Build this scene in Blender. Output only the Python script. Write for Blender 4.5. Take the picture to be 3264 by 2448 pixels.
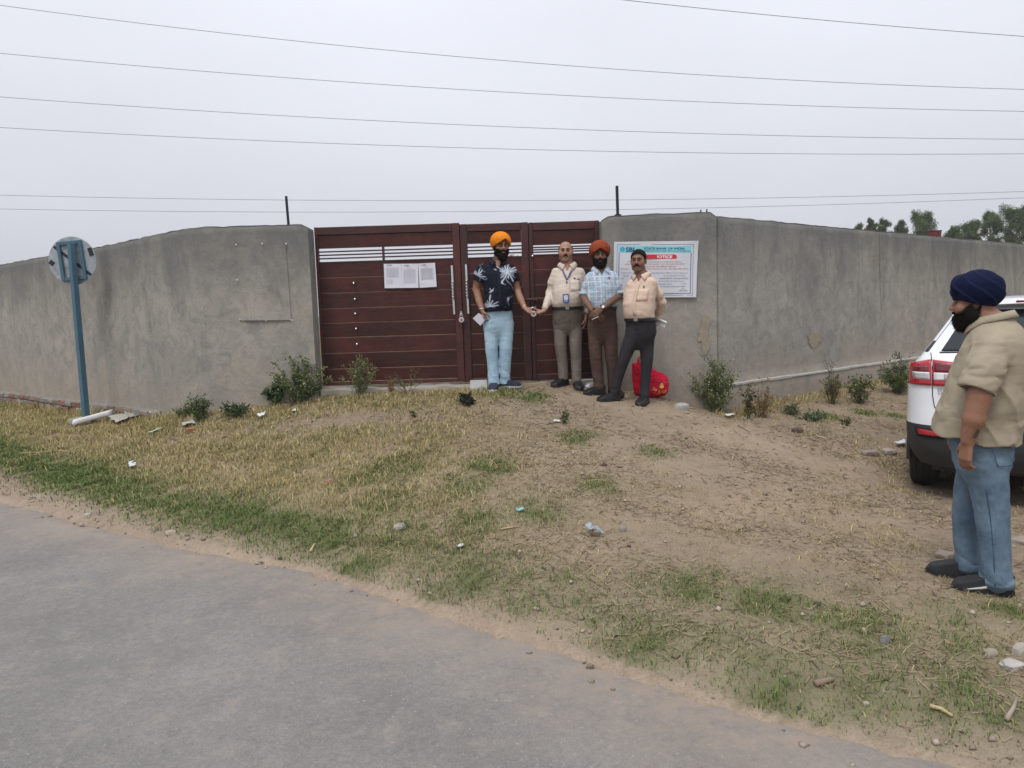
import bpy, bmesh, math, random
import numpy as np
from mathutils import Vector, Matrix
for o in list(bpy.data.objects): bpy.data.objects.remove(o, do_unlink=True)
scene = bpy.context.scene
COL = scene.collection
RNG = np.random.default_rng(7)
random.seed(7)

# ------------------------------------------------------------------ camera
LENS, CAM_H = 26.0, 1.65
PITCH, ROLL = math.radians(-5.7), math.radians(-1.8)
cam_data = bpy.data.cameras.new('camera')
cam_data.lens = LENS; cam_data.sensor_width = 36.0; cam_data.clip_end = 3000; cam_data.clip_start = 0.05
cam = bpy.data.objects.new('camera', cam_data); COL.objects.link(cam)
cam.matrix_world = Matrix.Translation((0, 0, CAM_H)) @ Matrix.Rotation(math.pi/2 + PITCH, 4, 'X') @ Matrix.Rotation(ROLL, 4, 'Z')
scene.camera = cam

# ------------------------------------------------------------------ sky, sun, exposure
SUN_EL, SUN_AZ = math.radians(62), math.radians(205)      # high, behind the camera, a little to its left
world = bpy.data.worlds.new('World'); scene.world = world; world.use_nodes = True
nt = world.node_tree; nt.nodes.clear()
def wn(t, **k):
    n = nt.nodes.new(t)
    for a, b in k.items(): setattr(n, a, b)
    return n
w_out = wn('ShaderNodeOutputWorld'); w_bg = wn('ShaderNodeBackground')
w_sky = wn('ShaderNodeTexSky', sky_type='NISHITA'); w_sky.sun_disc = False
w_sky.sun_elevation = SUN_EL; w_sky.sun_rotation = SUN_AZ; w_sky.air_density = 1.0; w_sky.dust_density = 6.0; w_sky.ozone_density = 1.0
w_tc = wn('ShaderNodeTexCoord'); w_sep = wn('ShaderNodeSeparateXYZ'); nt.links.new(w_tc.outputs['Generated'], w_sep.inputs[0])
w_map = wn('ShaderNodeMapping'); w_map.inputs['Scale'].default_value = (1.0, 1.0, 2.2); nt.links.new(w_tc.outputs['Generated'], w_map.inputs[0])
w_noise = wn('ShaderNodeTexNoise'); w_noise.inputs['Scale'].default_value = 1.6; w_noise.inputs['Detail'].default_value = 4; w_noise.inputs['Roughness'].default_value = 0.45
nt.links.new(w_map.outputs[0], w_noise.inputs['Vector'])
# overcast sky: brighter overhead than at the horizon, faint soft cloud
w_mr = wn('ShaderNodeMapRange'); nt.links.new(w_sep.outputs['Z'], w_mr.inputs[0])
w_mr.inputs[1].default_value = 0.0; w_mr.inputs[2].default_value = 1.0; w_mr.inputs[3].default_value = 8.6; w_mr.inputs[4].default_value = 20.0
w_nr = wn('ShaderNodeMapRange'); nt.links.new(w_noise.outputs['Fac'], w_nr.inputs[0])
w_nr.inputs[1].default_value = 0.3; w_nr.inputs[2].default_value = 0.7; w_nr.inputs[3].default_value = 0.93; w_nr.inputs[4].default_value = 1.08
w_mul = wn('ShaderNodeMath', operation='MULTIPLY'); nt.links.new(w_mr.outputs[0], w_mul.inputs[0]); nt.links.new(w_nr.outputs[0], w_mul.inputs[1])
w_cl = wn('ShaderNodeMix', data_type='RGBA', blend_type='MULTIPLY'); w_cl.inputs['Factor'].default_value = 1.0
w_cl.inputs['A'].default_value = (0.94, 0.967, 1.055, 1); nt.links.new(w_mul.outputs[0], w_cl.inputs['B'])
w_mix = wn('ShaderNodeMix', data_type='RGBA'); w_mix.inputs['Factor'].default_value = 0.92
nt.links.new(w_sky.outputs[0], w_mix.inputs['A']); nt.links.new(w_cl.outputs['Result'], w_mix.inputs['B'])
nt.links.new(w_mix.outputs['Result'], w_bg.inputs['Color']); w_bg.inputs['Strength'].default_value = 0.065
nt.links.new(w_bg.outputs[0], w_out.inputs[0])
sun_d = bpy.data.lights.new('sun', 'SUN'); sun_d.energy = 1.5; sun_d.angle = math.radians(15); sun_d.color = (1.0, 0.955, 0.88)
sun = bpy.data.objects.new('sun', sun_d); COL.objects.link(sun)
# direction towards the sun: azimuth measured from +Y clockwise
sv = Vector((math.sin(SUN_AZ)*math.cos(SUN_EL), math.cos(SUN_AZ)*math.cos(SUN_EL), math.sin(SUN_EL)))
sun.rotation_euler = sv.to_track_quat('Z', 'Y').to_euler()
vs = scene.view_settings; vs.view_transform = 'Standard'; vs.look = 'None'; vs.exposure = 0.20; vs.gamma = 1.0
try: vs.use_curve_mapping = False
except Exception: pass
scene.cycles.max_bounces = 6; scene.cycles.diffuse_bounces = 3; scene.cycles.glossy_bounces = 3; scene.cycles.transparent_max_bounces = 8
scene.cycles.use_denoising = True
scene.cycles.sample_clamp_indirect = 6

# ------------------------------------------------------------------ photo geometry: pixel of the 3264x2448 frame -> place in the world
FPX = LENS/36.0*3264
_RX = np.array(cam.matrix_world.to_3x3())
def ray(px, py): return _RX @ np.array([(px-1632)/FPX, -(py-1224)/FPX, -1.0])
_C = np.array([0, 0, CAM_H])
def at_y(px, py, Y): d = ray(px, py); return _C + d*(Y/d[1])
def at_z(px, py, Z): d = ray(px, py); return _C + d*((Z-CAM_H)/d[2])
def on_plane(px, py, p0, p1):
    d = ray(px, py); n = np.array([-(p1[1]-p0[1]), p1[0]-p0[0], 0.0])
    return _C + d*((n @ (np.array([p0[0], p0[1], 0.0])-_C))/(n @ d))

# ------------------------------------------------------------------ object helpers
def tag(o, label=None, cat=None, group=None, kind=None):
    if label: o['label'] = label
    if cat: o['category'] = cat
    if group: o['group'] = group
    if kind: o['kind'] = kind
    return o
def empty(name, loc=(0, 0, 0), rz=0.0):
    o = bpy.data.objects.new(name, None); o.empty_display_size = 0.2; COL.objects.link(o)
    o.location = loc; o.rotation_euler = (0, 0, rz); return o
def thing(name, label, cat, loc=(0, 0, 0), rz=0.0, group=None): return tag(empty(name, loc, rz), label, cat, group)
def mesh_obj(name, verts, faces, mat=None, parent=None, smooth=False, colors=None, loc=None, sharp=None):
    me = bpy.data.meshes.new(name)
    v = np.asarray(verts, dtype=np.float32)
    if isinstance(faces, np.ndarray) and faces.ndim == 2:
        k = faces.shape[1]; me.vertices.add(len(v)); me.vertices.foreach_set('co', v.ravel())
        me.loops.add(faces.size); me.loops.foreach_set('vertex_index', faces.astype(np.int32).ravel())
        me.polygons.add(len(faces)); me.polygons.foreach_set('loop_start', np.arange(0, faces.size, k, dtype=np.int32))
        me.update(calc_edges=True)
    else:
        me.from_pydata(v.tolist(), [], [list(map(int, f)) for f in faces]); me.update()
    if colors is not None:
        ca = me.color_attributes.new('Col', 'FLOAT_COLOR', 'POINT')
        c = np.ones((len(v), 4), dtype=np.float32); c[:, :3] = colors; ca.data.foreach_set('color', c.ravel())
    if smooth: me.polygons.foreach_set('use_smooth', np.ones(len(me.polygons), dtype=bool))
    if mat: me.materials.append(mat)
    o = bpy.data.objects.new(name, me); COL.objects.link(o)
    if parent: o.parent = parent
    if loc is not None: o.location = loc
    if sharp: me.set_sharp_from_angle(angle=math.radians(sharp))
    return o
def bm_obj(name, bm, mat=None, parent=None, smooth=False, loc=None, sharp=None):
    me = bpy.data.meshes.new(name); bm.to_mesh(me); bm.free()
    if smooth or sharp: me.polygons.foreach_set('use_smooth', np.ones(len(me.polygons), dtype=bool))
    if mat: me.materials.append(mat)
    if sharp: me.set_sharp_from_angle(angle=math.radians(sharp))
    o = bpy.data.objects.new(name, me); COL.objects.link(o)
    if parent: o.parent = parent
    if loc is not None: o.location = loc
    return o
def bm_box(bm, lo, hi, bevel=0.0, seg=1, mat=None):
    r = bmesh.ops.create_cube(bm, size=1.0); vs_ = r['verts']
    lo = Vector(lo); hi = Vector(hi)
    for v in vs_: v.co = Vector((lo[i] + (v.co[i]+0.5)*(hi[i]-lo[i]) for i in range(3)))
    if bevel > 0:
        es = list({e for v in vs_ for e in v.link_edges})
        nv = bmesh.ops.bevel(bm, geom=es, offset=bevel, segments=seg, affect='EDGES', profile=0.6)
        vs_ = list({v for f in nv['faces'] for v in f.verts} | {v for v in vs_ if v.is_valid})
    if mat is not None:
        for v in vs_: v.co = mat @ v.co
    return vs_
def box(name, lo, hi, mat, parent=None, bevel=0.0, seg=1, loc=None, M=None):
    bm = bmesh.new(); bm_box(bm, lo, hi, bevel, seg, M); return bm_obj(name, bm, mat, parent, loc=loc)
def tube_arrays(pts, rad, n=8, cap=True):
    pts = np.asarray(pts, float); m = len(pts); rad = np.broadcast_to(np.asarray(rad, float), (m,))
    V = []; F = []; t_prev = None
    T = np.gradient(pts, axis=0); T /= np.linalg.norm(T, axis=1)[:, None] + 1e-12
    up = np.array([0, 0, 1.0]) if abs(T[0][2]) < 0.9 else np.array([1.0, 0, 0])
    u = np.cross(T[0], up); u /= np.linalg.norm(u)
    for i in range(m):
        u = u - T[i]*(u @ T[i]); u /= np.linalg.norm(u)+1e-12; w = np.cross(T[i], u)
        a = np.arange(n)*2*math.pi/n
        V.append(pts[i] + rad[i]*(np.cos(a)[:, None]*u + np.sin(a)[:, None]*w))
    V = np.concatenate(V)
    for i in range(m-1):
        for j in range(n): F.append([i*n+j, i*n+(j+1) % n, (i+1)*n+(j+1) % n, (i+1)*n+j])
    if cap: F.append(list(range(n))[::-1]); F.append([(m-1)*n+j for j in range(n)])
    return V, F
def tube(name, pts, rad, mat, parent=None, n=8, smooth=True, loc=None):
    V, F = tube_arrays(pts, rad, n); return mesh_obj(name, V, F, mat, parent, smooth, loc=loc, sharp=50)
def join_arrays(parts):
    V = []; F = []; k = 0
    for v, f in parts:
        V.append(np.asarray(v, float)); F += [[i+k for i in q] for q in f]; k += len(v)
    return np.concatenate(V), F
def sn(P, seed, freq=1.0, octaves=3):                       # smooth pseudo-noise from warped sines, about -1..1
    r = np.random.default_rng(seed); P = np.asarray(P, float); out = np.zeros(P.shape[:-1]); amp = 1.0; tot = 0.0; D = P.shape[-1]
    for o in range(octaves):
        s = np.zeros(P.shape[:-1])
        for k in range(3):
            d = r.normal(size=D); d /= np.linalg.norm(d); e = r.normal(size=D); e /= np.linalg.norm(e)
            s += np.sin(freq*(P @ d)*2.0 + r.uniform(0, 6.28) + 1.3*np.sin(freq*(P @ e)*1.7 + r.uniform(0, 6.28)))
        out += amp*s/3; tot += amp; amp *= 0.5; freq *= 2.1
    return out/tot

# ------------------------------------------------------------------ materials
MATS = {}
class NB:                                                    # tiny node builder
    def __init__(s, name):
        s.m = bpy.data.materials.new(name); s.m.use_nodes = True; s.t = s.m.node_tree; s.t.nodes.clear()
        s.out = s.n('ShaderNodeOutputMaterial'); s.b = s.n('ShaderNodeBsdfPrincipled'); s.l(s.b.outputs[0], s.out.inputs[0]); MATS[name] = s.m
        s.tc = s.n('ShaderNodeTexCoord')
    def n(s, t, **k):
        x = s.t.nodes.new(t)
        for a, b in k.items(): setattr(x, a, b)
        return x
    def l(s, a, b): s.t.links.new(a, b)
    def noise(s, scale, detail=4, rough=0.55, sc=(1, 1, 1), coord='Object', dist=0.0, rot=(0, 0, 0)):
        mp = s.n('ShaderNodeMapping'); mp.inputs['Scale'].default_value = sc; mp.inputs['Rotation'].default_value = rot
        s.l(s.tc.outputs[coord], mp.inputs[0])
        x = s.n('ShaderNodeTexNoise'); x.inputs['Scale'].default_value = scale; x.inputs['Detail'].default_value = detail
        x.inputs['Roughness'].default_value = rough; x.inputs['Distortion'].default_value = dist; s.l(mp.outputs[0], x.inputs['Vector']); return x.outputs['Fac']
    def ramp(s, fac, stops):
        r = s.n('ShaderNodeValToRGB'); e = r.color_ramp.elements
        while len(e) < len(stops): e.new(0.5)
        for q, (p, c) in zip(e, stops): q.position = p; q.color = (*c, 1) if len(c) == 3 else c
        s.l(fac, r.inputs[0]); return r.outputs[0]
    def rng(s, fac, a, b, c=0.0, d=1.0):
        r = s.n('ShaderNodeMapRange'); s.l(fac, r.inputs[0])
        for i, v in enumerate((a, b, c, d)): r.inputs[i+1].default_value = v
        return r.outputs[0]
    def mix(s, fac, a, b, mode='MIX'):
        r = s.n('ShaderNodeMix', data_type='RGBA', blend_type=mode)
        for i, v in (('Factor', fac), ('A', a), ('B', b)):
            if hasattr(v, 'links'): s.l(v, r.inputs[i])
            elif isinstance(v, (int, float)): r.inputs[i].default_value = v
            else: r.inputs[i].default_value = (*v, 1)
        return r.outputs['Result']
    def math(s, op, a, b=None):
        r = s.n('ShaderNodeMath', operation=op)
        for i, v in enumerate((a, b)):
            if v is None: continue
            if hasattr(v, 'links'): s.l(v, r.inputs[i])
            else: r.inputs[i].default_value = v
        return r.outputs[0]
    def attr(s, name='Col'): a = s.n('ShaderNodeAttribute', attribute_name=name); return a.outputs['Color']
    def bump(s, h, strength=0.3, dist=0.01):
        b = s.n('ShaderNodeBump'); b.inputs['Strength'].default_value = strength; b.inputs['Distance'].default_value = dist
        s.l(h, b.inputs['Height']); s.l(b.outputs[0], s.b.inputs['Normal'])
    def done(s, col=None, rough=0.8, metal=0.0, spec=0.4):
        if col is not None:
            if hasattr(col, 'links'): s.l(col, s.b.inputs['Base Color'])
            else: s.b.inputs['Base Color'].default_value = (*col, 1)
        if hasattr(rough, 'links'): s.l(rough, s.b.inputs['Roughness'])
        else: s.b.inputs['Roughness'].default_value = rough
        s.b.inputs['Metallic'].default_value = metal; s.b.inputs['Specular IOR Level'].default_value = spec
        return s.m
def simple(name, col, rough=0.7, metal=0.0, var=0.15, scale=12, bump=0.0, bscale=60, spec=0.4):
    if name in MATS: return MATS[name]
    b = NB(name); f = b.noise(scale, 4)
    c = b.mix(f, tuple(x*(1-var) for x in col), tuple(min(1, x*(1+var)) for x in col))
    if bump: b.bump(b.noise(bscale, 3), bump, 0.004)
    return b.done(c, rough, metal, spec)
def vcol_mat(name, rough=0.8, var=0.12, scale=30, bump=0.0, bscale=200, spec=0.3, trans=0.0):
    b = NB(name); f = b.noise(scale, 3); c = b.mix(1.0, b.attr(), b.mix(f, (1-var,)*3, (1+var,)*3), 'MULTIPLY')
    if bump: b.bump(b.noise(bscale, 2), bump, 0.002)
    m = b.done(c, rough, 0, spec)
    if trans:
        t = b.n('ShaderNodeBsdfTranslucent'); b.l(c, t.inputs[0]); x = b.n('ShaderNodeMixShader'); x.inputs[0].default_value = trans
        b.l(b.b.outputs[0], x.inputs[1]); b.l(t.outputs[0], x.inputs[2]); b.l(x.outputs[0], b.out.inputs[0])
    return m
# ------------------------------------------------------------------ ground height
CP = np.array([(-9.1, 13.0, .27), (-7.9, 12.0, .32), (-6.26, 10.75, .33), (-5.0, 9.7, .36), (-4.2, 9.1, .46), (-3.7, 8.7, .55), (-2.6, 8.65, .63), (-2.2, 8.9, .73), (-1.2, 8.9, .74),
    (-.5, 8.9, .745), (.8, 8.9, .74), (-.2, 8.55, .745), (.65, 8.65, .75), (1.0, 8.4, .65), (1.45, 8.1, .58), (1.75, 8.55, .58), (2.45, 8.6, .36), (3.5, 9.5, .37),
    (4.5, 10.3, .40), (6.4, 11.8, .42), (9.5, 14.0, .42), (3.3, 8.0, .31), (2.75, 7.3, .30), (3.6, 6.4, .01), (4.6, 5.6, .0), (5.4, 8.5, .1), (2.6, 4.1, .02), (1.3, 5.3, .19), (-.35, 5.4, .26), (-.4, 6.6, .47), (-1.8, 6.4, .30),
    (-4.0, 7.4, .15), (-5.8, 9.9, .37), (-2.0, 7.8, .52), (.7, 7.0, .48), (1.9, 7.1, .42), (-6.5, 8.9, .15), (-5.2, 7.6, .05), (-3.6, 6.2, .05), (-2.45, 5.5, .05), (-1.5, 5.05, .05), (.9, 3.2, .04), (1.7, 2.7, .02),
    (-4.8, 6.73, 0), (-3.34, 5.7, 0), (-2.15, 4.94, 0), (-1.3, 4.62, 0), (.8, 2.88, 0), (1.43, 2.47, 0), (-5, 4, -.02), (-2, 2.5, -.02), (0, 1, -.02), (3, 1.0, 0), (5.5, 5.0, .02), (7, 8, .2), (8, 4, .05),
    (-9, 8, 0), (-12, 14, .1), (12, 8, .2), (12, 14, .4), (-9, 4, -.02), (10, 0, 0), (-5, 0, -.02)])
def _tps():
    X = CP[:, :2]; n = len(X); r = np.linalg.norm(X[:, None]-X[None], axis=2); K = np.where(r > 0, r*r*np.log(r+1e-9), 0) + np.eye(n)*0.02
    Pm = np.c_[np.ones(n), X]; A = np.block([[K, Pm], [Pm.T, np.zeros((3, 3))]]); return np.linalg.solve(A, np.r_[CP[:, 2], 0, 0, 0])
_W = _tps()
ROAD_EDGE = np.array([(-16, 14.6), (-9.0, 9.75), (-6.2, 7.8), (-4.841, 6.815), (-4.112, 6.355), (-3.427, 5.868), (-2.546, 5.315), (-1.822, 4.918), (-1.317, 4.631), (0.817, 2.881), (1.432, 2.468), (3.2, 1.15), (6, -1.0), (14, -7.0)])
def edge_dist(x, y):                                        # metres from the road edge, positive on the verge side
    p = np.stack([x, y], -1); best = np.full(p.shape[:-1], 1e9); sg = np.ones(p.shape[:-1])
    for a, b in zip(ROAD_EDGE[:-1], ROAD_EDGE[1:]):
        d = b-a; t = np.clip(((p-a) @ d)/(d @ d), 0, 1); q = p-(a+t[..., None]*d); r = np.linalg.norm(q, axis=-1)
        best = np.minimum(best, r)
    sg = np.where(p[..., 1] > np.interp(p[..., 0], ROAD_EDGE[:, 0], ROAD_EDGE[:, 1]), 1.0, -1.0)
    return best*sg
def ground_z(x, y, detail=True):
    x = np.asarray(x, float); y = np.asarray(y, float); sh = x.shape; X = np.stack([x.ravel(), y.ravel()], 1)
    r = np.linalg.norm(X[:, None]-CP[None, :, :2], axis=2); z = np.where(r > 0, r*r*np.log(r+1e-9), 0) @ _W[:-3] + _W[-3] + X @ _W[-2:]
    z = z.reshape(sh)
    far = np.clip((np.maximum(np.maximum(-9-x, x-10), np.maximum(.5-y, y-12.5)))/4.0, 0, 1); far = far*far*(3-2*far)
    z = np.clip(z, -.1, .8)*(1-far) + 0.15*far
    e = edge_dist(x, y)
    if detail:
        P = np.stack([x, y], -1); v = np.clip(e/0.5, 0, 1)*(1-far)
        z = z + v*(0.018*sn(P, 3, 1.6, 3) + 0.010*sn(P, 4, 7.0, 2))
    w = np.clip((e+0.10)/0.16, 0, 1)*1.0; w = w*w*(3-2*w)
    return z*w + (-0.05)*(1-w)                              # the bed of the road lies lower than its surface
def gz(x, y): return float(ground_z(np.array([x]), np.array([y]))[0])
def ground_pt(px, py):                                      # the spot of ground seen at a pixel
    d = ray(px, py); t = np.linspace(1.5, 30, 4000); p = _C + t[:, None]*d; h = ground_z(p[:, 0], p[:, 1], False)
    i = np.argmax(p[:, 2] < h); return np.array([p[i, 0], p[i, 1], gz(p[i, 0], p[i, 1])])

def axis(lo, hi, step, far_lo, far_hi):
    a = [lo]; s = step
    while a[-1] > far_lo: s *= 1.35; a.append(a[-1]-s)
    b = [hi]; s = step
    while b[-1] < far_hi: s *= 1.35; b.append(b[-1]+s)
    return np.array(a[::-1][:-1] + list(np.arange(lo, hi, step)) + b)
gx = axis(-9.5, 9.0, 0.05, -900, 900); gy = axis(0.6, 12.6, 0.05, -900, 1200)
GX, GY = np.meshgrid(gx, gy); GZ = np.zeros_like(GX)
for i in range(len(gy)): GZ[i] = ground_z(GX[i], GY[i])
nxg, nyg = len(gx), len(gy)
gv = np.stack([GX, GY, GZ], -1).reshape(-1, 3); ii = np.arange(nxg*nyg).reshape(nyg, nxg)
gf = np.stack([ii[:-1, :-1], ii[:-1, 1:], ii[1:, 1:], ii[1:, :-1]], -1).reshape(-1, 4)
# --- where the grass grows (used for soil tint and for the blades)
def gauss(x, y, cx, cy, rx, ry, a=0.0):
    c, s = math.cos(a), math.sin(a); u = ((x-cx)*c+(y-cy)*s)/rx; v = (-(x-cx)*s+(y-cy)*c)/ry; return np.exp(-(u*u+v*v))
GREEN_SPOTS = [(ground_pt(px, py), r) for px, py, r in ((1480, 1545, .22), (1240, 1500, .3), (1300, 1720, .3), (1500, 1680, .22), (1840, 1395, .18), (2080, 1440, .14), (1900, 1545, .16), (1550, 1490, .22),
    (1720, 1620, .22), (1050, 1700, .25), (1180, 1640, .3), (2200, 1900, .35), (2500, 1950, .4), (2750, 2020, .4), (2100, 2080, .35), (2450, 2180, .4), (2800, 2200, .35), (3080, 2180, .3), (3180, 2240, .28),
    (3020, 1960, .2), (3230, 1960, .2), (3100, 2080, .22), (2640, 1330, .2), (2760, 1320, .15), (2850, 1330, .15), (1760, 1900, .3), (1500, 1850, .25), (1150, 1820, .25), (1600, 1250, .2), (1700, 1265, .2), (1350, 1900, .2))]
dRn = (5.95/9.597, -7.53/9.597); dLn = (-3.85/6.184, -4.84/6.184)                       # outward normals of the two wings
def wall_foot(x, y):
    wd = (x-2.46)*dRn[0]+(y-8.75)*dRn[1]; lw = (x+3.7)*dLn[0]+(y-8.75)*dLn[1]; return np.maximum(np.where(x > 2.3, np.exp(-((wd-.10)/.20)**2), 0), .6*np.where(x < -3.6, np.exp(-((lw-.10)/.16)**2), 0))
def grass_fields(x, y):
    e = edge_dist(x, y); P = np.stack([x, y], -1); n1 = sn(P, 11, 1.3, 3); n2 = sn(P, 12, 4.5, 2)
    e0 = np.where(x < -1.5, .13+.09*np.clip(-1.5-x, 0, 4), .13)+.06*n1
    lush = np.exp(-((e-e0-.30)/.30)**2)*np.clip(0.95+.4*n1, .25, 1.15)*np.clip((2.6-x)/1.0, .0, 1)*np.where(x > -1.2, .55, 1.0)
    left = 1/(1+np.exp((x-(-.35)+.25*n1)/.38))              # the left half is turf, the right mostly bare
    dry = left*np.clip(.80+.40*n1+.35*n2, 0, 1)*np.clip((e-e0+.05)/.3, 0, 1)
    dry = np.maximum(dry, .95*gauss(x, y, -.85, 8.25, 1.35, .45)*np.clip(.9+.5*n2, 0, 1.2))
    bare = 1.05*gauss(x, y, -1.75, 7.75, .95, .28, -.15) + .9*gauss(x, y, .8, 8.1, .9, .55) + .8*gauss(x, y, 2.0, 7.6, .7, .9)
    spots = np.zeros_like(x)
    for p, r in GREEN_SPOTS: spots = np.maximum(spots, gauss(x, y, p[0], p[1], r, r*1.1))
    spots = spots*np.clip(.75+.6*n2, 0, 1)
    right = (1-left)*np.clip(.06+.30*n1+.35*n2, 0, .42)*np.clip((e-.2)/.4, 0, 1)
    dry = np.clip(np.maximum(dry, right)-bare, 0, 1)*(1-.85*np.clip(lush, 0, 1))
    mid = left*np.clip(n1*.9+.45, 0, 1)*.62                 # green mixed into the dry turf
    green = np.clip(np.maximum(lush, spots), 0, 1)
    wd = (x-2.46)*dRn[0]+(y-8.75)*dRn[1]; wb = np.where((x > 2.3) & (wd > 0), np.exp(-((wd-.12)/.20)**2)*np.clip(.75+.7*n1+.4*n2, 0, 1.1), 0)       # rank growth along the wall foot
    lw = (x+3.7)*dLn[0]+(y-8.75)*dLn[1]; wb = np.maximum(wb, np.where((x < -3.6) & (lw > 0), np.exp(-((lw-.10)/.16)**2)*np.clip(.5+.6*n2, 0, 1), 0)); dry = np.maximum(dry, wb)
    inside = (e > .06)
    return green*inside, dry*inside, mid*inside, left, e
gG = np.zeros(GX.shape); gD = gG.copy(); gE = gG.copy(); gL = gG.copy()
for i in range(nyg): gG[i], gD[i], _m, gL[i], gE[i] = grass_fields(GX[i], GY[i])
near = ((GX > -9) & (GX < 8.8) & (GY > .8) & (GY < 12.4))
soil = np.array([.262, .208, .152])*np.ones(GX.shape+(1,)); Pn = np.stack([GX, GY], -1); t1 = sn(Pn, 21, 0.9, 4)[..., None]; t2 = sn(Pn, 22, 6, 3)[..., None]
soil = soil*(1+.16*t1+.10*t2) + np.array([.05, .035, .02])*np.clip(t1, 0, 1)
pink = np.exp(-((gE-.15)/.4)**2)[..., None]; soil = soil*(1-pink*.5) + np.array([.350, .280, .225])*pink*.5*(1+.2*t2)
turf = np.array([.215, .175, .090]); soil = soil*(1-.75*gD[..., None]) + turf*.75*gD[..., None]
soil = soil*(1-.8*gG[..., None]) + np.array([.085, .105, .035])*.8*gG[..., None]
soil = np.where(near[..., None], soil, np.array([.16, .15, .07]))
b = NB('soil'); f1 = b.noise(9, 6, .65); f2 = b.noise(70, 4, .6); f3 = b.noise(2.2, 5, .6)
c = b.mix(1.0, b.attr(), b.mix(f1, (.72, .70, .68), (1.3, 1.3, 1.3)), 'MULTIPLY'); c = b.mix(1.0, c, b.mix(f2, (.62, .60, .58), (1.36, 1.36, 1.36)), 'MULTIPLY')
c = b.mix(b.rng(f3, .5, .75, 0, .35), c, (.34, .27, .20))
b.bump(b.math('ADD', b.math('MULTIPLY', f1, 1.0), b.math('MULTIPLY', f2, .45)), .9, .035); M_SOIL = b.done(c, .95, 0, .15)
ground = tag(mesh_obj('ground', gv, gf, M_SOIL, smooth=True, colors=soil.reshape(-1, 3)), kind='structure')

# ------------------------------------------------------------------ road
def road_mesh():
    E = ROAD_EDGE; seg = np.r_[0, np.cumsum(np.linalg.norm(np.diff(E, axis=0), axis=1))]; s = np.arange(0, seg[-1], .07)
    ex = np.interp(s, seg, E[:, 0]); ey = np.interp(s, seg, E[:, 1])
    nx_ = np.full_like(s, -.60); ny_ = np.full_like(s, -.80)                                     # towards the road side
    rag = .07*sn(s[:, None], 31, 2.2, 4) + .05*sn(s[:, None], 32, 12, 3)
    W = np.r_[0, .04, .12, .3, np.arange(.6, 7.01, .4)]; V = []
    for j, w in enumerate(W):
        o = w - .02 + rag*max(0, 1-w/.5)
        V.append(np.stack([ex+nx_*o, ey+ny_*o, np.full_like(s, -.012 if j == 0 else .006*min(1, w/.12)) + .02*math.sin(min(1, w/7)*math.pi)], 1))
    V = np.stack(V, 1); n, m = V.shape[:2]; ii = np.arange(n*m).reshape(n, m); du = np.clip(np.exp(-(W/.42)**1.3)[None]*(.75+.5*sn(s[:, None], 35, 1.8, 3)[:, None])+.28*np.exp(-((W-1.9)/.5)**2)[None]*np.clip(sn(s[:, None], 36, .9, 3), 0, 1)[:, None], 0, 1)
    return V.reshape(-1, 3), np.stack([ii[:-1, :-1], ii[1:, :-1], ii[1:, 1:], ii[:-1, 1:]], -1).reshape(-1, 4), np.repeat(du.reshape(-1, 1), 3, 1)
b = NB('asphalt'); a1 = b.noise(110, 4, .75); a2 = b.noise(1.1, 5, .6); a3 = b.noise(7, 5, .6); a4 = b.noise(900, 1)
c = b.mix(b.rng(a2, .3, .7), (.165, .160, .155), (.240, .228, .215)); c = b.mix(1.0, c, b.mix(a1, (.50, .50, .50), (1.55, 1.55, 1.55)), 'MULTIPLY')
c = b.mix(b.rng(a3, .52, .72, 0, .55), c, (.30, .265, .23)); c = b.mix(b.rng(b.noise(3.1, 6, .7), .66, .70, 0, .5), c, (.11, .11, .115))
sp_ = b.noise(34, 4, .8); c = b.mix(1.0, c, b.mix(b.rng(sp_, .3, .7), (.84, .84, .84), (1.16, 1.16, 1.16)), 'MULTIPLY'); c = b.mix(b.rng(b.noise(60, 2, .5), .68, .74, 0, .7), c, (.40, .38, .35)); c = b.mix(b.math('MULTIPLY', b.attr(), b.rng(b.noise(6, 6, .7), .25, .6)), c, (.33, .265, .21))
b.bump(b.math('ADD', a1, b.math('MULTIPLY', a3, .6)), .7, .012); M_ASPH = b.done(c, .92, 0, .12)
rv, rf, rd = road_mesh(); tag(mesh_obj('road', rv, rf, M_ASPH, smooth=True, colors=rd), kind='structure')

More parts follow.
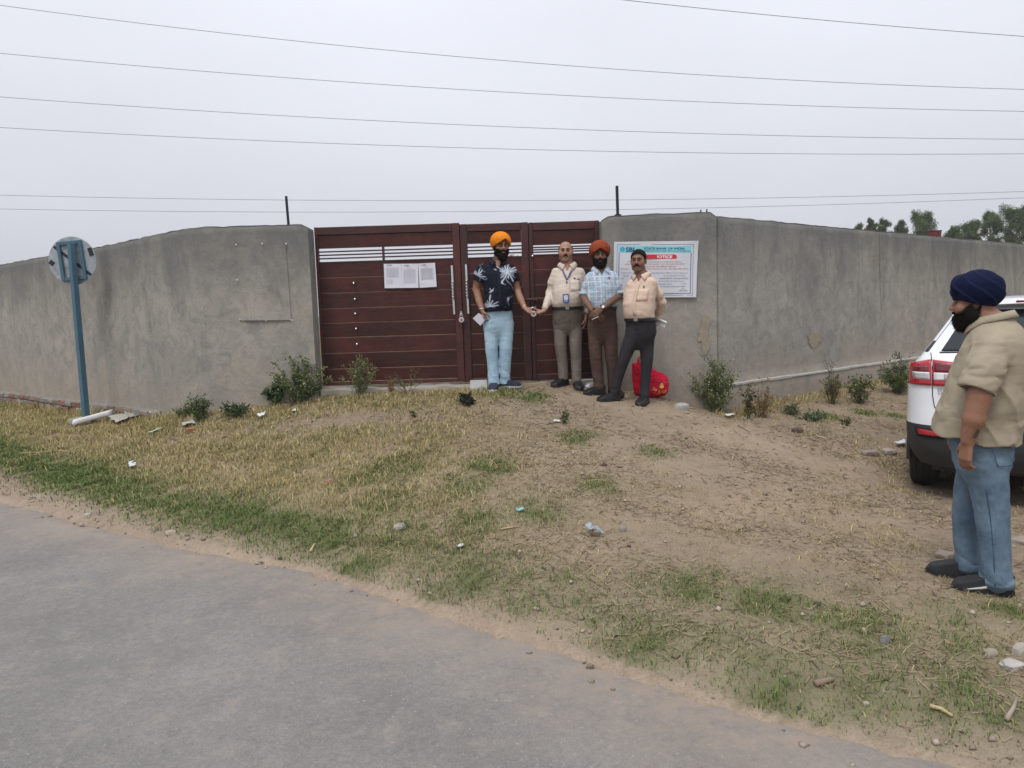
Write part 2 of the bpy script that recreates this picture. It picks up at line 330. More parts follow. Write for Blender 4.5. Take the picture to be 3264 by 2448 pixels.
# ================================================================== walls
def plaster(name):
    b = NB(name)
    big = b.noise(.55, 5, .6); med = b.noise(2.1, 7, .68, dist=.6); fine = b.noise(38, 5, .65); streak = b.noise(1.5, 5, .65, (1, 1, .42), dist=.9); cloud = b.noise(5.5, 6, .7, dist=.8); drip = b.noise(4.5, 3, .5, (1, 1, .04))
    c = b.mix(b.rng(big, .3, .7), (.285, .270, .243), (.338, .312, .272)); c = b.mix(b.rng(med, .40, .66, 0, .8), c, (.380, .350, .305)); c = b.mix(b.rng(cloud, .44, .64, 0, .75), c, (.222, .217, .204))
    c = b.mix(b.rng(streak, .48, .70, 0, .50), c, (.185, .183, .176)); c = b.mix(b.rng(drip, .66, .74, 0, .25), c, (.16, .157, .15))
    sep = b.n('ShaderNodeSeparateXYZ'); b.l(b.tc.outputs['Object'], sep.inputs[0]); z = sep.outputs['Z']
    zt = b.math('ADD', z, b.math('ADD', b.math('MULTIPLY', b.math('SUBTRACT', med, .5), 1.5), b.math('MULTIPLY', b.math('SUBTRACT', streak, .5), 1.6)))
    c = b.mix(b.rng(zt, 1.75, 2.7, 0, .85), c, (.142, .143, .139))          # weathered, sooty top
    c = b.mix(b.rng(zt, 1.25, .40, 0, .60), c, (.345, .290, .230))           # dusty brown foot
    c = b.mix(b.rng(b.noise(1.1, 6, .72, rot=(.3, .2, 1)), .60, .70, 0, .40), c, (.33, .262, .178))   # bare sandy patches
    c = b.mix(b.rng(b.noise(21, 3, .7), .70, .75, 0, .55), c, (.12, .12, .12))
    c = b.mix(1.0, c, b.mix(fine, (.80, .80, .80), (1.18, 1.18, 1.18)), 'MULTIPLY')
    b.bump(b.math('ADD', b.math('MULTIPLY', cloud, .7), b.math('MULTIPLY', fine, .25)), .6, .02)
    return b.done(c, .95, 0, .15)
M_PL = plaster('wall_plaster')
def wall(name, path, thick, z0, ztop, label, step=.07, lip=None, side=1):
    path = np.asarray(path, float); seg = np.r_[0, np.cumsum(np.linalg.norm(np.diff(path, axis=0), axis=1))]; n = int(seg[-1]/step)+1
    s = np.linspace(0, seg[-1], n); X = np.interp(s, seg, path[:, 0]); Y = np.interp(s, seg, path[:, 1])
    tx = np.gradient(X); ty = np.gradient(Y); L = np.hypot(tx, ty); nxx, nyy = -ty/L*side, tx/L*side       # from front to back
    zs = np.r_[np.linspace(0, .97, 30), .985, .995]; V = []
    for k, q in enumerate(zs):
        z = z0 + (ztop(s)-z0)*q; P = np.stack([X, Y, z], -1); d = .006*sn(P, 41, 2.2, 3) + (.014 if k == len(zs)-1 else 0)
        if lip is not None: d = d - np.where(z < lip, .035, 0)
        V.append(np.stack([X+nxx*d, Y+nyy*d, z], -1))
    zt = ztop(s)
    for q in (.04, .5, .96):
        P = np.stack([X, Y, zt], -1); V.append(np.stack([X+nxx*thick*q, Y+nyy*thick*q, zt+.008*sn(P+q, 43, 9, 3)], -1))
    for q in (.99, .6, 0): V.append(np.stack([X+nxx*thick, Y+nyy*thick, z0+(zt-z0)*q], -1))
    V = np.stack(V, 1); m = V.shape[1]; ii = np.arange(n*m).reshape(n, m)
    F = np.stack([ii[:-1, :-1], ii[1:, :-1], ii[1:, 1:], ii[:-1, 1:]], -1).reshape(-1, 4).tolist()
    F.append(ii[0].tolist()); F.append(ii[-1][::-1].tolist())
    o = mesh_obj(name, V.reshape(-1, 3), F, M_PL, smooth=True, sharp=40); tag(o, label, 'wall')
    bm = bmesh.new(); bm.from_mesh(o.data); bmesh.ops.recalc_face_normals(bm, faces=bm.faces); bm.to_mesh(o.data); bm.free()
    return o
def rag(s, seed, a=.010): return a*sn(np.asarray(s)[:, None], seed, 5.0, 3) + a*.7*np.sign(np.maximum(sn(np.asarray(s)[:, None], seed+1, 3.1, 2)-.55, 0))*-1
# left of the gate: short front piece, then the wing swings back to the left
WL0, WL1 = np.array([-3.7, 8.75]), np.array([-8.54, 12.6]); dW = (WL1-WL0)/np.linalg.norm(WL1-WL0)
bend = [WL0+np.array([.28, 0]), WL0+np.array([.13, .01]), WL0+dW*.08+np.array([.03, -.0]), WL0+dW*.28]
PL = [(-2.32, 8.75), (-2.6, 8.75), (-3.2, 8.75)] + [tuple(p) for p in bend] + [tuple(WL1), tuple(WL1+dW*14)]
wall_left = wall('boundary_wall', PL, .26, -.1, lambda s: 2.725 - .045*np.exp(-(s/.05)**2) - .04*np.clip((s-1.2)/3, 0, 1) + rag(s, 51), 'long grey cement wall left of the red gate, behind the blue sign post', side=-1)
wall_mid = wall('boundary_wall', [(1.105, 8.75), (2.44, 8.75)], .26, -.1, lambda s: 2.705+.012*s - .05*np.exp(-(s/.05)**2) - .055*np.exp(-((1.335-s)/.05)**2) + rag(s, 55), 'short cement wall panel between the red gate and the cracked corner, carrying the banner', side=1)
WR0, WR1 = np.array([2.462, 8.752]), np.array([9.99, 14.7]); dR = (WR1-WR0)/np.linalg.norm(WR1-WR0); nR = np.array([dR[1], -dR[0]])
wall_right = wall('boundary_wall', [tuple(WR0), tuple(WR0+dR*3), tuple(WR1), tuple(WR1+dR*12)], .26, -.1, lambda s: 2.665 - .02*np.clip(s/9, 0, 1) + rag(s, 59, .006), 'long receding cement wall on the right with a pale ledge near its foot', side=1, lip=.67)
M_LEDGE = simple('ledge_cement', (.42, .40, .365), .9, var=.2, scale=8, bump=.4)
bm = bmesh.new(); Lg = np.linalg.norm(WR1-WR0)+10
ang = math.atan2(dR[1], dR[0]); Mr = Matrix.Translation((WR0[0], WR0[1], 0)) @ Matrix.Rotation(ang, 4, 'Z')
for k in range(40): bm_box(bm, (k*.5+.02, -.046, .655+.004*math.sin(k*2.3)), (k*.5+.52, .02, .690+.004*math.sin(k*1.3)), .006, 1, Mr)
bm_obj('ledge', bm, M_LEDGE, wall_right)
M_SAND = simple('sandy_patch', (.285, .245, .190), .97, var=.3, scale=14, bump=.7, bscale=40)
def patch(name, px, py, w, h, seed, parent, p0, p1, off=.010):
    n = 26; r = np.random.default_rng(seed); a = np.arange(n)*2*math.pi/n; rad = 1+.24*np.sin(2*a+r.uniform(0, 6))+.20*np.sin(3*a+r.uniform(0, 6))+.16*r.normal(size=n)
    V = [on_plane(px, py, p0, p1)]
    for k in range(n): V.append(on_plane(px+w*rad[k]*math.cos(a[k]), py+h*rad[k]*math.sin(a[k]), p0, p1))
    V = np.array(V); d = np.array([p1[1]-p0[1], -(p1[0]-p0[0]), 0.0]); d /= np.linalg.norm(d); V = V + d*off
    V[0] += d*.002; F = [[0, k+1, (k+1) % n+1] for k in range(n)]
    return mesh_obj(name, V, F, M_SAND, parent, smooth=True)
patch('bare_patch', 2245, 1065, 22, 48, 5, wall_mid, (1, 8.75), (2.44, 8.75)); patch('bare_patch', 2598, 1080, 24, 22, 6, wall_right, WR0, WR1)
# bolts left standing on the corner top
M_STEEL = simple('old_steel', (.09, .085, .085), .6, .6, var=.3); M_IRON = simple('dark_iron', (.022, .022, .035), .55, .3, var=.3)
for px, h in ((2218, .02), (2233, .05), (2252, .055)):
    p = at_y(px, 676, 8.86); z0 = 2.705; tube('rebar_stub', [(p[0], 8.86, z0-.03), (p[0]+.004, 8.86, z0+h)], .009, M_STEEL, wall_mid, 6)
def post(px0, py0, px1, py1, label):
    a = at_y(px0, py0, 8.88); c = at_y(px1, py1, 8.88); bm = bmesh.new(); w = .015
    t = thing('iron_post', label, 'post', (c[0], c[1], 2.66), group='iron posts on the wall'); c = np.array([c[0], c[1], 2.66]); d = a-c
    V = []; prof = [(-w, -.0025), (w, -.0025), (w, .0025), (-w+.005, .0025), (-w+.005, .04), (-w, .04)]
    for k in (0, 1): V += [(d[0]*k+x, d[1]*k+y, d[2]*k) for x, y in prof]
    F = [[i, (i+1) % 6, 6+(i+1) % 6, 6+i] for i in range(6)] + [[5, 4, 3, 2, 1, 0], [6, 7, 8, 9, 10, 11]]
    mesh_obj('angle_bar', V, F, M_IRON, t); mesh_obj('foot_plate', *(lambda q: (q[0], q[1]))(tube_arrays([(0, 0, .0), (0, 0, .075)], .04, 4)), M_IRON, t)
post(912, 625, 920, 714, 'thin iron post standing on the wall left of the gate'); post(1967, 592, 1970, 688, 'thin iron post standing on the wall above the banner')
# bare brick footing along the left wing
M_BR = [simple('brick_red', (.205, .110, .082), .95, var=.4, scale=30, bump=.6), simple('brick_grey', (.225, .205, .185), .95, var=.3, scale=25, bump=.7), simple('brick_brown', (.205, .155, .125), .95, var=.3, scale=25, bump=.7)]
M_MORT = simple('mortar', (.20, .185, .165), .97, var=.3, scale=22, bump=.9, bscale=40)
nW = np.array([dW[1], -dW[0]]); nW = nW if nW[1] < 0 else -nW
angW = math.atan2(-dW[1], -dW[0])
def wing(sx, off, z): p = WL0 + dW*sx + nW*off; return (p[0], p[1], z)
protos = []
for k in range(5):
    bm = bmesh.new(); vv = bm_box(bm, (-.112, -.05, -.035), (.112, .05, .035), .009, 1)
    for v in bm.verts: v.co += Vector((random.uniform(-.006, .006), random.uniform(-.008, .006), random.uniform(-.004, .004)))
    me = bpy.data.meshes.new('brick'); bm.to_mesh(me); bm.free(); me.materials.append(M_BR[0]); protos.append(me)
nb = 0
for row in range(4):
    for k in range(34):
        s = 1.15 + k*.236 + (row % 2)*.118
        z = .465 - row*.084 - .008*math.sin(s*2)
        if s > 8.6 or (row == 0 and 2.6 < s < 3.4 and random.random() < .5): continue
        p = wing(s, .004+random.uniform(-.006, .014), z)
        if z < gz(*wing(s, .08, 0)[:2])-.05: continue
        o = bpy.data.objects.new('brick', protos[nb % 5]); nb += 1; COL.objects.link(o); o.parent = wall_left
        o.location = p; o.rotation_euler = (random.uniform(-.03, .03), random.uniform(-.02, .02), angW+random.uniform(-.03, .03)); o.scale = (random.uniform(.93, 1.02), 1, random.uniform(.92, 1.05))
        red = 3.0 < s < 4.4 or 5.6 < s < 6.2; o.material_slots[0].link = 'OBJECT'; o.material_slots[0].material = M_BR[0] if (red and random.random() < .45) else M_BR[1 if random.random() < .6 else 2]
def footing():
    s = np.arange(1.0, 9.5, .05); V = []; prof = [(.018, .0), (.022, .16), (.026, .30), (.030, .40), (.030, .47), (.018, .512), (-.02, .515)]
    for j, (o, z) in enumerate(prof):
        P = np.stack([s, np.full_like(s, z)], -1); d = .010*sn(P, 61, 5, 3); dz = (.012*sn(P, 62, 6, 3) if j > 4 else 0)
        q = WL0[None] + dW[None]*s[:, None] + nW[None]*(o+d)[:, None]; V.append(np.c_[q, np.full_like(s, z)+dz])
    V = np.stack(V, 1); n, m = V.shape[:2]; ii = np.arange(n*m).reshape(n, m)
    return V.reshape(-1, 3), np.stack([ii[:-1, :-1], ii[1:, :-1], ii[1:, 1:], ii[:-1, 1:]], -1).reshape(-1, 4)
mesh_obj('footing', *footing(), M_MORT, wall_left, smooth=True)
# faded poster left on the wall: sheet the colour of dust, pinned at the corners
def faded_poster():
    cs = [(752, 779), (911, 776), (929, 1020), (764, 1022)]; n = 16; V = []
    for j in range(n+1):
        v = j/n
        for i in range(n+1):
            u = i/n; px = (1-v)*((1-u)*cs[0][0]+u*cs[1][0]) + v*((1-u)*cs[3][0]+u*cs[2][0]); py = (1-v)*((1-u)*cs[0][1]+u*cs[1][1]) + v*((1-u)*cs[3][1]+u*cs[2][1])
            sag = 5*math.sin(u*math.pi)*(1-v)**2
            p = at_y(px, py+sag, 8.75); crease = .006*max(0, 1-abs(u-v*.8)*9) + .006*max(0, 1-abs((1-u)-v*.8)*9)
            V.append((p[0], 8.7405 - .016*math.sin(math.pi*u)**.7*v**10 - crease*.5*(1-v) - .0012*math.sin(9*u+5*v), p[2]))
    F = [[j*(n+1)+i, j*(n+1)+i+1, (j+1)*(n+1)+i+1, (j+1)*(n+1)+i] for j in range(n) for i in range(n)]
    b = NB('faded_sheet'); f = b.noise(3, 5); g = b.noise(14, 5, .65, (1, 1, .4)); c = b.mix(f, (.232, .222, .202), (.292, .276, .248)); c = b.mix(b.rng(g, .55, .75, 0, .5), c, (.235, .23, .22)); c = b.mix(b.rng(b.noise(1.7, 3), .55, .7, 0, .3), c, (.40, .30, .25))
    b.bump(g, .3, .01); m = b.done(c, .8, 0, .25)
    o = tag(mesh_obj('faded_poster', V, F, M_PL, smooth=True), 'dust-grey faded sheet pinned flat on the wall left of the gate', 'poster')
    mp = simple('paper_scrap', (.62, .60, .57), .8)
    for px, py in ((752, 779), (835, 776), (911, 776), (764, 1018), (847, 1022), (929, 1020), (755, 892)):
        p = at_y(px, py, 8.72); box('pin', (p[0]-.009, 8.728, p[2]-.007), (p[0]+.007, 8.733, p[2]+.008), mp, o)
faded_poster()

# ================================================================== gate
b = NB('gate_paint'); g1 = b.noise(2.6, 6, .65, (1, 1, 2.2)); g2 = b.noise(16, 5, .65, (.6, 1, 1.6)); g3 = b.noise(5, 5, .6, (1.2, 1, .15))
c = b.mix(b.rng(g1, .32, .7), (.031, .0085, .0080), (.088, .0170, .0145)); oi = b.n('ShaderNodeObjectInfo'); c = b.mix(1.0, c, b.mix(oi.outputs['Random'], (.62, .62, .62), (1.35, 1.3, 1.3)), 'MULTIPLY'); c = b.mix(b.rng(g3, .5, .75, 0, .75), c, (.024, .011, .0105)); c = b.mix(b.rng(g2, .60, .74, 0, .6), c, (.095, .045, .026))
geo = b.n('ShaderNodeNewGeometry'); sp = b.n('ShaderNodeSeparateXYZ'); b.l(geo.outputs['True Normal'], sp.inputs[0])
c = b.mix(b.math('MULTIPLY', b.rng(sp.outputs['Z'], .45, .8), b.rng(g2, .34, .5, .55, 1.0)), c, (.20, .125, .08))      # dust lying on the ledges
gr_ = b.noise(9, 6, .7, (.22, 1, 5.0)); c = b.mix(b.rng(gr_, .42, .70, 0, .55), c, (.066, .025, .017)); c = b.mix(b.rng(b.noise(1.4, 5, .7), .5, .75, 0, .5), c, (.030, .013, .012))
b.bump(b.math('ADD', b.math('ADD', g2, b.math('MULTIPLY', gr_, .8)), b.math('MULTIPLY', g1, .8)), .38, .007); M_GATE = b.done(c, b.rng(g2, .4, .7, .34, .7), 0, .5)
M_CHROME = simple('chrome', (.72, .72, .72), .16, 1.0, var=.08); M_WORN = simple('worn_metal', (.42, .36, .31), .6, .3, var=.3)
GY0 = 9.05
def zf(py, px=1240): return at_y(px, py, GY0)[2]
M_SLAT = simple('gate_slat', (.055, .022, .030), .5, var=.2)
def board(x0, x1, z0, z1, parent):                           # one pressed sheet: proud ledge on top, falling back to the foot
    y = GY0; t = .017; prof = [(0, z0+.002), (-.002, z0+.002), (-t, z1-.018), (-t, z1-.006), (-.002, z1-.001), (0, z1-.001)]
    V = [(x, y+dy, z) for x in (x0, x1) for dy, z in prof]; n = len(prof)
    F = [[i, (i+1) % n, n+(i+1) % n, n+i] for i in range(n)] + [list(range(n))[::-1], list(range(n, 2*n))]
    o = mesh_obj('board', V, F, M_GATE, parent)
    bm = bmesh.new(); bm.from_mesh(o.data); bmesh.ops.recalc_face_normals(bm, faces=bm.faces); bm.to_mesh(o.data); bm.free()
def leaf(name, label, cat, x0, x1, zb, zt, rows, slit, wl, wr, mull=None):
    t = tag(empty(name), label, cat); y0, y1 = GY0-.034, GY0+.03
    box('stile', (x0, y0, zb), (x0+wl, y1, zt), M_GATE, t, .004); box('stile', (x1-wr, y0, zb), (x1, y1, zt), M_GATE, t, .004)
    a, c = x0+wl+.001, x1-wr-.001
    box('rail', (a, y0, rows[0]), (c, y1, zt-.002), M_GATE, t, .004); box('rail', (a, y0+.004, zb), (c, y1, rows[-1]), M_GATE, t, .004)
    prev = rows[0]
    for z in rows[1:]:
        if abs(prev-slit[0]) < 1e-6: prev = z; continue
        board(a+.001, c-.001, z, prev, t); prev = z
    h = slit[0]-slit[1]; bars = 3
    for k in range(bars):
        zc = slit[0] - h*(k+1)/(bars+1) ; box('slat', (a, GY0-.02, zc-.008), (c, GY0+.012, zc+.008), M_SLAT, t, .002)
    box('slat_rail', (a, GY0-.024, slit[0]-.001), (c, GY0+.018, slit[0]+.008), M_SLAT, t); box('slat_rail', (a, GY0-.024, slit[1]-.010), (c, GY0+.018, slit[1]+.0005), M_SLAT, t)
    if mull is not None: box('mullion', (mull-.012, GY0-.026, slit[1]), (mull+.012, GY0+.02, slit[0]), M_SLAT, t)
    box('back_sheet', (a, GY0+.006, rows[-1]), (c, GY0+.010, slit[1]-.012), M_GATE, t); box('back_sheet', (a, GY0+.006, slit[0]+.010), (c, GY0+.010, rows[0]), M_GATE, t)
    box('gap_blocker', (x0-.03 if cat == 'gate' and name == 'wicket_gate' else x0-.0, GY0+.034, zb), (x0+.03, GY0+.05, zt-.01), M_SLAT, t); box('gap_blocker', (x1-.03, GY0+.034, zb), (x1+.03, GY0+.05, zt-.01), M_SLAT, t)  # dark strips added behind the gaps to block the sky showing through
    return t
rowsA = [zf(y) for y in (744, 786, 829, 879, 928, 977, 1024, 1070, 1120, 1170, 1211)]
gA = leaf('gate_leaf', 'wide left leaf of the dark red metal gate, carrying three white notices', 'gate', -2.316, -.574, .80, 2.712, rowsA, (rowsA[1], rowsA[2]), .035, .088, at_y(1222, 800, GY0)[0])
rowsB = [zf(y, 1570) for y in (737, 775, 819, 868, 917, 968, 1010, 1061, 1111, 1159, 1205)]
gB = leaf('wicket_gate', 'narrow dark red wicket door of the gate behind the man in orange turban', 'gate', -.568, .251, .79, 2.695, rowsB, (rowsB[1], rowsB[2]), .085, .085)
rowsC = [zf(y, 1790) for y in (733, 779, 809, 856, 903, 950, 1000, 1049, 1095, 1145, 1190)]
gC = leaf('gate_leaf', 'narrow right leaf of the dark red gate behind the man with the lanyard', 'gate', .257, 1.104, .785, 2.690, rowsC, (rowsC[1], rowsC[2]), .05, .05)
def twist_handle(px, y0, y1, parent):
    a = at_y(px-3, y0, GY0-.06); c = at_y(px+5, y1, GY0-.06); n = 60; V = []; F = []
    for i in range(n+1):
        t = i/n; p = a+(c-a)*t; w = .0125; tw = 0 if t < .33 or t > .70 else (t-.33)/.37*math.pi*3.0
        if t > .70: tw = math.pi*3.0
        r = w*(1.12 if .33 < t < .70 else 1.0)
        for k in range(8):
            an = math.pi/4*k; sq = r/max(abs(math.cos(an)), abs(math.sin(an)))*.92 if k % 2 else r*1.06
            V.append((p[0]+sq*math.cos(an+tw), p[1]+sq*math.sin(an+tw), p[2]))
    for i in range(n):
        for k in range(8): F.append([i*8+k, i*8+(k+1) % 8, (i+1)*8+(k+1) % 8, (i+1)*8+k])
    F += [list(range(8))[::-1], [n*8+k for k in range(8)]]
    h = mesh_obj('handle', V, F, M_CHROME, parent, smooth=True, sharp=40)
    for t in (.06, .94):
        p = a+(c-a)*t; tube('bracket', [(p[0], p[1], p[2]), (p[0], GY0-.03, p[2])], .008, M_CHROME, h, 8)
twist_handle(1443, 846, 1002, gA); twist_handle(1488, 843, 1000, gB)
def knob(px, py, parent, y=GY0-.03):
    p = at_y(px, py, y); bm = bmesh.new(); bmesh.ops.create_uvsphere(bm, u_segments=12, v_segments=8, radius=.017, matrix=Matrix.Translation((p[0], y-.02, p[2])))
    bmesh.ops.create_cone(bm, cap_ends=True, segments=12, radius1=.016, radius2=.009, depth=.03, matrix=Matrix.Translation((p[0], y+.004, p[2])) @ Matrix.Rotation(math.pi/2, 4, 'X'))
    bm_obj('knob', bm, M_CHROME, parent, smooth=True)
for px, py in ((1128, 903), (1132, 954), (1133, 1000), (1136, 1048), (1139, 1097)): knob(px, py, gA)
knob(1697, 817, gC, GY0-.04)
# bolt across wicket and right leaf, hasps
p = at_y(1675, 955, GY0-.05); q = at_y(1737, 951, GY0-.05)
bo = tube('slide_bolt', [(p[0], p[1], p[2]), (q[0], p[1], q[2])], .011, simple('rusty_bolt', (.12, .06, .045), .6, .3), gC, 8)
for x in (q[0]-.03, q[0]-.10, p[0]+.10): box('bolt_keeper', (x-.012, GY0-.068, p[2]-.018), (x+.012, GY0-.030, p[2]+.022), MATS['rusty_bolt'], gC, .003)
p = at_y(1470, 1000, GY0-.05); box('hasp', (p[0]-.012, GY0-.050, p[2]-.03), (p[0]+.012, GY0-.034, p[2]+.03), M_WORN, gA, .002)
def padlock(label, c, tilt=0.0, yaw=0.0, open_=False):
    t = thing('padlock', label, 'padlock', c, yaw); t.rotation_euler = (0, tilt, yaw)
    bm = bmesh.new(); bmesh.ops.create_cone(bm, cap_ends=True, segments=24, radius1=.033, radius2=.033, depth=.026, matrix=Matrix.Rotation(math.pi/2, 4, 'X'))
    bmesh.ops.bevel(bm, geom=[e for e in bm.edges if len(e.link_faces) == 2 and e.calc_face_angle(0) > 1], offset=.006, segments=2, affect='EDGES'); bd = bm_obj('lock_body', bm, simple('lock_steel', (.66, .66, .67), .3, .7, var=.1), t, sharp=35)
    bm = bmesh.new(); bmesh.ops.create_cone(bm, cap_ends=True, segments=16, radius1=.013, radius2=.013, depth=.002, matrix=Matrix.Translation((0, -.0145, -.003)) @ Matrix.Rotation(math.pi/2, 4, 'X')); bm_obj('emblem', bm, simple('lock_red', (.45, .035, .05), .5), bd)
    pts = [(-.017, 0, .02), (-.017, 0, .055)] + [(-.017*math.cos(a), 0, .055+.017*math.sin(a)) for a in np.linspace(.2, math.pi-.2, 9)] + [(.017, 0, .055), (.017, 0, .02 if not open_ else .046)]
    tube('shackle', pts, .0048, M_CHROME, t, 8)
p = at_y(1471, 1019, GY0-.085); padlock('small round padlock with red emblem hanging on the gate below the twisted handles', (p[0], GY0-.085, p[2]))
# concrete sill under the gate
bm = bmesh.new(); bm_box(bm, (-2.30, 8.80, .45), (1.10, 9.25, .765), .015, 2)
bmesh.ops.subdivide_edges(bm, edges=[e for e in bm.edges if e.calc_length() > 2], cuts=60)
for v in bm.verts: v.co += Vector((0, .012*math.sin(v.co.x*9+v.co.z*30), .007*math.sin(v.co.x*5.3)+.004*math.sin(v.co.x*21)))
tag(bm_obj('concrete_sill', bm, simple('sill_concrete', (.33, .30, .26), .95, var=.25, scale=9, bump=.6), smooth=False), 'low worn concrete sill under the red gate', 'sill')

# ================================================================== paper and print
def text_arrays(s, bold=0.0):
    cu = bpy.data.curves.new('t', 'FONT'); cu.body = s; cu.resolution_u = 3; cu.offset = bold
    o = bpy.data.objects.new('t', cu); COL.objects.link(o); dg = bpy.context.evaluated_depsgraph_get(); dg.update(); me = o.evaluated_get(dg).to_mesh()
    v = np.array([x.co[:] for x in me.vertices]); f = [list(p.vertices) for p in me.polygons]; o.evaluated_get(dg).to_mesh_clear()
    bpy.data.objects.remove(o); bpy.data.curves.remove(cu)
    return v, f
def put_text(s, fn, x0, x1, y0, y1, mat, parent, bold=0.0, name='lettering'):   # fn maps sheet coordinates to the world; fills the box
    v, f = text_arrays(s, bold); lo, hi = v.min(0), v.max(0); u = (v[:, 0]-lo[0])/(hi[0]-lo[0]); w = (v[:, 1]-lo[1])/(hi[1]-lo[1])
    P = np.array([fn(x0+(x1-x0)*a, y1+(y0-y1)*c) for a, c in zip(u, w)]); return mesh_obj(name, P, f, mat, parent)
def quad(name, fn, x0, x1, y0, y1, mat, parent, n=1):
    V = []; F = []
    for j in range(n+1):
        for i in range(n+1): V.append(fn(x0+(x1-x0)*i/n, y0+(y1-y0)*j/n))
    F = [[j*(n+1)+i, (j+1)*(n+1)+i, (j+1)*(n+1)+i+1, j*(n+1)+i+1] for j in range(n) for i in range(n)]
    return mesh_obj(name, V, F, mat, parent)
def flat(name, col, rough=.55):
    return MATS[name] if name in MATS else NB(name).done(col, rough, 0, .3)
M_VINYL = simple('banner_vinyl', (.60, .62, .66), .45, var=.05, scale=4); M_CYAN = flat('print_cyan', (.24, .60, .68)); M_NAVY = flat('print_navy', (.012, .022, .12)); M_REDP = flat('print_red', (.55, .035, .055))
M_WHT = flat('print_white', (.78, .78, .78)); M_LOGO = flat('print_logo_blue', (.03, .30, .48)); M_BLK = flat('print_black', (.02, .02, .025)); M_BLUE = flat('print_blue', (.04, .07, .28)); M_RTX = flat('print_pale_red', (.50, .10, .13)); M_BTX = flat('print_slate', (.13, .16, .30))
def banner():
    BY = 8.722; root = None
    def wob(px, py): return .006*math.sin(px*.045)*math.sin(py*.03+1) + (.012*max(0, (px-2195)/30)*max(0, (790-py)/25) if px > 2195 and py < 790 else 0)
    def fn(o):
        def g(cx, cy):                                      # sheet coordinates are pixels of a 4.879x enlargement starting at (1900,660)
            px, py = 1900+cx/4.879, 660+cy/4.879; p = at_y(px, py, BY); return (p[0], BY-o-wob(px, py), p[2])
        return g
    cs = [(280, 540), (1590, 525), (1556, 1402), (262, 1412)]; n = 24; V = []
    for j in range(n+1):
        for i in range(n+1):
            u, v = i/n, j/n; cx = (1-v)*((1-u)*cs[0][0]+u*cs[1][0])+v*((1-u)*cs[3][0]+u*cs[2][0]); cy = (1-v)*((1-u)*cs[0][1]+u*cs[1][1])+v*((1-u)*cs[3][1]+u*cs[2][1]); V.append(fn(0)(cx, cy))
    F = [[j*(n+1)+i, (j+1)*(n+1)+i, (j+1)*(n+1)+i+1, j*(n+1)+i+1] for j in range(n) for i in range(n)]
    root = tag(mesh_obj('notice_banner', V, F, M_VINYL, smooth=True), 'white bank notice banner with a cyan header on the wall right of the gate', 'banner')
    sk = lambda cx, cy: cx - (cy-540)*.024                  # the sheet narrows a little to its foot
    A, B_, C_, D_ = fn(.002), fn(.003), fn(.004), fn(.005)
    g = lambda f: (lambda x, y: f(sk(x, y), y))
    for x0, x1, y0, y1 in ((330, 336, 582, 1372), (1514, 1520, 578, 1372), (336, 1514, 578, 584), (336, 1514, 1366, 1372)): quad('border_line', g(A), x0, x1, y0, y1, M_BTX, root, 4)
    for x0, x1, y0, y1 in ((358, 368, 712, 1346), (1478, 1488, 712, 1346), (368, 1478, 1338, 1346)): quad('border_line', g(A), x0, x1, y0, y1, M_BLUE, root, 4)
    quad('header_band', g(A), 356, 1484, 606, 706, M_CYAN, root, 10)
    c0, c1, r = 414, 658, 36; m = 32; V = [g(B_)(c0+r*math.cos(a), c1+r*math.sin(a)) for a in np.linspace(0, 2*math.pi, m, endpoint=False)]; mesh_obj('logo_disc', V, [list(range(m))[::-1]], M_LOGO, root)
    V = [g(C_)(c0+9*math.cos(a), c1-2+9*math.sin(a)) for a in np.linspace(0, 2*math.pi, 16, endpoint=False)]; mesh_obj('logo_keyhole', V, [list(range(16))[::-1]], M_CYAN, root); quad('logo_slot', g(C_), c0-4, c0+4, c1+4, c1+r+1, M_CYAN, root)
    T = lambda s, x0, x1, y0, y1, m_, bold=0.0, f=B_: put_text(s, g(f), x0, x1, y0, y1, m_, root, bold)
    T('SBI', 464, 596, 626, 698, M_NAVY, .03); T('STATE BANK OF INDIA', 748, 1384, 628, 662, M_NAVY, .025)
    T('HEAD COMPLEX BAHU PLAZA, JAMMU (J&K) Email: sbi.10277@sbi.co.in', 640, 1470, 672, 696, M_NAVY, .01)
    rr = 34; V = [g(A)(1228+rr*math.cos(a), 772+rr*math.sin(a)) for a in np.linspace(-math.pi/2, math.pi/2, 12)] + [g(A)(600+rr*math.cos(a), 772+rr*math.sin(a)) for a in np.linspace(math.pi/2, 1.5*math.pi, 12)]; mesh_obj('title_pill', V, [list(range(24))[::-1]], M_REDP, root)
    T('PUBLIC NOTICE', 640, 1190, 752, 794, M_WHT, .035)
    for s, x0, x1, y in (('Property Mortgaged in Loan Account of GM AGRO Factory', 500, 1340, 852), ('situated at Vill. Kulam, Tehsil Nawanshahr, Distt. SBS Nagar (PB) 144514', 455, 1390, 888), ('Sharma S/o Sh Gian Mitter Sharma,', 700, 1256, 924), ('R/o B-2/121,', 388, 520, 962), ('Tehsil Nawanshahr, Distt. S.B.S Nagar (PB) 144514.', 790, 1446, 962)): T(s, x0, x1, y-13, y+11, M_RTX, .006)
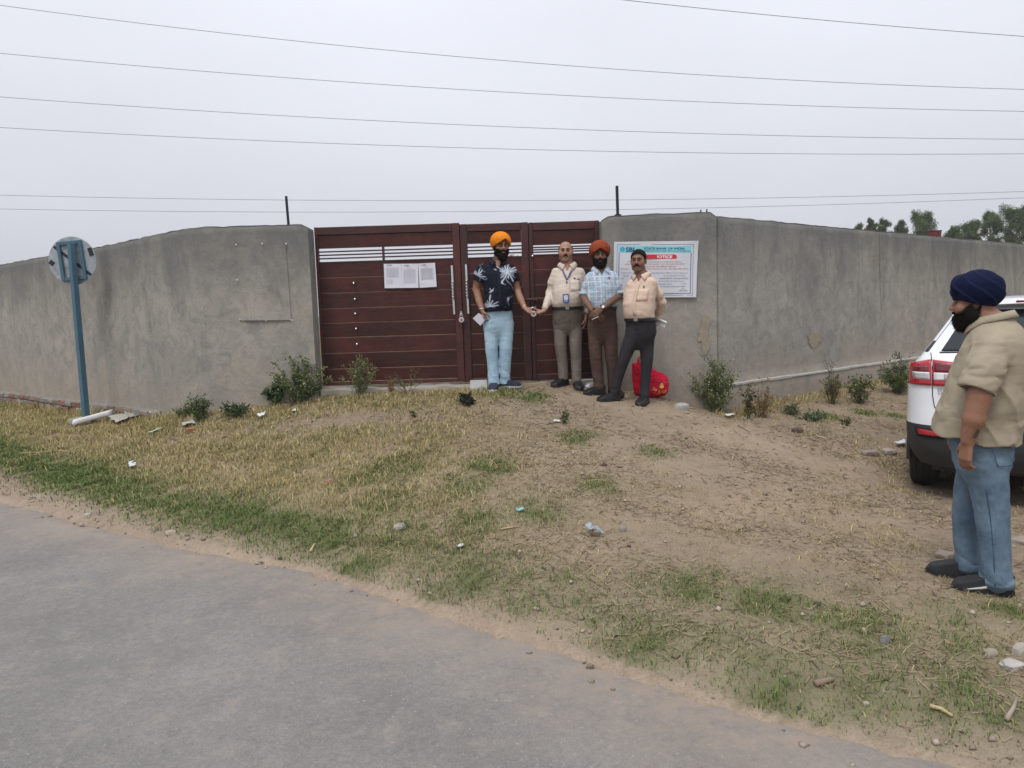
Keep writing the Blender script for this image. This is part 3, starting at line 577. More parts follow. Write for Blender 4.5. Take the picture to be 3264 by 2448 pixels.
    for s, x0, x1, y in (('Property: All that', 400, 560, 1026), ('measuring 2 Kanal, 2 Marlas, 6 Sarsai Comprised in', 870, 1440, 1026), ('Khata No.', 430, 520, 1068), ('(7-10) situated at Vill. Kulam,', 1060, 1405, 1068), ('and', 410, 440, 1108), ('vide sale Deed No. 1304 dated 09/04/2021', 1000, 1450, 1108),
        ('Sharma, along with super structure.', 990, 1396, 1152), ('been taken over on', 990, 1195, 1194), ('by the', 1345, 1416, 1194), ('Complex Bahu Plaza, Jammu (J&K)', 1010, 1402, 1236), ('Authorised Officer', 1302, 1440, 1298)): T(s, x0, x1, y-11, y+10, M_BTX, .006)
    sg = [(1330, 1282), (1352, 1276), (1368, 1268), (1376, 1264), (1384, 1274), (1398, 1280)]
    for (ax, ay), (bx, by) in zip(sg[:-1], sg[1:]): mesh_obj('signature', [g(B_)(ax, ay-2), g(B_)(bx, by-2), g(B_)(bx, by+2), g(B_)(ax, ay+2)], [[3, 2, 1, 0]], M_BLK, root)
banner()
M_PAPER = simple('paper', (.66, .66, .74), .8, var=.04, scale=3); M_GREYTX = flat('print_grey', (.36, .36, .45)); M_PALETX = flat('print_pale_grey', (.48, .48, .57))
def notice(cs, label, lines, seed, logo):
    Y = GY0-.034; r = random.Random(seed)
    def fn(o):
        def g(u, v):
            px = (1-v)*((1-u)*cs[0][0]+u*cs[1][0])+v*((1-u)*cs[3][0]+u*cs[2][0]); py = (1-v)*((1-u)*cs[0][1]+u*cs[1][1])+v*((1-u)*cs[3][1]+u*cs[2][1])
            p = at_y(px, py, Y); return (p[0], Y-o-.004*math.sin(u*3.1)*math.sin(v*5+seed), p[2])
        return g
    n = 8; V = [fn(0)(i/n, j/n) for j in range(n+1) for i in range(n+1)]; F = [[j*(n+1)+i, (j+1)*(n+1)+i, (j+1)*(n+1)+i+1, j*(n+1)+i+1] for j in range(n) for i in range(n)]
    o = tag(mesh_obj('paper_notice', V, F, M_PAPER, smooth=True), label, 'notice', 'bank letters stuck on the gate')
    put_text('SBI', fn(.002), logo[0], logo[0]+.20, logo[1], logo[1]+.05, M_BTX, o, .02); c0 = logo[0]-.06
    V = [fn(.002)(c0+.04*math.cos(a), logo[1]+.025+.026*math.sin(a)) for a in np.linspace(0, 2*math.pi, 14, endpoint=False)]; mesh_obj('logo_disc', V, [list(range(14))[::-1]], M_GREYTX, o)
    bmv = []; bmf = []
    for v, u0, u1 in lines:
        u = u0
        while u < u1-.03:                                   # each line of type broken into words
            w = r.uniform(.04, .13); e = min(u+w, u1); k = len(bmv); bmv += [fn(.002)(u, v-.006), fn(.002)(e, v-.006), fn(.002)(e, v+.006), fn(.002)(u, v+.006)]; bmf.append([k+3, k+2, k+1, k]); u = e+.018
    mesh_obj('small_print', bmv, bmf, M_GREYTX if seed == 3 else M_PALETX, o)['kind'] = 'stuff'
X = lambda x, y: (1200+x/10.055, 820+y/10.055)
notice([X(232, 212), X(786, 207), X(812, 985), X(262, 992)], 'leftmost of the three white bank letters stuck on the gate', [(.16+.035*k, .14, .86) for k in range(12)] + [(.66+.04*k, .14, .5) for k in range(5)], 1, (.26, .035))
notice([X(792, 207), X(1330, 203), X(1352, 978), X(812, 983)], 'middle one of the three white bank letters stuck on the gate', [(.19, .38, .62)] + [(.25+.035*k, .12, .85) for k in range(17)], 2, (.26, .06))
notice([X(1336, 202), X(1876, 175), X(1932, 946), X(1384, 980)], 'rightmost bank letter of the three on the gate, tilted, close to the handle', [(.16, .35, .65)] + [(.22+.03*k, .12, .86) for k in range(16)] + [(.86, .1, .35)], 3, (.26, .05))

# hairline cracks and shrinkage joints in the plaster
M_CRACK = simple('crack_dark', (.045, .043, .040), .95)
def crack(px0, py0, px1, py1, parent, p0, p1, seed, r_=.0022, jag=5.0):
    r = np.random.default_rng(seed); n = 22; t = np.linspace(0, 1, n); dx = np.cumsum(r.normal(0, jag*.45, n)); dx -= dx[0]+(dx[-1]-dx[0])*t; d = np.array([p1[1]-p0[1], -(p1[0]-p0[0]), 0.0]); d /= np.linalg.norm(d); d = d if d[1] < 0 else -d
    P = np.array([on_plane(px0+(px1-px0)*a+q, py0+(py1-py0)*a+q*.2, p0, p1)+d*.004 for a, q in zip(t, dx)]); v, f = tube_arrays(P, r_*(1-.7*np.abs(2*t-1)**3)*r.uniform(.6, 1.3, n), 5); mesh_obj('crack', v, f, M_CRACK, parent)
for k, (a, b_, c_, d_) in enumerate(((2802, 735, 2812, 1080), (3096, 765, 3100, 900))): crack(a, b_, c_, d_, wall_right, WR0, WR1, 300+k, .0016, 2.0)

# ================================================================== sign post by the left wall
b = NB('blue_paint'); f = b.noise(7, 5, .6); c = b.mix(f, (.045, .105, .155), (.075, .155, .210)); c = b.mix(b.rng(b.noise(24, 4, .7), .62, .7, 0, .6), c, (.05, .07, .09)); b.bump(f, .2, .004); M_BLUEP = b.done(c, .5, 0, .4)
b = NB('sign_back'); f = b.noise(9, 5, .65); c = b.mix(b.rng(f, .35, .65), (.235, .265, .290), (.39, .42, .44)); c = b.mix(b.rng(b.noise(22, 4, .75, (1, 1, .35)), .60, .68, 0, .7), c, (.14, .17, .17)); M_SIGNB = b.done(c, .5, .1, .4)
def sign():
    bp = at_z(275, 1334, .385); Y = bp[1]; t = thing('road_sign', 'round road sign seen from the back on a leaning blue post', 'sign', tuple(bp)); B = bp
    top = at_y(226, 776, Y); d = top-B; R = lambda p: np.asarray(p)-B
    w = .034; V = []; ax = d/np.linalg.norm(d); ux = np.cross(ax, [0, 1, 0]); ux /= np.linalg.norm(ux); uy = np.cross(ux, ax)
    a = math.radians(28); e1 = (math.cos(a)*ux+math.sin(a)*uy)*w; e2 = (-math.sin(a)*ux+math.cos(a)*uy)*w
    for q in (-.2*ax, d): V += [q+e1+e2, q-e1+e2, q-e1-e2, q+e1-e2]
    mesh_obj('post', V, [[0, 1, 5, 4], [1, 2, 6, 5], [2, 3, 7, 6], [3, 0, 4, 7], [4, 5, 6, 7]], M_BLUEP, t)
    cc = R(at_y(221, 830, Y)) + np.array([0, .075, 0]); r = .315; n = 48; tilt = math.radians(-4)
    disc = []
    for yy in (-.004, .004): disc += [(cc[0]+r*math.cos(k*2*math.pi/n), cc[1]+yy, cc[2]+r*math.sin(k*2*math.pi/n)) for k in range(n)]
    F = [[k, (k+1) % n, n+(k+1) % n, n+k] for k in range(n)] + [list(range(n)), list(range(2*n-1, n-1, -1))]
    pl = mesh_obj('sign_plate', disc, F, M_SIGNB, t, sharp=30)
    # welded rectangular frame
    ct, st = math.cos(tilt), math.sin(tilt); fw, fh, th = .165, .255, .022
    Mf = Matrix.Translation(Vector(cc)+Vector((0, -.025, 0))) @ Matrix.Rotation(tilt, 4, 'Y')
    for lo, hi in (((-fw, -.015, -fh), (-fw+2*th, .018, fh)), ((fw-2*th, -.015, -fh), (fw, .018, fh)), ((-fw+2*th, -.013, fh-2*th), (fw-2*th, .018, fh)), ((-fw+2*th, -.013, -fh), (fw-2*th, .018, -fh+2*th))): box('frame_bar', lo, hi, M_BLUEP, t, .003, M=Mf)
    md = simple('black_tape', (.02, .022, .03), .6)
    Md = Matrix.Translation(Vector(cc)+Vector((0, -.0065, 0))) @ Matrix.Rotation(math.radians(40), 4, 'Y')
    box('tape_strip', (-.30, 0, -.018), (.30, .0015, .018), md, pl, M=Md)
    for (dx, dz, w_, h_, an) in ((-.275, -.02, .035, .03, 40), (.25, .11, .030, .055, -15)): box('tape_strip', (-w_, 0, -h_), (w_, .0015, h_), md, pl, M=Matrix.Translation(Vector(cc)+Vector((dx, -.0065, dz))) @ Matrix.Rotation(math.radians(an), 4, 'Y'))
    g = gz(B[0], B[1]); bm = bmesh.new(); bm_box(bm, (-.17, -.12, g-B[2]-.05), (.13, .12, g-B[2]+.035), .02, 2)
    for v in bm.verts: v.co += Vector((random.uniform(-.02, .02), random.uniform(-.02, .02), random.uniform(-.008, .008)))
    bm_obj('concrete_foot', bm, MATS['sill_concrete'], t)
sign()

# ================================================================== overhead wires
WIRES = [('topmost wire, crossing only the upper right corner of the sky', [(1990, 0), (2600, 62), (3264, 116)], 15.0), ('uppermost of the wires spanning the whole sky', [(0, 20), (900, 118), (2000, 228), (2600, 262), (3264, 282)], 17.0),
    ('second wire from the top spanning the whole sky', [(0, 170), (900, 246), (1800, 305), (2600, 338), (3264, 355)], 17.4), ('third wire from the top spanning the whole sky', [(0, 310), (900, 366), (1800, 413), (2600, 436), (3264, 443)], 17.8),
    ('fourth wire spanning the sky, lowest of the upper four', [(0, 408), (900, 447), (1800, 482), (2600, 492), (3264, 489)], 18.2), ('upper of the two low wires passing close above the gate', [(0, 623), (900, 635), (1632, 641), (2300, 634), (3264, 610)], 21.0),
    ('lower of the two low wires just above the gate', [(0, 667), (900, 673), (1632, 675), (2300, 662), (3264, 630)], 21.4)]
M_WIRE = simple('cable', (.05, .05, .06), .6, .2)
for lab, pts, Y in WIRES:
    q = np.array(pts, float); co = np.polyfit(q[:, 0], q[:, 1], 2); xs = np.linspace(min(0, q[0, 0]-300)-1200, 4500, 50)
    P = np.array([at_y(x, np.polyval(co, x), Y) for x in xs])
    tag(tube('overhead_wire', P, .0048, M_WIRE, n=6), lab, 'wire', 'overhead wires')

# ================================================================== trees beyond the wall
M_BARK = simple('bark', (.20, .165, .13), .9, var=.3, scale=6, bump=.5, bscale=14)
M_LEAF = vcol_mat('leaf', .65, .25, 3, trans=.25); M_WEED = vcol_mat('weed_leaf', .7, .2, 20, trans=.2)
def leaf_quads(C, size, asp, rng, droop=.0, flat=.0):
    n = len(C); a = rng.normal(size=(n, 3)); a[:, 2] = a[:, 2]*(1-flat)-droop; a /= np.linalg.norm(a, axis=1)[:, None]; u = rng.normal(size=(n, 3)); u -= a*(u*a).sum(1)[:, None]; u /= np.linalg.norm(u, axis=1)[:, None]
    s = size*rng.uniform(.6, 1.35, n)[:, None]; w = s*asp
    nn = np.cross(a, u); V = np.stack([C, C+a*s*.5+u*w*.5+nn*s*.05, C+a*s, C+a*s*.5-u*w*.5+nn*s*.05], 1).reshape(-1, 3); return V, np.arange(4*n).reshape(n, 4)
def tree(name, label, base, H, W, seed, dens=1.0, trunk_clear=.35, bushy=False, group='trees beyond the right wall', lean=0.0):
    r = np.random.default_rng(seed); t = thing(name, label, 'tree', base, group=group)
    nk = 9; zz = np.linspace(0, H*.93, nk); px = np.cumsum(r.normal(0, .012*H, nk))+lean*zz; py = np.cumsum(r.normal(0, .012*H, nk)); T = np.stack([px, py, zz], 1); T[0, :2] = 0
    parts = [tube_arrays(T, np.linspace(.022*H, .003*H, nk), 7)]; C = []; K = []
    nl = 26
    for k in range(nl):
        f = trunk_clear + (1-trunk_clear)*((k+r.uniform(0, .8))/nl)**.9; f = min(f, .97); o = np.array([np.interp(f*H*.93, zz, T[:, i]) for i in range(3)])
        g = (f-trunk_clear)/(1-trunk_clear); ln = W*.5*min(1, (1-g)*2.4+.30)*min(1, .55+g)*r.uniform(.35, 1.1); an = r.uniform(0, 6.28)
        d = np.array([math.cos(an), math.sin(an), r.uniform(.35, .95)]); e = o+d*ln; m = o+d*ln*.55+np.array([0, 0, .06*ln])
        parts.append(tube_arrays([o, m, e], [.008*H*(1-.6*g), .005*H*(1-.5*g), .0018*H], 5))
        for q in range(int(7+5*r.random())):
            ct = m+(e-m)*r.uniform(-.2, 1.15)+r.normal(0, .055*W, 3); nq = int(70*dens*r.uniform(.4, 1.3)); rr = W*r.uniform(.05, .115)
            dv = r.normal(size=(nq, 3)); dv /= np.linalg.norm(dv, axis=1)[:, None]; pts = ct+dv*(r.random(nq)**.5)[:, None]*rr*1.5*np.array([1, 1, 1.3]); C.append(pts); K += [r.normal(0, .22)]*nq
    C = np.concatenate(C); K = np.array(K); V, F = leaf_quads(C, .015*W+.105, .34, r, droop=.8)
    base_c = np.array([.075, .125, .045]); tone = (1+K+r.normal(0, .18, len(K)))[:, None]; yel = np.clip(r.normal(.15, .2, len(K)), 0, .6)[:, None]
    col = (base_c*(1-yel)+np.array([.16, .17, .065])*yel)*np.clip(tone, .35, 1.8); col = np.repeat(col, 4, 0)
    v, f = join_arrays(parts); mesh_obj('trunk', v, f, M_BARK, t, smooth=True); mesh_obj('crown', V, F, M_LEAF, t, colors=col)['kind'] = 'stuff'
    return t
TREES = [(2686, 712, 17, 'faint little eucalyptus tip at the far left end of the tree row', 95), (2729, 699, 30, 'thin pale eucalyptus, second from the left in the tree row', 80), (2763, 701, 30, 'small rounded eucalyptus beside the thin pale one', 78), (2790, 679, 27, 'narrow see-through eucalyptus, first of the tight trio', 72),
    (2816, 681, 32, 'dense upright eucalyptus in the middle of the tight trio', 70), (2848, 689, 33, 'leaning eucalyptus at the right of the tight trio', 70), (2932, 668, 72, 'broad eucalyptus standing alone left of the red pot on the wall', 66), (3038, 719, 52, 'low dark rounded tree right of the red pot on the wall', 60),
    (3100, 692, 62, 'bushy sloping tree left of the tallest thin eucalyptus', 62), (3148, 663, 58, 'tall thin eucalyptus with bare lower limbs above the far wall', 62), (3232, 654, 85, 'large eucalyptus at the right edge above the navy turban', 58), (3300, 632, 80, 'eucalyptus cut off by the right edge of the picture', 58)]
for k, (px, py, w, lab, Y) in enumerate(TREES):
    p = at_y(px, py, Y); H = p[2]-.05; W = w/FPX*math.hypot(p[0], Y)*(1.2 if w < 40 else .85 if w > 75 else 1.05)
    tree('eucalyptus_tree', lab, (p[0], Y, .15), H, max(W, .9), 100+k, dens=1.0 if w > 40 else .8, trunk_clear=.62, bushy=k == 7)
for k, (px, py, w, lab) in enumerate(((1640, 806, 46, 'leafy tree glimpsed through the slits of the wicket door'), (1896, 803, 40, 'leafy tree glimpsed through the right gate slits beside the rust turban'))):
    p = at_y(px, py, 34); tree('yard_tree', lab, (p[0], 34, .2), p[2]-.2, w/FPX*34*1.5, 140+k, dens=1.2, trunk_clear=.3, bushy=True, group='trees inside the yard')
# red pot on the far wall
q = on_plane(2978, 752, WR0+np.array([-.2, .25]), WR1+np.array([-.2, .25])); zr = 2.64
pt = thing('clay_pot', 'small red pot standing on top of the right wall', 'pot', (q[0], q[1], zr)); M_POT = simple('pot_red', (.15, .035, .04), .7)
prof = [(.0, 0), (.09, 0), (.105, .04), (.11, .12), (.108, .15)]; n = 20; V = []; F = []
for r_, z in prof: V += [(r_*math.cos(k*2*math.pi/n), r_*math.sin(k*2*math.pi/n), z) for k in range(n)]
for i in range(len(prof)-1):
    for k in range(n): F.append([i*n+k, i*n+(k+1) % n, (i+1)*n+(k+1) % n, (i+1)*n+k])
mesh_obj('pot_body', V, F, M_POT, pt, smooth=True)
tube('rim', [(.112*math.cos(a), .112*math.sin(a), .152) for a in np.linspace(0, 2*math.pi, 25)], .009, M_POT, pt, 6)

# ================================================================== weeds and shrubs
def weed(name, label, base, H, W, seed, nst=14, leaf=.028, nleaf=30, col=(.075, .10, .045), stem_col=(.12, .13, .06), tips=None, spread=1.0, low=.15, dead=0.0, asp=.42, cat='plant', thick=.0035, leafless=False):
    r = np.random.default_rng(seed); t = thing(name, label, cat, tuple(base)); parts = []; C = []; tipC = []
    for k in range(nst):
        an = r.uniform(0, 6.28); f = r.uniform(0, 1)**.6; lean = W*.5*f*spread; h = H*(1-.55*f*f)*r.uniform(.65, 1.05)
        o = np.array([math.cos(an), math.sin(an), 0])*W*.10*f; tt = np.linspace(0, 1, 7)[:, None]
        P = o + np.array([math.cos(an), math.sin(an), 0])*lean*tt**1.25 + np.array([0, 0, 1])*h*tt + r.normal(0, .012*H, (7, 3))*tt
        P[0, 2] -= .06; parts.append(tube_arrays(P, np.linspace(thick, thick*.3, 7), 5)); nsub = 0 if leafless else r.integers(2, 5)
        segs = [P]
        for q in range(nsub):
            i = r.integers(2, 6); a2 = r.uniform(0, 6.28); l2 = h*r.uniform(.15, .38); d = np.array([math.cos(a2)*.7, math.sin(a2)*.7, .75]); S = np.array([P[i], P[i]+d*l2*.5, P[i]+d*l2+np.array([0, 0, -.02*l2])]); parts.append(tube_arrays(S, [thick*.6, thick*.5, thick*.2], 4)); segs.append(S)
        for S in segs:
            nn = max(2, int(nleaf/len(segs))); u = r.uniform(low, 1, nn)*(len(S)-1); i = np.clip(u.astype(int), 0, len(S)-2); C.append(S[i]+(S[i+1]-S[i])*(u-i)[:, None]+r.normal(0, .012, (nn, 3)))
            if tips is not None: tipC.append(S[-1]+r.normal(0, .014, (4, 3)))
    C = np.concatenate(C); V, F = leaf_quads(C, leaf, asp, r, droop=-.15)
    tone = np.clip(1+r.normal(0, .28, len(C)), .4, 1.9)[:, None]; c_ = np.array(col)*np.array([1.55, 1.42, 1.25])*tone; dd = (r.random(len(C)) < dead)[:, None]; c_ = np.where(dd, np.array([.20, .14, .07])*tone, c_); colr = np.repeat(c_, 4, 0)
    if tips is not None:
        tc = np.concatenate(tipC); v2, f2 = leaf_quads(tc, leaf*.55, .9, r); V = np.concatenate([V, v2]); F = np.concatenate([F, f2+len(C)*4]); colr = np.concatenate([colr, np.repeat(np.array(tips)*np.clip(1+r.normal(0, .2, len(tc)), .5, 1.5)[:, None], 4, 0)])
    v, f = join_arrays(parts); mesh_obj('stems', v, f, simple('stem_%d' % int(stem_col[0]*1000), stem_col, .8, var=.3), t, smooth=True)['kind'] = 'stuff'
    mesh_obj('foliage', V, F, M_WEED, t, colors=colr)['kind'] = 'stuff'
    return t
def pw(px, py, h, w):                                       # foot pixel, height and width in pixels -> place and size
    g = ground_pt(px, py); s = np.linalg.norm(g[:2])/FPX; return g, h*s*.98, w*s
for nm, lab, px, py, h, w, kw in (
    ('shrub', 'big bushy green shrub with pale flower tips at the left gate pillar', 955, 1282, 150, 185, dict(seed=1, nst=46, leaf=.034, nleaf=62, tips=(.30, .31, .16), col=(.060, .088, .036), stem_col=(.10, .12, .05))),
    ('shrub', 'small dark-leaved plant at the left foot of the big pillar shrub', 882, 1288, 78, 60, dict(seed=2, nst=14, leaf=.05, nleaf=34, col=(.035, .065, .030), asp=.55)),
    ('weed', 'airy branching weed in front of the left gate leaf', 1145, 1258, 132, 125, dict(seed=3, nst=20, leaf=.030, nleaf=44, tips=(.30, .27, .14), col=(.070, .10, .045))),
    ('weed', 'thin reddish dry weed between two green ones at the gate', 1245, 1250, 52, 42, dict(seed=4, nst=12, leaf=.018, nleaf=16, col=(.12, .10, .05), stem_col=(.22, .13, .07), dead=.4)),
    ('weed', 'spiky weed with few slanting stems under the bank letters', 1303, 1254, 98, 95, dict(seed=5, nst=8, leaf=.024, nleaf=40, col=(.085, .10, .055), spread=1.25)),
    ('weed', 'feathery green weed by the left wall in front of the rubble', 636, 1338, 86, 95, dict(seed=6, nst=20, leaf=.045, nleaf=40, col=(.045, .075, .032), asp=.25)),
    ('weed', 'low feathery weed left of the rubble heap', 592, 1330, 56, 50, dict(seed=7, nst=10, leaf=.045, nleaf=34, col=(.050, .08, .035), asp=.25)),
    ('weed', 'dark low weed right of the rubble by the left wall', 750, 1330, 52, 80, dict(seed=8, nst=14, leaf=.05, nleaf=26, col=(.036, .060, .034), spread=1.3)),
    ('weed', 'small upright weed beside the brick footing behind the scraps', 432, 1322, 62, 36, dict(seed=9, nst=7, leaf=.04, nleaf=24, col=(.045, .075, .035))),
    ('shrub', 'pale flowering shrub at the cracked corner of the right wall', 2282, 1316, 178, 160, dict(seed=10, nst=46, leaf=.030, nleaf=60, tips=(.34, .36, .20), col=(.070, .095, .042))),
    ('weed', 'cluster of dry brown stalks at the foot of the right wall', 2425, 1330, 122, 110, dict(seed=11, nst=24, leaf=.03, nleaf=12, col=(.10, .075, .04), stem_col=(.185, .115, .062), dead=.7, spread=.9, thick=.005)),
    ('weed', 'dark leafy stalk left of the dry brown stalks', 2385, 1338, 120, 42, dict(seed=12, nst=6, leaf=.045, nleaf=30, col=(.05, .055, .03), dead=.3, spread=.5, asp=.6)),
    ('weed', 'tall upright olive weed in the middle of the right wall foot', 2652, 1286, 132, 75, dict(seed=13, nst=26, leaf=.045, nleaf=30, col=(.075, .078, .038), spread=.6, asp=.18, stem_col=(.14, .12, .06))),
    ('weed', 'low dark weed right of the tall olive weed', 2740, 1284, 100, 80, dict(seed=14, nst=22, leaf=.04, nleaf=34, col=(.055, .070, .035))),
    ('shrub', 'dense green bush at the wall left of the white car', 2866, 1254, 112, 120, dict(seed=15, nst=40, leaf=.05, nleaf=50, col=(.052, .078, .030), asp=.22)),
    ('weed', 'low grey-green weed on the soil near the right wall', 2590, 1340, 36, 70, dict(seed=16, nst=16, leaf=.035, nleaf=24, col=(.06, .085, .05), spread=1.4)),
    ('weed', 'flat grey-green weed right below the dry stalks', 2525, 1320, 34, 60, dict(seed=17, nst=14, leaf=.035, nleaf=24, col=(.055, .075, .045), spread=1.4)),
    ('weed', 'tiny weed alone on the pale soil near the car', 2697, 1356, 24, 22, dict(seed=18, nst=6, leaf=.03, nleaf=20, col=(.05, .075, .035))),
    ('seedling', 'single small seedling with one bare stem on the bare path', 1803, 1350, 46, 30, dict(seed=19, nst=3, leaf=.035, nleaf=34, col=(.05, .065, .03), low=.7, spread=.3)),
    ('weed', 'dark wilted clump in the golden grass before the gate', 1487, 1292, 32, 42, dict(seed=20, nst=9, leaf=.06, nleaf=18, col=(.025, .032, .022), spread=1.2, asp=.7)),
    ('weed', 'tiny dark weed beside the brown brick piece on the path', 1318, 1330, 18, 20, dict(seed=21, nst=6, leaf=.03, nleaf=14, col=(.05, .06, .03)))):
    g, H, W = pw(px, py, h, w); weed(nm, lab, g, H, W, **kw)

# ================================================================== grass and straw on the ground
def scatter_grass():
    r = np.random.default_rng(77)
    n = 2000000; x = r.uniform(-9.6, 6.0, n); y = r.uniform(1.6, 13.0, n)
    keep = (np.abs(x) < y*.75+.5); x, y = x[keep], y[keep]
    # stay in front of the walls
    lim = np.where(x < -3.7, 8.75+(-3.7-x)*(dW[1]/-dW[0]), np.where(x > 2.46, 8.75+(x-2.46)*(dR[1]/dR[0]), 8.72)); k = y < lim-.04; x, y = x[k], y[k]
    G, D, M_, L, e = grass_fields(x, y); d_cam = np.hypot(x, y)
    tu = sn(np.stack([x, y], -1), 73, 16, 2); pr = np.clip(G*1.0+D*.60, 0, 1)*np.clip(.62+.75*tu, .06, 1.25); k = r.random(len(x)) < pr*np.clip(d_cam/5.0, .75, 1.0); x, y, G, D, M_, d_cam = (a[k] for a in (x, y, G, D, M_, d_cam)); n = len(x)
    z = np.concatenate([ground_z(x[i:i+20000], y[i:i+20000]) for i in range(0, n, 20000)])
    isg = r.random(n) < np.clip(G/(G+D+1e-6)*1.1 + M_*.55, 0, .97)
    clump = np.clip(sn(np.stack([x, y], -1), 71, 9, 2)*.5+.8, .3, 1.4)
    L2 = L[k]; h = np.where(isg, r.uniform(.022, .058, n), r.uniform(.024, .085, n))*clump*(.55+.45*np.clip(L2*1.3+G, 0, 1))*(1+1.7*wall_foot(x, y)*r.uniform(.3, 1.2, n)); w = np.where(isg, .0017, .0014)*r.uniform(.8, 1.5, n)*np.clip(d_cam/4.5, 1.0, 1.8)
    an = r.uniform(0, 6.28, n); le = h*r.uniform(.2, 1.2, n); dx, dy = np.cos(an)*le, np.sin(an)*le; sx, sy = -np.sin(an+r.normal(0, .5, n))*w, np.cos(an)*w
    B = np.stack([x, y, z-.006], 1); S = np.stack([sx, sy, np.zeros(n)], 1); Md = B+np.stack([dx*.35, dy*.35, h*.62], 1); T = B+np.stack([dx, dy, h], 1)
    V = np.stack([B-S, B+S, Md+S*.8, Md-S*.8, T], 1).reshape(-1, 3); i0 = np.arange(n)[:, None]*5
    tris = np.concatenate([i0+[0, 1, 2], i0+[0, 2, 3], i0+[3, 2, 4]], 0)
    t = r.random(n)[:, None]; green = np.array([.066, .108, .026])*(1-t)+np.array([.165, .225, .066])*t; dry = np.array([.25, .205, .085])*(1-t)+np.array([.60, .48, .25])*t
    mix_ = r.random(n)[:, None] < .22; dry = np.where(mix_, np.array([.24, .24, .09])*(.7+.6*t), dry)
    col = np.where(isg[:, None], green, dry)*np.clip(1+r.normal(0, .14, n), .5, 1.6)[:, None]; col = np.repeat(col, 5, 0)
    tag(mesh_obj('grass', V, tris, M_GRASS, colors=col), kind='stuff')
    # straw lying flat
    n = 260000; x = r.uniform(-5.5, 5.6, n); y = r.uniform(1.8, 10.0, n); k = (np.abs(x) < y*.8+.6); x, y = x[k], y[k]
    lim = np.where(x < -3.7, 8.75+(-3.7-x)*(dW[1]/-dW[0]), np.where(x > 2.46, 8.75+(x-2.46)*(dR[1]/dR[0]), 8.72)); e = edge_dist(x, y); nn = sn(np.stack([x, y], -1), 72, 2.2, 3)
    p = np.clip(.22+.50*nn, .02, 1)*np.clip((e-.02)/.5, 0, 1)*np.where(x < -1, .55, 1)*(1-.7*gauss(x, y, .9, 8.1, .9, .5))*(1-.55*gauss(x, y, 2.0, 7.5, .8, 1.0)); k = (y < lim-.05) & (r.random(len(x)) < p); x, y = x[k], y[k]; n = len(x)
    z = np.concatenate([ground_z(x[i:i+20000], y[i:i+20000]) for i in range(0, n, 20000)])
    L_ = r.gamma(2.2, .016, n)+.012; an = r.uniform(0, 6.28, n); d = np.stack([np.cos(an)*L_*.5, np.sin(an)*L_*.5, r.normal(0, .10, n)*L_], 1); w = .0017*r.uniform(.7, 1.6, n)*np.clip(np.hypot(x, y)/4.5, 1, 1.7); s = np.stack([-np.sin(an)*w, np.cos(an)*w, np.zeros(n)], 1); C = np.stack([x, y, z+.005+np.abs(r.normal(0, .004, n))], 1)
    V = np.stack([C-d-s, C-d+s, C+d+s, C+d-s], 1).reshape(-1, 3); t = r.random(n)[:, None]; col = np.array([.16, .12, .07])*(1-t)+np.array([.40, .32, .19])*t; dk = r.random(n)[:, None] < .16; col = np.where(dk, np.array([.10, .07, .045])*(.6+.8*t), col)
    tag(mesh_obj('straw_litter', V, np.arange(4*n).reshape(n, 4), M_GRASS, colors=np.repeat(col, 4, 0)), kind='stuff')
    # pebbles and crumbs of earth
    n = 5500; x = r.uniform(-6, 5.6, n); y = r.uniform(1.7, 10.5, n); e = edge_dist(x, y); k = (np.abs(x) < y*.85+.6) & (e > -.15) & (r.random(n) < np.where(e < .5, .8, .5)); x, y = x[k], y[k]; lim = np.where(x < -3.7, 8.75+(-3.7-x)*(dW[1]/-dW[0]), np.where(x > 2.46, 8.75+(x-2.46)*(dR[1]/dR[0]), 8.72)); k = y < lim-.05; x, y = x[k], y[k]; n = len(x)
    z = np.maximum(ground_z(x, y), np.where(edge_dist(x, y) < 0, .005, -1)); s = np.clip(r.gamma(1.5, .0042, n)+.0025, 0, .020); o8 = np.array([(1, 0, 0), (0, 1, 0), (-1, 0, 0), (0, -1, 0), (0, 0, .75), (0, 0, -.6)]); fo = np.array([(0, 1, 4), (1, 2, 4), (2, 3, 4), (3, 0, 4), (1, 0, 5), (2, 1, 5), (3, 2, 5), (0, 3, 5)])
    an = r.uniform(0, 6.28, n); ca, sa = np.cos(an), np.sin(an); J = o8[None]*(1+r.normal(0, .22, (n, 6, 3))); J[..., 0] *= r.uniform(.9, 1.6, n)[:, None]
    X_ = J[..., 0]*ca[:, None]-J[..., 1]*sa[:, None]; Y_ = J[..., 0]*sa[:, None]+J[..., 1]*ca[:, None]; V = np.stack([x[:, None]+X_*s[:, None], y[:, None]+Y_*s[:, None], z[:, None]+(J[..., 2]+.25)*s[:, None]], -1).reshape(-1, 3); F = (fo[None]+np.arange(n)[:, None, None]*6).reshape(-1, 3)
    t = r.random(n)[:, None]; col = np.array([.19, .145, .11])*(1-t)+np.array([.38, .32, .26])*t; col = np.where(r.random(n)[:, None] < .025, np.array([.26, .14, .10]), col); col = np.where(r.random(n)[:, None] < .10, np.array([.08, .065, .05]), col)
    tag(mesh_obj('pebbles', V, F, vcol_mat('pebble', .95, .2, 40), colors=np.repeat(col, 6, 0)), kind='stuff')
M_GRASS = vcol_mat('grass_blade', .75, .1, 5, trans=.15)
scatter_grass()

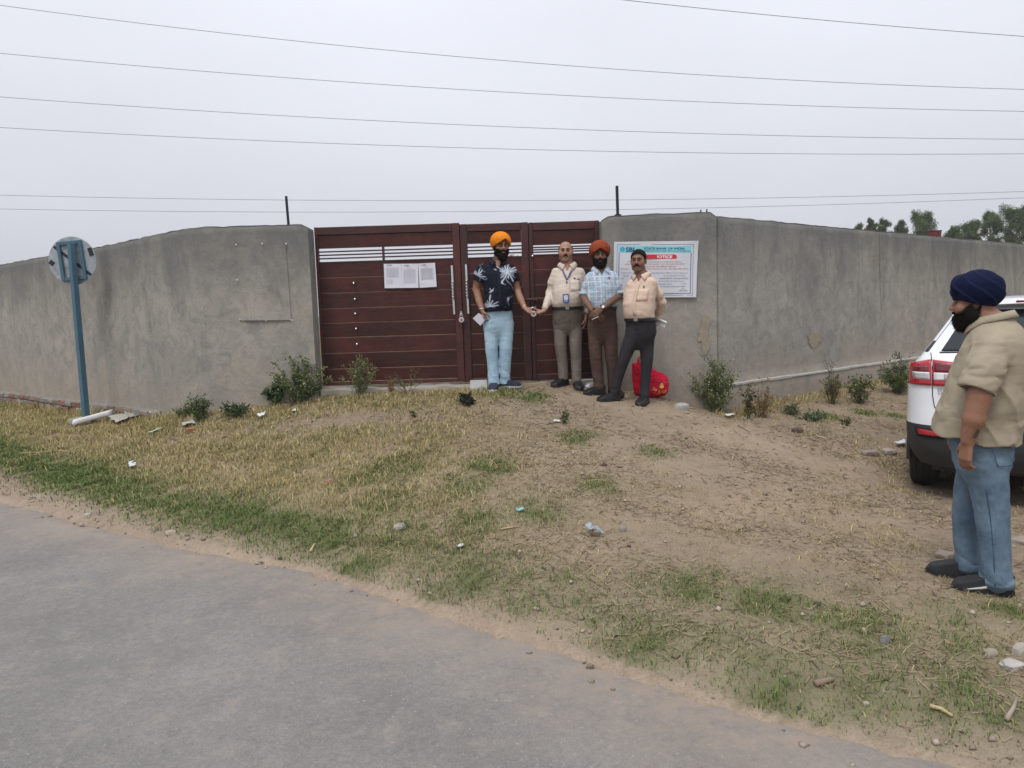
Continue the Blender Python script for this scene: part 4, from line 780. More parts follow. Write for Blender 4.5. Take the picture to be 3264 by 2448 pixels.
# ================================================================== litter and stones
def rock(name, label, px, py, w, h, col, seed, cat='stone', group=None, flatten=.5, slab=False):
    g = ground_pt(px, py); s = np.linalg.norm(g[:2])/FPX; a = w*s*.5; hh = h*s*.6; r = np.random.default_rng(seed); bm = bmesh.new(); bmesh.ops.create_icosphere(bm, subdivisions=2, radius=1.0)
    P = np.array([v.co[:] for v in bm.verts]); d = 1+.30*sn(P, seed, 1.6, 3); an = r.uniform(0, 3.14)
    for v, k in zip(bm.verts, d):
        q = np.sign(np.array(v.co))*np.abs(np.array(v.co))**(.55 if slab else .8)*k; x, y = q[0]*a, q[1]*a*r.uniform(.68, .72); v.co = (x*math.cos(.3)-y*math.sin(.3), x*math.sin(.3)+y*math.cos(.3), q[2]*hh)
    o = bm_obj(name, bm, simple('stone_%d_%d_%d' % tuple(int(c*100) for c in col), col, .95, var=.3, scale=20, bump=.7, bscale=50), smooth=True, sharp=22); o.location = (g[0], g[1], g[2]+hh*.20); o.rotation_euler = (0, 0, r.uniform(-.4, .4)); return tag(o, label, cat, group)
def scrap(name, label, pxs, col, lift=.01, cat='litter', seed=1, thick=.0015, crumple=.012, n=7, rough=.7):
    cs = [ground_pt(px, py) for px, py in pxs]; r = np.random.default_rng(seed); V = []; c0 = np.mean(cs, 0)
    for j in range(n+1):
        for i in range(n+1):
            u, v = i/n, j/n; p = (1-v)*((1-u)*cs[0]+u*cs[1])+v*((1-u)*cs[3]+u*cs[2]); V.append(p-c0)
    V = np.array(V); z = lift+crumple*(1+sn(V[:, :2]/max(.05, np.ptp(V[:, 0])), seed, 3.0, 2)); V[:, 2] += z; V[:, :2] += r.normal(0, crumple*.25, (len(V), 2))
    F = [[j*(n+1)+i, j*(n+1)+i+1, (j+1)*(n+1)+i+1, (j+1)*(n+1)+i] for j in range(n) for i in range(n)]
    o = mesh_obj(name, V, F, simple(name+'_%d' % seed, col, rough, var=.15, scale=25), smooth=True, loc=c0, sharp=30); md = o.modifiers.new('t', 'SOLIDIFY'); md.thickness = thick; return tag(o, label, cat)
def stick(label, pxs, rad, col, lift=.012, name='stick'):
    P = np.array([ground_pt(px, py) for px, py in pxs]); P[:, 2] += lift; c0 = P[0].copy(); V, F = tube_arrays(P-c0, np.linspace(rad, rad*.6, len(P)), 6); return tag(mesh_obj(name, V, F, simple('stick_%d' % int(col[0]*1000), col, .85, var=.25), smooth=True, loc=c0), label, 'stick')
# white foam pipe piece by the sign
a, c = ground_pt(236, 1362), ground_pt(362, 1332); t = thing('foam_pipe', 'broken white foam pipe lying at the foot of the sign post', 'pipe', tuple(a)); d = c-a; V = []; F = []; n = 14; m = 8
for i in range(m+1):
    f = i/m; p = d*f+np.array([0, 0, .045+.03*f]); rr = .036*(1+.1*f)
    for k in range(n+1):
        an = math.pi*(-.15+1.3*k/n) ; V.append(p+np.array([0, -math.cos(an)*rr, math.sin(an)*rr]))
for i in range(m):
    for k in range(n): F.append([i*(n+1)+k, i*(n+1)+k+1, (i+1)*(n+1)+k+1, (i+1)*(n+1)+k])
o = mesh_obj('shell', V, F, simple('white_foam', (.62, .62, .63), .6, var=.1), t, smooth=True); md = o.modifiers.new('t', 'SOLIDIFY'); md.thickness = .012
tube('end_cap', [np.array([0, 0, .045])+d*-.01, np.array([0, 0, .047])+d*.02], [.034, .038], MATS['white_foam'], t, 14)
scrap('cardboard', 'grey flattened cardboard sheet behind the white foam pipe', [(340, 1338), (430, 1320), (440, 1340), (372, 1360)], (.36, .34, .31), .03, seed=3, crumple=.03)
scrap('wrapper', 'greenish wrapper at the right end of the cardboard', [(398, 1330), (436, 1318), (432, 1340), (408, 1350)], (.20, .28, .24), .05, seed=4, crumple=.03)
scrap('carton', 'torn printed carton, pink and white, by the left wall', [(444, 1330), (484, 1312), (502, 1318), (470, 1340)], (.46, .33, .30), .05, seed=5, crumple=.04)
scrap('carton', 'torn white carton flap leaning by the printed one', [(474, 1330), (500, 1318), (505, 1326), (482, 1340)], (.55, .52, .50), .06, seed=6, crumple=.03)
scrap('sheet', 'pale green sheet lying in the grass below the wall', [(470, 1388), (512, 1370), (522, 1372), (486, 1388)], (.33, .42, .28), .015, seed=7)
scrap('rag', 'dirty pale rag on the rubble by the left wall', [(578, 1360), (618, 1352), (626, 1362), (588, 1370)], (.40, .37, .34), .02, seed=8, crumple=.03)
scrap('paper', 'crumpled white paper on the mound left of the gate', [(822, 1334), (846, 1322), (848, 1332), (828, 1340)], (.60, .60, .60), .02, seed=9, crumple=.025)
scrap('paper', 'small white paper scrap nearest the big pillar shrub', [(930, 1314), (944, 1310), (944, 1315), (932, 1318)], (.60, .60, .58), .015, seed=10)
scrap('plastic', 'crumpled white plastic in the grass on the left', [(410, 1492), (428, 1484), (432, 1496), (414, 1500)], (.55, .57, .58), .02, seed=11, crumple=.03)
scrap('wrapper', 'small pink wrapper in the middle of the turf', [(1036, 1545), (1054, 1538), (1056, 1548), (1040, 1552)], (.48, .12, .16), .015, seed=12, crumple=.015)
scrap('foil', 'shiny grey foil sheet on the bare soil in the foreground', [(1862, 1690), (1912, 1700), (1920, 1716), (1880, 1716)], (.30, .32, .34), .02, seed=13, crumple=.03, rough=.3)
scrap('wrapper', 'small teal plastic scrap on the dry soil', [(1640, 1630), (1665, 1624), (1672, 1630), (1650, 1634)], (.20, .42, .40), .012, seed=14, crumple=.012)
scrap('paper', 'white paper sheet on the soil beside the car wheel', [(2850, 1424), (2884, 1414), (2886, 1428), (2866, 1432)], (.60, .60, .63), .02, seed=15, crumple=.02)
scrap('paper', 'white paper scrap at the foot of the pale corner shrub', [(2310, 1330), (2338, 1324), (2342, 1332), (2320, 1334)], (.58, .58, .60), .02, seed=16, crumple=.015)
scrap('packet', 'printed pale packet beside the shoe of the man in rust turban', [(1860, 1252), (1882, 1236), (1892, 1240), (1872, 1256)], (.42, .44, .55), .035, seed=17, crumple=.03)
scrap('paper', 'tiny white scrap on the bare path right of the seedling', [(1764, 1346), (1784, 1344), (1785, 1348), (1766, 1350)], (.62, .62, .60), .01, seed=18)
scrap('plastic', 'white scrap near the overlay of stones at the lower middle', [(1455, 1752), (1475, 1746), (1478, 1754), (1460, 1758)], (.58, .58, .57), .012, seed=19)
def slab():
    a, b2 = at_y(1498, 1238, 8.55), at_y(1553, 1236, 8.55); c2, d2 = at_y(1553, 1211, 8.62), at_y(1498, 1213, 8.62); o0 = (a+b2)/2; V = []
    for off in (0, .045): V += [p-o0+np.array([0, off, 0]) for p in (a-[0, 0, .03], b2-[0, 0, .03], c2, d2)]
    F = [[0, 1, 2, 3], [7, 6, 5, 4], [0, 4, 5, 1], [1, 5, 6, 2], [2, 6, 7, 3], [3, 7, 4, 0]]; o = mesh_obj('paving_slab', V, F, simple('slab_grey', (.36, .37, .36), .9, var=.15, bump=.3), loc=o0); md = o.modifiers.new('b', 'BEVEL'); md.width = .006
    tag(o, 'pale grey block standing upright beside the shoe of the man in orange turban', 'block')
slab()
for i, (nm, lab, px, py, w, h, col) in enumerate((
    ('brick_piece', 'red broken brick in the dry grass below the left wall', 608, 1374, 30, 14, (.30, .13, .085)), ('brick_piece', 'brown brick lying on the bare path before the gate', 1331, 1344, 30, 14, (.20, .12, .09)), ('stone', 'dark brown lump on the soil left of the car', 2543, 1376, 36, 22, (.10, .075, .06)),
    ('stone', 'flat reddish-grey stone left of its pale twin near the car wheel', 2772, 1452, 56, 22, (.24, .20, .17)), ('stone', 'pale flat stone between the reddish one and the car wheel', 2834, 1450, 44, 22, (.30, .27, .23)), ('stone', 'pale flat stone bedded at the brow of the mound near the red bag', 2172, 1302, 56, 26, (.33, .32, .30)),
    ('stone', 'rounded grey stone in the lower right corner grass', 3158, 2092, 40, 24, (.27, .23, .19)), ('stone', 'large pale stone cut by the right edge of the picture', 3252, 2082, 56, 42, (.33, .29, .25)), ('stone', 'whitish flat stone below the large pale one at right edge', 3225, 2128, 70, 20, (.36, .34, .32)),
    ('stone', 'flat grey stone half buried in the turf at lower middle', 1275, 1688, 54, 22, (.29, .26, .24)), ('stone', 'tan wedge of stone on the dirt strip beside the road', 545, 1702, 34, 16, (.36, .29, .22)), ('stone', 'small pale stone on the dirt strip left part', 280, 1642, 18, 10, (.40, .37, .33)),
    ('stone', 'dark round clod on the soil left of the foil', 1440, 1706, 18, 16, (.12, .09, .08)), ('stone', 'pale stone at the toe of the far shoe of the man in navy turban', 3010, 1776, 60, 22, (.30, .24, .20)), ('stone', 'flat stone on the grass right of the near shoe', 3262, 1730, 70, 18, (.26, .22, .19)),
    ('stone', 'small dark stone beside the foil sheet', 1985, 1690, 26, 22, (.22, .20, .19)), ('stone', 'grey lump in the rubble by the left wall', 610, 1346, 24, 20, (.20, .20, .20)), ('stone', 'grey stone in the lower part of the dirt under the turf edge', 2820, 2050, 36, 26, (.16, .15, .15)),
    ('stone', 'small black stone by the road edge at lower right', 2545, 2262, 18, 14, (.06, .06, .065)), ('stone', 'tan stone by the road edge at lower right', 2760, 2252, 24, 16, (.30, .25, .20)))): rock(nm, lab, px, py, w, h, col, 200+i, slab=nm == 'brick_piece')
for lab, pxs, rad, col in (('long dry cane lying in the grass on the left', [(66, 1448), (130, 1446), (190, 1441), (240, 1448)], .008, (.42, .33, .18)), ('second dry cane crossing the long one on the left', [(40, 1476), (90, 1456), (170, 1444)], .005, (.40, .31, .17)), ('short straw stalk below the foam pipe', [(150, 1370), (195, 1374)], .006, (.45, .38, .24)),
    ('upright pale dry twig on the slope', [(1650, 1405), (1652, 1390), (1656, 1368)], .004, (.45, .37, .24)), ('short pale stick near the lower middle', [(1596, 1690), (1650, 1684)], .007, (.42, .33, .22)), ('short pale split stick beside the road turf', [(990, 1764), (1004, 1738)], .010, (.46, .37, .22)),
    ('grey forked stick at the lower right corner', [(3208, 2306), (3228, 2270), (3240, 2236)], .010, (.30, .25, .20)), ('pale bark strip at the lower right', [(2964, 2264), (3000, 2272), (3036, 2292)], .010, (.42, .34, .24)), ('thick short branch near the road edge', [(2598, 2192), (2656, 2180)], .016, (.22, .16, .12)), ('thin branch on the soil near the right shoulder', [(2352, 1360), (2390, 1382)], .006, (.20, .15, .11)),
    ('pale twig on the soil below the dark lump', [(2602, 1392), (2640, 1402)], .007, (.44, .37, .27)), ('flat pale chip standing near the car', [(2728, 1424), (2730, 1408)], .006, (.46, .40, .28)), ('long twig leaning in the dry stalks', [(2420, 1330), (2445, 1304)], .005, (.34, .27, .17))): stick(lab, pxs, rad, col)

# ================================================================== people: implicit surfaces, meshed with surface nets
class Field:
    def __init__(s, lo, hi, h):
        s.lo = np.array(lo, float); s.h = h; s.n = np.maximum(4, np.ceil((np.array(hi)-s.lo)/h).astype(int)+1); s.d = np.full(tuple(s.n), .5, np.float32)
        s.ax = [s.lo[i]+h*np.arange(s.n[i]) for i in range(3)]
    def view(s, lo, hi):
        sl = []
        for i in range(3):
            a = int(np.clip(math.floor((lo[i]-s.lo[i])/s.h), 0, s.n[i]-1)); b_ = int(np.clip(math.ceil((hi[i]-s.lo[i])/s.h)+1, a+1, s.n[i])); sl.append(slice(a, b_))
        return tuple(sl), s.ax[0][sl[0]][:, None, None].astype(np.float32), s.ax[1][sl[1]][None, :, None].astype(np.float32), s.ax[2][sl[2]][None, None, :].astype(np.float32)
    def add(s, fn, lo, hi, k=.02, mode='u'):
        m = k+3*s.h; sl, X, Y, Z = s.view(np.asarray(lo)-m, np.asarray(hi)+m); v = fn(X, Y, Z); D = s.d[sl]
        if mode == 'u': s.d[sl] = smin(D, v, k)
        elif mode == 's': s.d[sl] = -smin(-D, v, k)
        else: s.d[sl] = -smin(-D, -v, k)
    def cap(s, a, b_, ra, rb, k=.02, mode='u', cut=False):
        a = np.asarray(a, float); b_ = np.asarray(b_, float); ba = b_-a; L2 = ba @ ba + 1e-12; L = math.sqrt(L2)
        def fn(X, Y, Z):
            t0 = ((X-a[0])*ba[0]+(Y-a[1])*ba[1]+(Z-a[2])*ba[2])/L2; t = np.clip(t0, 0, 1)
            d = np.sqrt((X-a[0]-t*ba[0])**2+(Y-a[1]-t*ba[1])**2+(Z-a[2]-t*ba[2])**2)-(ra+(rb-ra)*t)
            return np.maximum(d, (t0-1)*L) if cut else d
        r = max(ra, rb); s.add(fn, np.minimum(a, b_)-r, np.maximum(a, b_)+r, k, mode)
    def path(s, pts, rad, k=.01, cut=False):
        for i in range(len(pts)-1): s.cap(pts[i], pts[i+1], rad[i], rad[i+1], k, cut=cut and i == len(pts)-2)
    def ell(s, c, r, M=None, k=.02, mode='u'):
        c = np.asarray(c, float); r = np.asarray(r, float); M = np.eye(3) if M is None else M; R = float(r.max())
        s.add(lambda X, Y, Z: ell_d(*loc(X, Y, Z, c, M), r), c-R, c+R, k, mode)
    def mesh(s):
        d = s.d; S = d < 0; n = np.array(d.shape)-1; cnt = np.zeros(n, np.int8)
        for o in np.ndindex(2, 2, 2): cnt += S[o[0]:o[0]+n[0], o[1]:o[1]+n[1], o[2]:o[2]+n[2]]
        act = (cnt > 0) & (cnt < 8); idx = np.argwhere(act); num = np.full(n, -1, np.int64); num[act] = np.arange(len(idx))
        acc = np.zeros((len(idx), 3)); w = np.zeros(len(idx)); cs = [np.array(o) for o in np.ndindex(2, 2, 2)]
        for a in range(8):
            for b_ in range(a+1, 8):
                if np.abs(cs[a]-cs[b_]).sum() != 1: continue
                ia = idx+cs[a]; ib = idx+cs[b_]; va = d[ia[:, 0], ia[:, 1], ia[:, 2]]; vb = d[ib[:, 0], ib[:, 1], ib[:, 2]]; m = (va < 0) != (vb < 0)
                t = np.where(m, va/(va-vb+1e-20), 0); acc += np.where(m[:, None], cs[a]+(cs[b_]-cs[a])*t[:, None], 0); w += m
        V = s.lo+(idx+acc/w[:, None])*s.h; F = []
        for ax in range(3):
            u, v = (ax+1) % 3, (ax+2) % 3; sl0 = [slice(1, -1)]*3; sl0[ax] = slice(0, -1); sl1 = list(sl0); sl1[ax] = slice(1, None)
            A = S[tuple(sl0)]; B_ = S[tuple(sl1)]; e = np.argwhere(A != B_); fl = A[e[:, 0], e[:, 1], e[:, 2]]; off = np.array([1, 1, 1]); off[ax] = 0; e = e+off
            def q(du, dv): f = e.copy(); f[:, u] += du; f[:, v] += dv; return num[f[:, 0], f[:, 1], f[:, 2]]
            Q = np.stack([q(-1, -1), q(0, -1), q(0, 0), q(-1, 0)], 1); Q[~fl] = Q[~fl][:, ::-1]; F.append(Q)
        return V, np.concatenate(F)
def smin(a, b_, k):
    if k <= 0: return np.minimum(a, b_)
    h = np.maximum(k-np.abs(a-b_), 0)/k; return np.minimum(a, b_)-h*h*k*.25
def loc(X, Y, Z, c, M): x, y, z = X-c[0], Y-c[1], Z-c[2]; return x*M[0, 0]+y*M[1, 0]+z*M[2, 0], x*M[0, 1]+y*M[1, 1]+z*M[2, 1], x*M[0, 2]+y*M[1, 2]+z*M[2, 2]
def ell_d(x, y, z, r):
    k0 = np.sqrt((x/r[0])**2+(y/r[1])**2+(z/r[2])**2); k1 = np.sqrt((x/r[0]**2)**2+(y/r[1]**2)**2+(z/r[2]**2)**2)+1e-9; return k0*(k0-1)/k1
def cap_d(x, y, z, a, b_, ra, rb):
    a = np.asarray(a, float); ba = np.asarray(b_, float)-a; t = np.clip(((x-a[0])*ba[0]+(y-a[1])*ba[1]+(z-a[2])*ba[2])/(ba @ ba), 0, 1); return np.sqrt((x-a[0]-t*ba[0])**2+(y-a[1]-t*ba[1])**2+(z-a[2]-t*ba[2])**2)-(ra+(rb-ra)*t)
def catmull(T, n=6):
    T = np.asarray(T, float); P = np.vstack([2*T[0]-T[1], T, 2*T[-1]-T[-2]]); out = []
    for i in range(1, len(P)-2):
        for t in np.arange(n)/n: p0, p1, p2, p3 = P[i-1:i+3]; out.append(.5*((2*p1)+(-p0+p2)*t+(2*p0-5*p1+4*p2-p3)*t*t+(-p0+3*p1-3*p2+p3)*t**3))
    return np.array(out+[T[-1]])
def sn3(X, Y, Z, seed, f, oct=2):
    P = np.stack(np.broadcast_arrays(X*f[0], Y*f[1], Z*f[2]), -1); return sn(P, seed, 1.0, oct)
def folds(X, Y, Z, seed, f): return 1-2*np.abs(np.sin(1.6*sn3(X, Y, Z, seed, f, 2)))            # ridged, cloth-like
class Loft:                                                 # upright stack of ellipses: rows (z, cx, cy, a, b); phi turns them
    def __init__(s, rows, phi): T = catmull(sorted(rows), 6); s.T = T; s.phi = phi; s.lo = T[0, 0]; s.hi = T[-1, 0]
    def d(s, X, Y, Z, grow=0.0, z0=None, z1=None, p=2.3):
        T = s.T; cx, cy, a, b_ = (np.interp(Z, T[:, 0], T[:, i]) for i in (1, 2, 3, 4)); c, q = math.cos(s.phi), math.sin(s.phi); a = a+grow; b_ = b_+grow
        u = ((X-cx)*c+(Y-cy)*q); v = (-(X-cx)*q+(Y-cy)*c); d = ((np.abs(u)/a)**p+(np.abs(v)/b_)**p)**(1/p); d = (d-1)*np.minimum(a, b_)
        return np.maximum(d, np.maximum((s.lo if z0 is None else z0)-Z, Z-(s.hi if z1 is None else z1)))
    def box(s, g=.1): T = s.T; R = max(T[:, 3].max(), T[:, 4].max())+g; return (T[:, 1].min()-R, T[:, 2].min()-R, T[0, 0]-g), (T[:, 1].max()+R, T[:, 2].max()+R, T[-1, 0]+g)
def unit(v): v = np.asarray(v, float); return v/(np.linalg.norm(v)+1e-12)
def add_hand(F, wrist, d, nrm, thumb, curl=.5, s=1.0, tcurl=.4, spread=.1):
    d = unit(d); nrm = unit(np.asarray(nrm)-d*np.dot(nrm, d)); sd = unit(np.cross(d, nrm)); sd = sd*thumb              # sd points to the thumb side
    W = np.asarray(wrist, float)
    for o in (-.027, -.009, .009, .027): F.cap(W+d*.01*s+sd*o*.6*s, W+d*.088*s+sd*o*s, .0145*s, .0125*s, .012)
    for o, L, q in ((.029, .072, .9), (.010, .080, 1.0), (-.010, .074, 1.05), (-.028, .058, 1.15)):
        p = W+d*.090*s+sd*o*s; an = 0.0; r = .0095*s
        for fr in (.44, .31, .25):
            an += curl*q*(.62 if fr == .44 else .85); v = unit(d*math.cos(an)+nrm*math.sin(an)+sd*spread*o*8); e = p+v*L*fr*s; F.cap(p, e, r, r*.90, .003); p = e; r *= .9
    p = W+d*.028*s+sd*.030*s; v = unit(d*.62+sd*.62+nrm*.35); e = p+v*.045*s; F.cap(p, e, .014*s, .0115*s, .01)
    v = unit(d*.85+sd*(.45-.6*tcurl)+nrm*(.25+tcurl)); e2 = e+v*.034*s; F.cap(e, e2, .0115*s, .010*s, .004); v = unit(d*.95+sd*(.2-.6*tcurl)+nrm*(.25+tcurl)); F.cap(e2, e2+v*.026*s, .010*s, .0085*s, .003)
def head_d(x, y, z, fat=0.0, ears=True):
    d = ell_d(x, y-.018, z-.032, np.array([.076, .096, .086])); d = smin(d, ell_d(x, y+.022, z+.032, np.array([.060+fat, .070, .084])), .03)
    ax = np.abs(x); d = smin(d, ell_d(ax-.036-fat*.6, y+.052, z+.022, np.array([.028+fat, .030, .034])), .025)      # cheeks
    d = smin(d, ell_d(x, y+.062, z+.094, np.array([.034+fat*.5, .028, .024])), .03); d = smin(d, ell_d(ax-.048-fat*.6, y+.005, z+.070, np.array([.018+fat, .034, .026])), .03)   # chin, jaw corners
    d = smin(d, cap_d(ax, y, z, (.006, -.087, .036), (.042, -.074, .032), .009, .009), .014)                        # brow
    d = -smin(-d, ell_d(ax-.031, y+.100, z-.012, np.array([.017, .020, .012])), .014)                                # eye hollows
    d = smin(d, cap_d(x, y, z, (0, -.088, .022), (0, -.110, -.018), .0085, .0125), .012); d = smin(d, ell_d(ax-.012, y+.100, z+.022, np.array([.009, .012, .008])), .008)     # nose
    d = smin(d, cap_d(ax, y, z, (0, -.0955, -.052), (.020, -.086, -.056), .007, .005), .006); d = smin(d, cap_d(ax, y, z, (0, -.0935, -.066), (.017, -.085, -.063), .008, .005), .006)   # lips
    d = smin(d, ell_d(ax-.031, y+.082, z-.011, np.array([.013, .009, .007])), .004)                                 # lids
    if ears: d = smin(d, ell_d(ax-.080, y-.012, z+.002, np.array([.009, .020, .032])), .012)
    return d
def rot3(phi, pitch=0.0, roll=0.0): return np.array(Matrix.Rotation(phi, 3, 'Z') @ Matrix.Rotation(pitch, 3, 'X') @ Matrix.Rotation(roll, 3, 'Y'))
M_SKIN = vcol_mat('skin', .55, .06, 60, bump=.15, bscale=300, spec=.35); M_HAIRB = simple('black_hair', (.0130, .0105, .0098), .9, var=.4, scale=120, bump=.8, bscale=200, spec=.06)
def crease(b, scale=5.0, strength=.5, dist=.035, fine=420, hz=.8):            # soft hanging folds, a few slanting pulls, weave
    n1 = b.noise(scale*1.5, 2, .45, (1, 1, .32), dist=.5); n2 = b.noise(scale*1.3, 2, .5, (.45, .45, 1.5), dist=.8, rot=(.5, .35, 0)); n3 = b.noise(scale*3.2, 2, .5, (1, 1, .8), dist=.6); w = b.noise(fine, 2)
    h_ = b.math('ADD', b.math('ADD', b.math('MULTIPLY', n1, 1.0), b.math('MULTIPLY', n2, hz)), b.math('ADD', b.math('MULTIPLY', n3, .28), b.math('MULTIPLY', w, .025))); b.bump(h_, strength, dist*1.5)
def cloth(name, col, rough=.88, var=.10, scale=14, bscale=420, cr=.40, cs=5.0, hz=.8):
    if name in MATS: return MATS[name]
    b = NB(name); f = b.noise(scale, 4); c = b.mix(f, tuple(x*(1-var) for x in col), tuple(min(1, x*(1+var)) for x in col)); crease(b, cs, cr, .035, bscale, hz); return b.done(c, rough, 0, .12)
b = NB('printed_cloth'); crease(b, 5.5, .40, .035); M_CLOTHV = b.done(b.mix(1.0, b.attr(), b.mix(b.noise(10, 3), (.93, .93, .93), (1.07, 1.07, 1.07)), 'MULTIPLY'), .88, 0, .12)
M_LEATH = simple('black_leather', (.012, .012, .014), .42, var=.3, spec=.5); M_EYE = vcol_mat('eyeball', .25, 0, 1, spec=.5)

def beard_top(ax, y, bl): return bl[0]-.030*np.clip(1-(ax/.055), 0, 1) + .060*np.clip((y+bl[1])/bl[2], 0, 1)
class Person:
    def __init__(s, name, label, base_px, Y, phi):
        b0 = at_y(base_px, 1224, Y); s.dir = unit([b0[0], b0[1], 0]); s.b0 = b0; s.phi = phi
        s.root = thing('person', label, 'person', (b0[0], b0[1], gz(b0[0], b0[1]))); s.O = np.array([b0[0], b0[1], gz(b0[0], b0[1])])
        s.fwd = np.array([math.sin(phi), -math.cos(phi), 0]); s.lat = np.array([math.cos(phi), math.sin(phi), 0])
    def P(s, px, py, off=0.0):                              # pixel on the upright plane through the person, off metres behind it
        d = ray(px, py); return _C+d*((s.dir @ (s.b0-_C)*1.0+off)/(s.dir @ d)) - s.O
    def obj(s, name, V, F, mat, parent=None, colors=None, smooth=True, sharp=None):
        o = mesh_obj(name, V, F, mat, parent or s.root, smooth, colors=colors, sharp=sharp); return o
    def ground(s, p): return gz(p[0]+s.O[0], p[1]+s.O[1])-s.O[2]
    def torso(s, rows): return Loft([(lambda q, f: (q[2], q[0]+s.fwd[0]*f, q[1]+s.fwd[1]*f, a, b_))(s.P(px, py), f) for py, px, a, b_, f in rows], s.phi)

    def head(s, px, py, phi, pitch=0.0, off=0.0, scale=1.0, fat=0.0, roll=0.0):
        s.hc = s.P(px, py, off); s.hM = rot3(phi, pitch, roll); s.hs = scale; s.fat = fat
    def hl(s, p): return s.hc + s.hM @ (np.asarray(p, float)*s.hs)      # head-local -> person-local
    def hq(s, X, Y, Z): x, y, z = loc(X, Y, Z, s.hc, s.hM); return x/s.hs, y/s.hs, z/s.hs
    def body(s, arms, hands, torso, legs, skin, h=.0065, neck=(.058, .062), neck_to=None, lip=(.30, .13, .11), stubble=None, z0=None, vn=.05, bl=None):
        pts = [s.hc]+[p for a in arms for p in a[0]]+[p for l in legs for p in l[0]]; lo = np.min(pts, 0)-.2; hi = np.max(pts, 0)+.2; F = Field(lo, hi, h); s.arms = arms; s.vn = vn
        F.add(lambda X, Y, Z: torso.d(X, Y, Z, -.024, z0), *torso.box(), k=.02)
        for P_, R_ in legs: F.path(list(P_[:-1])+[P_[-1]+np.array([0, 0, .055])], [r*.72 for r in R_[:-1]]+[R_[-1]*.5], .05)
        nb = neck_to if neck_to is not None else np.array([np.interp(torso.hi-.05, torso.T[:, 0], torso.T[:, 1]), np.interp(torso.hi-.05, torso.T[:, 0], torso.T[:, 2]), torso.hi-.05])
        F.cap(nb, s.hl((0, .022, -.05)), neck[1], neck[0], .04)
        if vn: F.cap(s.nk+s.fwd*.018+np.array([0, 0, .02]), s.front(torso, s.nk[2]-vn-.04, 0, -.034), .052, .026, .03)
        for P_, R_ in arms: F.path(P_, [R_[0]*.72, R_[1]*.86]+list(R_[2:]), .012)
        for a in hands: add_hand(F, **a)
        R_ = .2*s.hs; F.add(lambda X, Y, Z: head_d(*s.hq(X, Y, Z), s.fat)*s.hs, s.hc-R_, s.hc+R_, .012)
        V, Q = F.mesh(); q = np.stack(s.hq(V[:, 0], V[:, 1], V[:, 2]), 1); col = np.array(skin)*np.ones((len(V), 1))*(1+.10*sn(V, 91, 14, 2))[:, None]
        ax = np.abs(q[:, 0]); m = ((ax/.023)**2+((q[:, 2]+.059)/.011)**2 < 1) & (q[:, 1] < -.06); col[m] = lip; m0 = m
        m = (((ax-.031)/.0135)**2+((q[:, 2]-.0115)/.0055)**2 < 1) & (q[:, 1] < -.05); col[m] = (.022, .015, .013)
        warm = np.exp(-(((ax-.038)/.02)**2+((q[:, 2]+.02)/.022)**2))*(q[:, 1] < -.02); col *= (1+warm[:, None]*np.array([.10, -.06, -.08]))
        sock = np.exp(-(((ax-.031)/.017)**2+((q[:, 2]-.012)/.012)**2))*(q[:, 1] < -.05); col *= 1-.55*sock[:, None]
        if stubble is not None: st = np.clip((-.035-q[:, 2])/.02, 0, 1)*(q[:, 1] < .03)*(q[:, 2] > -.16)*(np.linalg.norm(q, axis=1) < .2); col = col*(1-stubble*st[:, None]) + np.array([.05, .045, .045])*stubble*st[:, None]
        if bl is not None: tp = beard_top(ax, q[:, 1], bl); st = np.clip((tp+.016-q[:, 2])/.016, 0, 1)*(q[:, 1] < .035)*(q[:, 2] > -.15)*(np.linalg.norm(q, axis=1) < .19)*(~m0); col = col*(1-.75*st[:, None])+np.array([.016, .012, .011])*.75*st[:, None]
        s.bodyo = s.obj('body', V, Q, M_SKIN, colors=col)
        for sd in (-1, 1):
            bm = bmesh.new(); bmesh.ops.create_uvsphere(bm, u_segments=14, v_segments=10, radius=.0098*s.hs); v = np.array([x.co[:] for x in bm.verts]); f = [[x.index for x in p.verts] for p in bm.faces]; bm.free()
            c = np.where((v[:, 1:2] < -.0060*s.hs), np.array([.010, .007, .006]), np.array([.22, .20, .19])); s.obj('eye', (v @ s.hM.T)+s.hl((sd*.031, -.0815, .0115)), f, M_EYE, s.bodyo, colors=c)
            bp = [s.hl((sd*x, y, z)) for x, y, z in ((.010, -.0995, .030), (.022, -.0985, .036), (.036, -.090, .037), (.048, -.078, .030))]; v, f = tube_arrays(bp, np.array([.0035, .0045, .004, .002])*s.hs, 6); s.obj('eyebrow', v, f, M_HAIRB, s.bodyo)
    def moustache(s, w=.036, droop=.016, r=.0085):
        pts = [s.hl((x, -.100+.35*abs(x)**1.05*1.0+abs(x)*.15, -.043-droop*(abs(x)/w)**2)) for x in np.linspace(-w, w, 11)]; rad = r*s.hs*(1-.62*np.abs(np.linspace(-1, 1, 11))**1.6); v, f = tube_arrays(pts, rad, 8); return s.obj('moustache', v, f, M_HAIRB, s.bodyo)
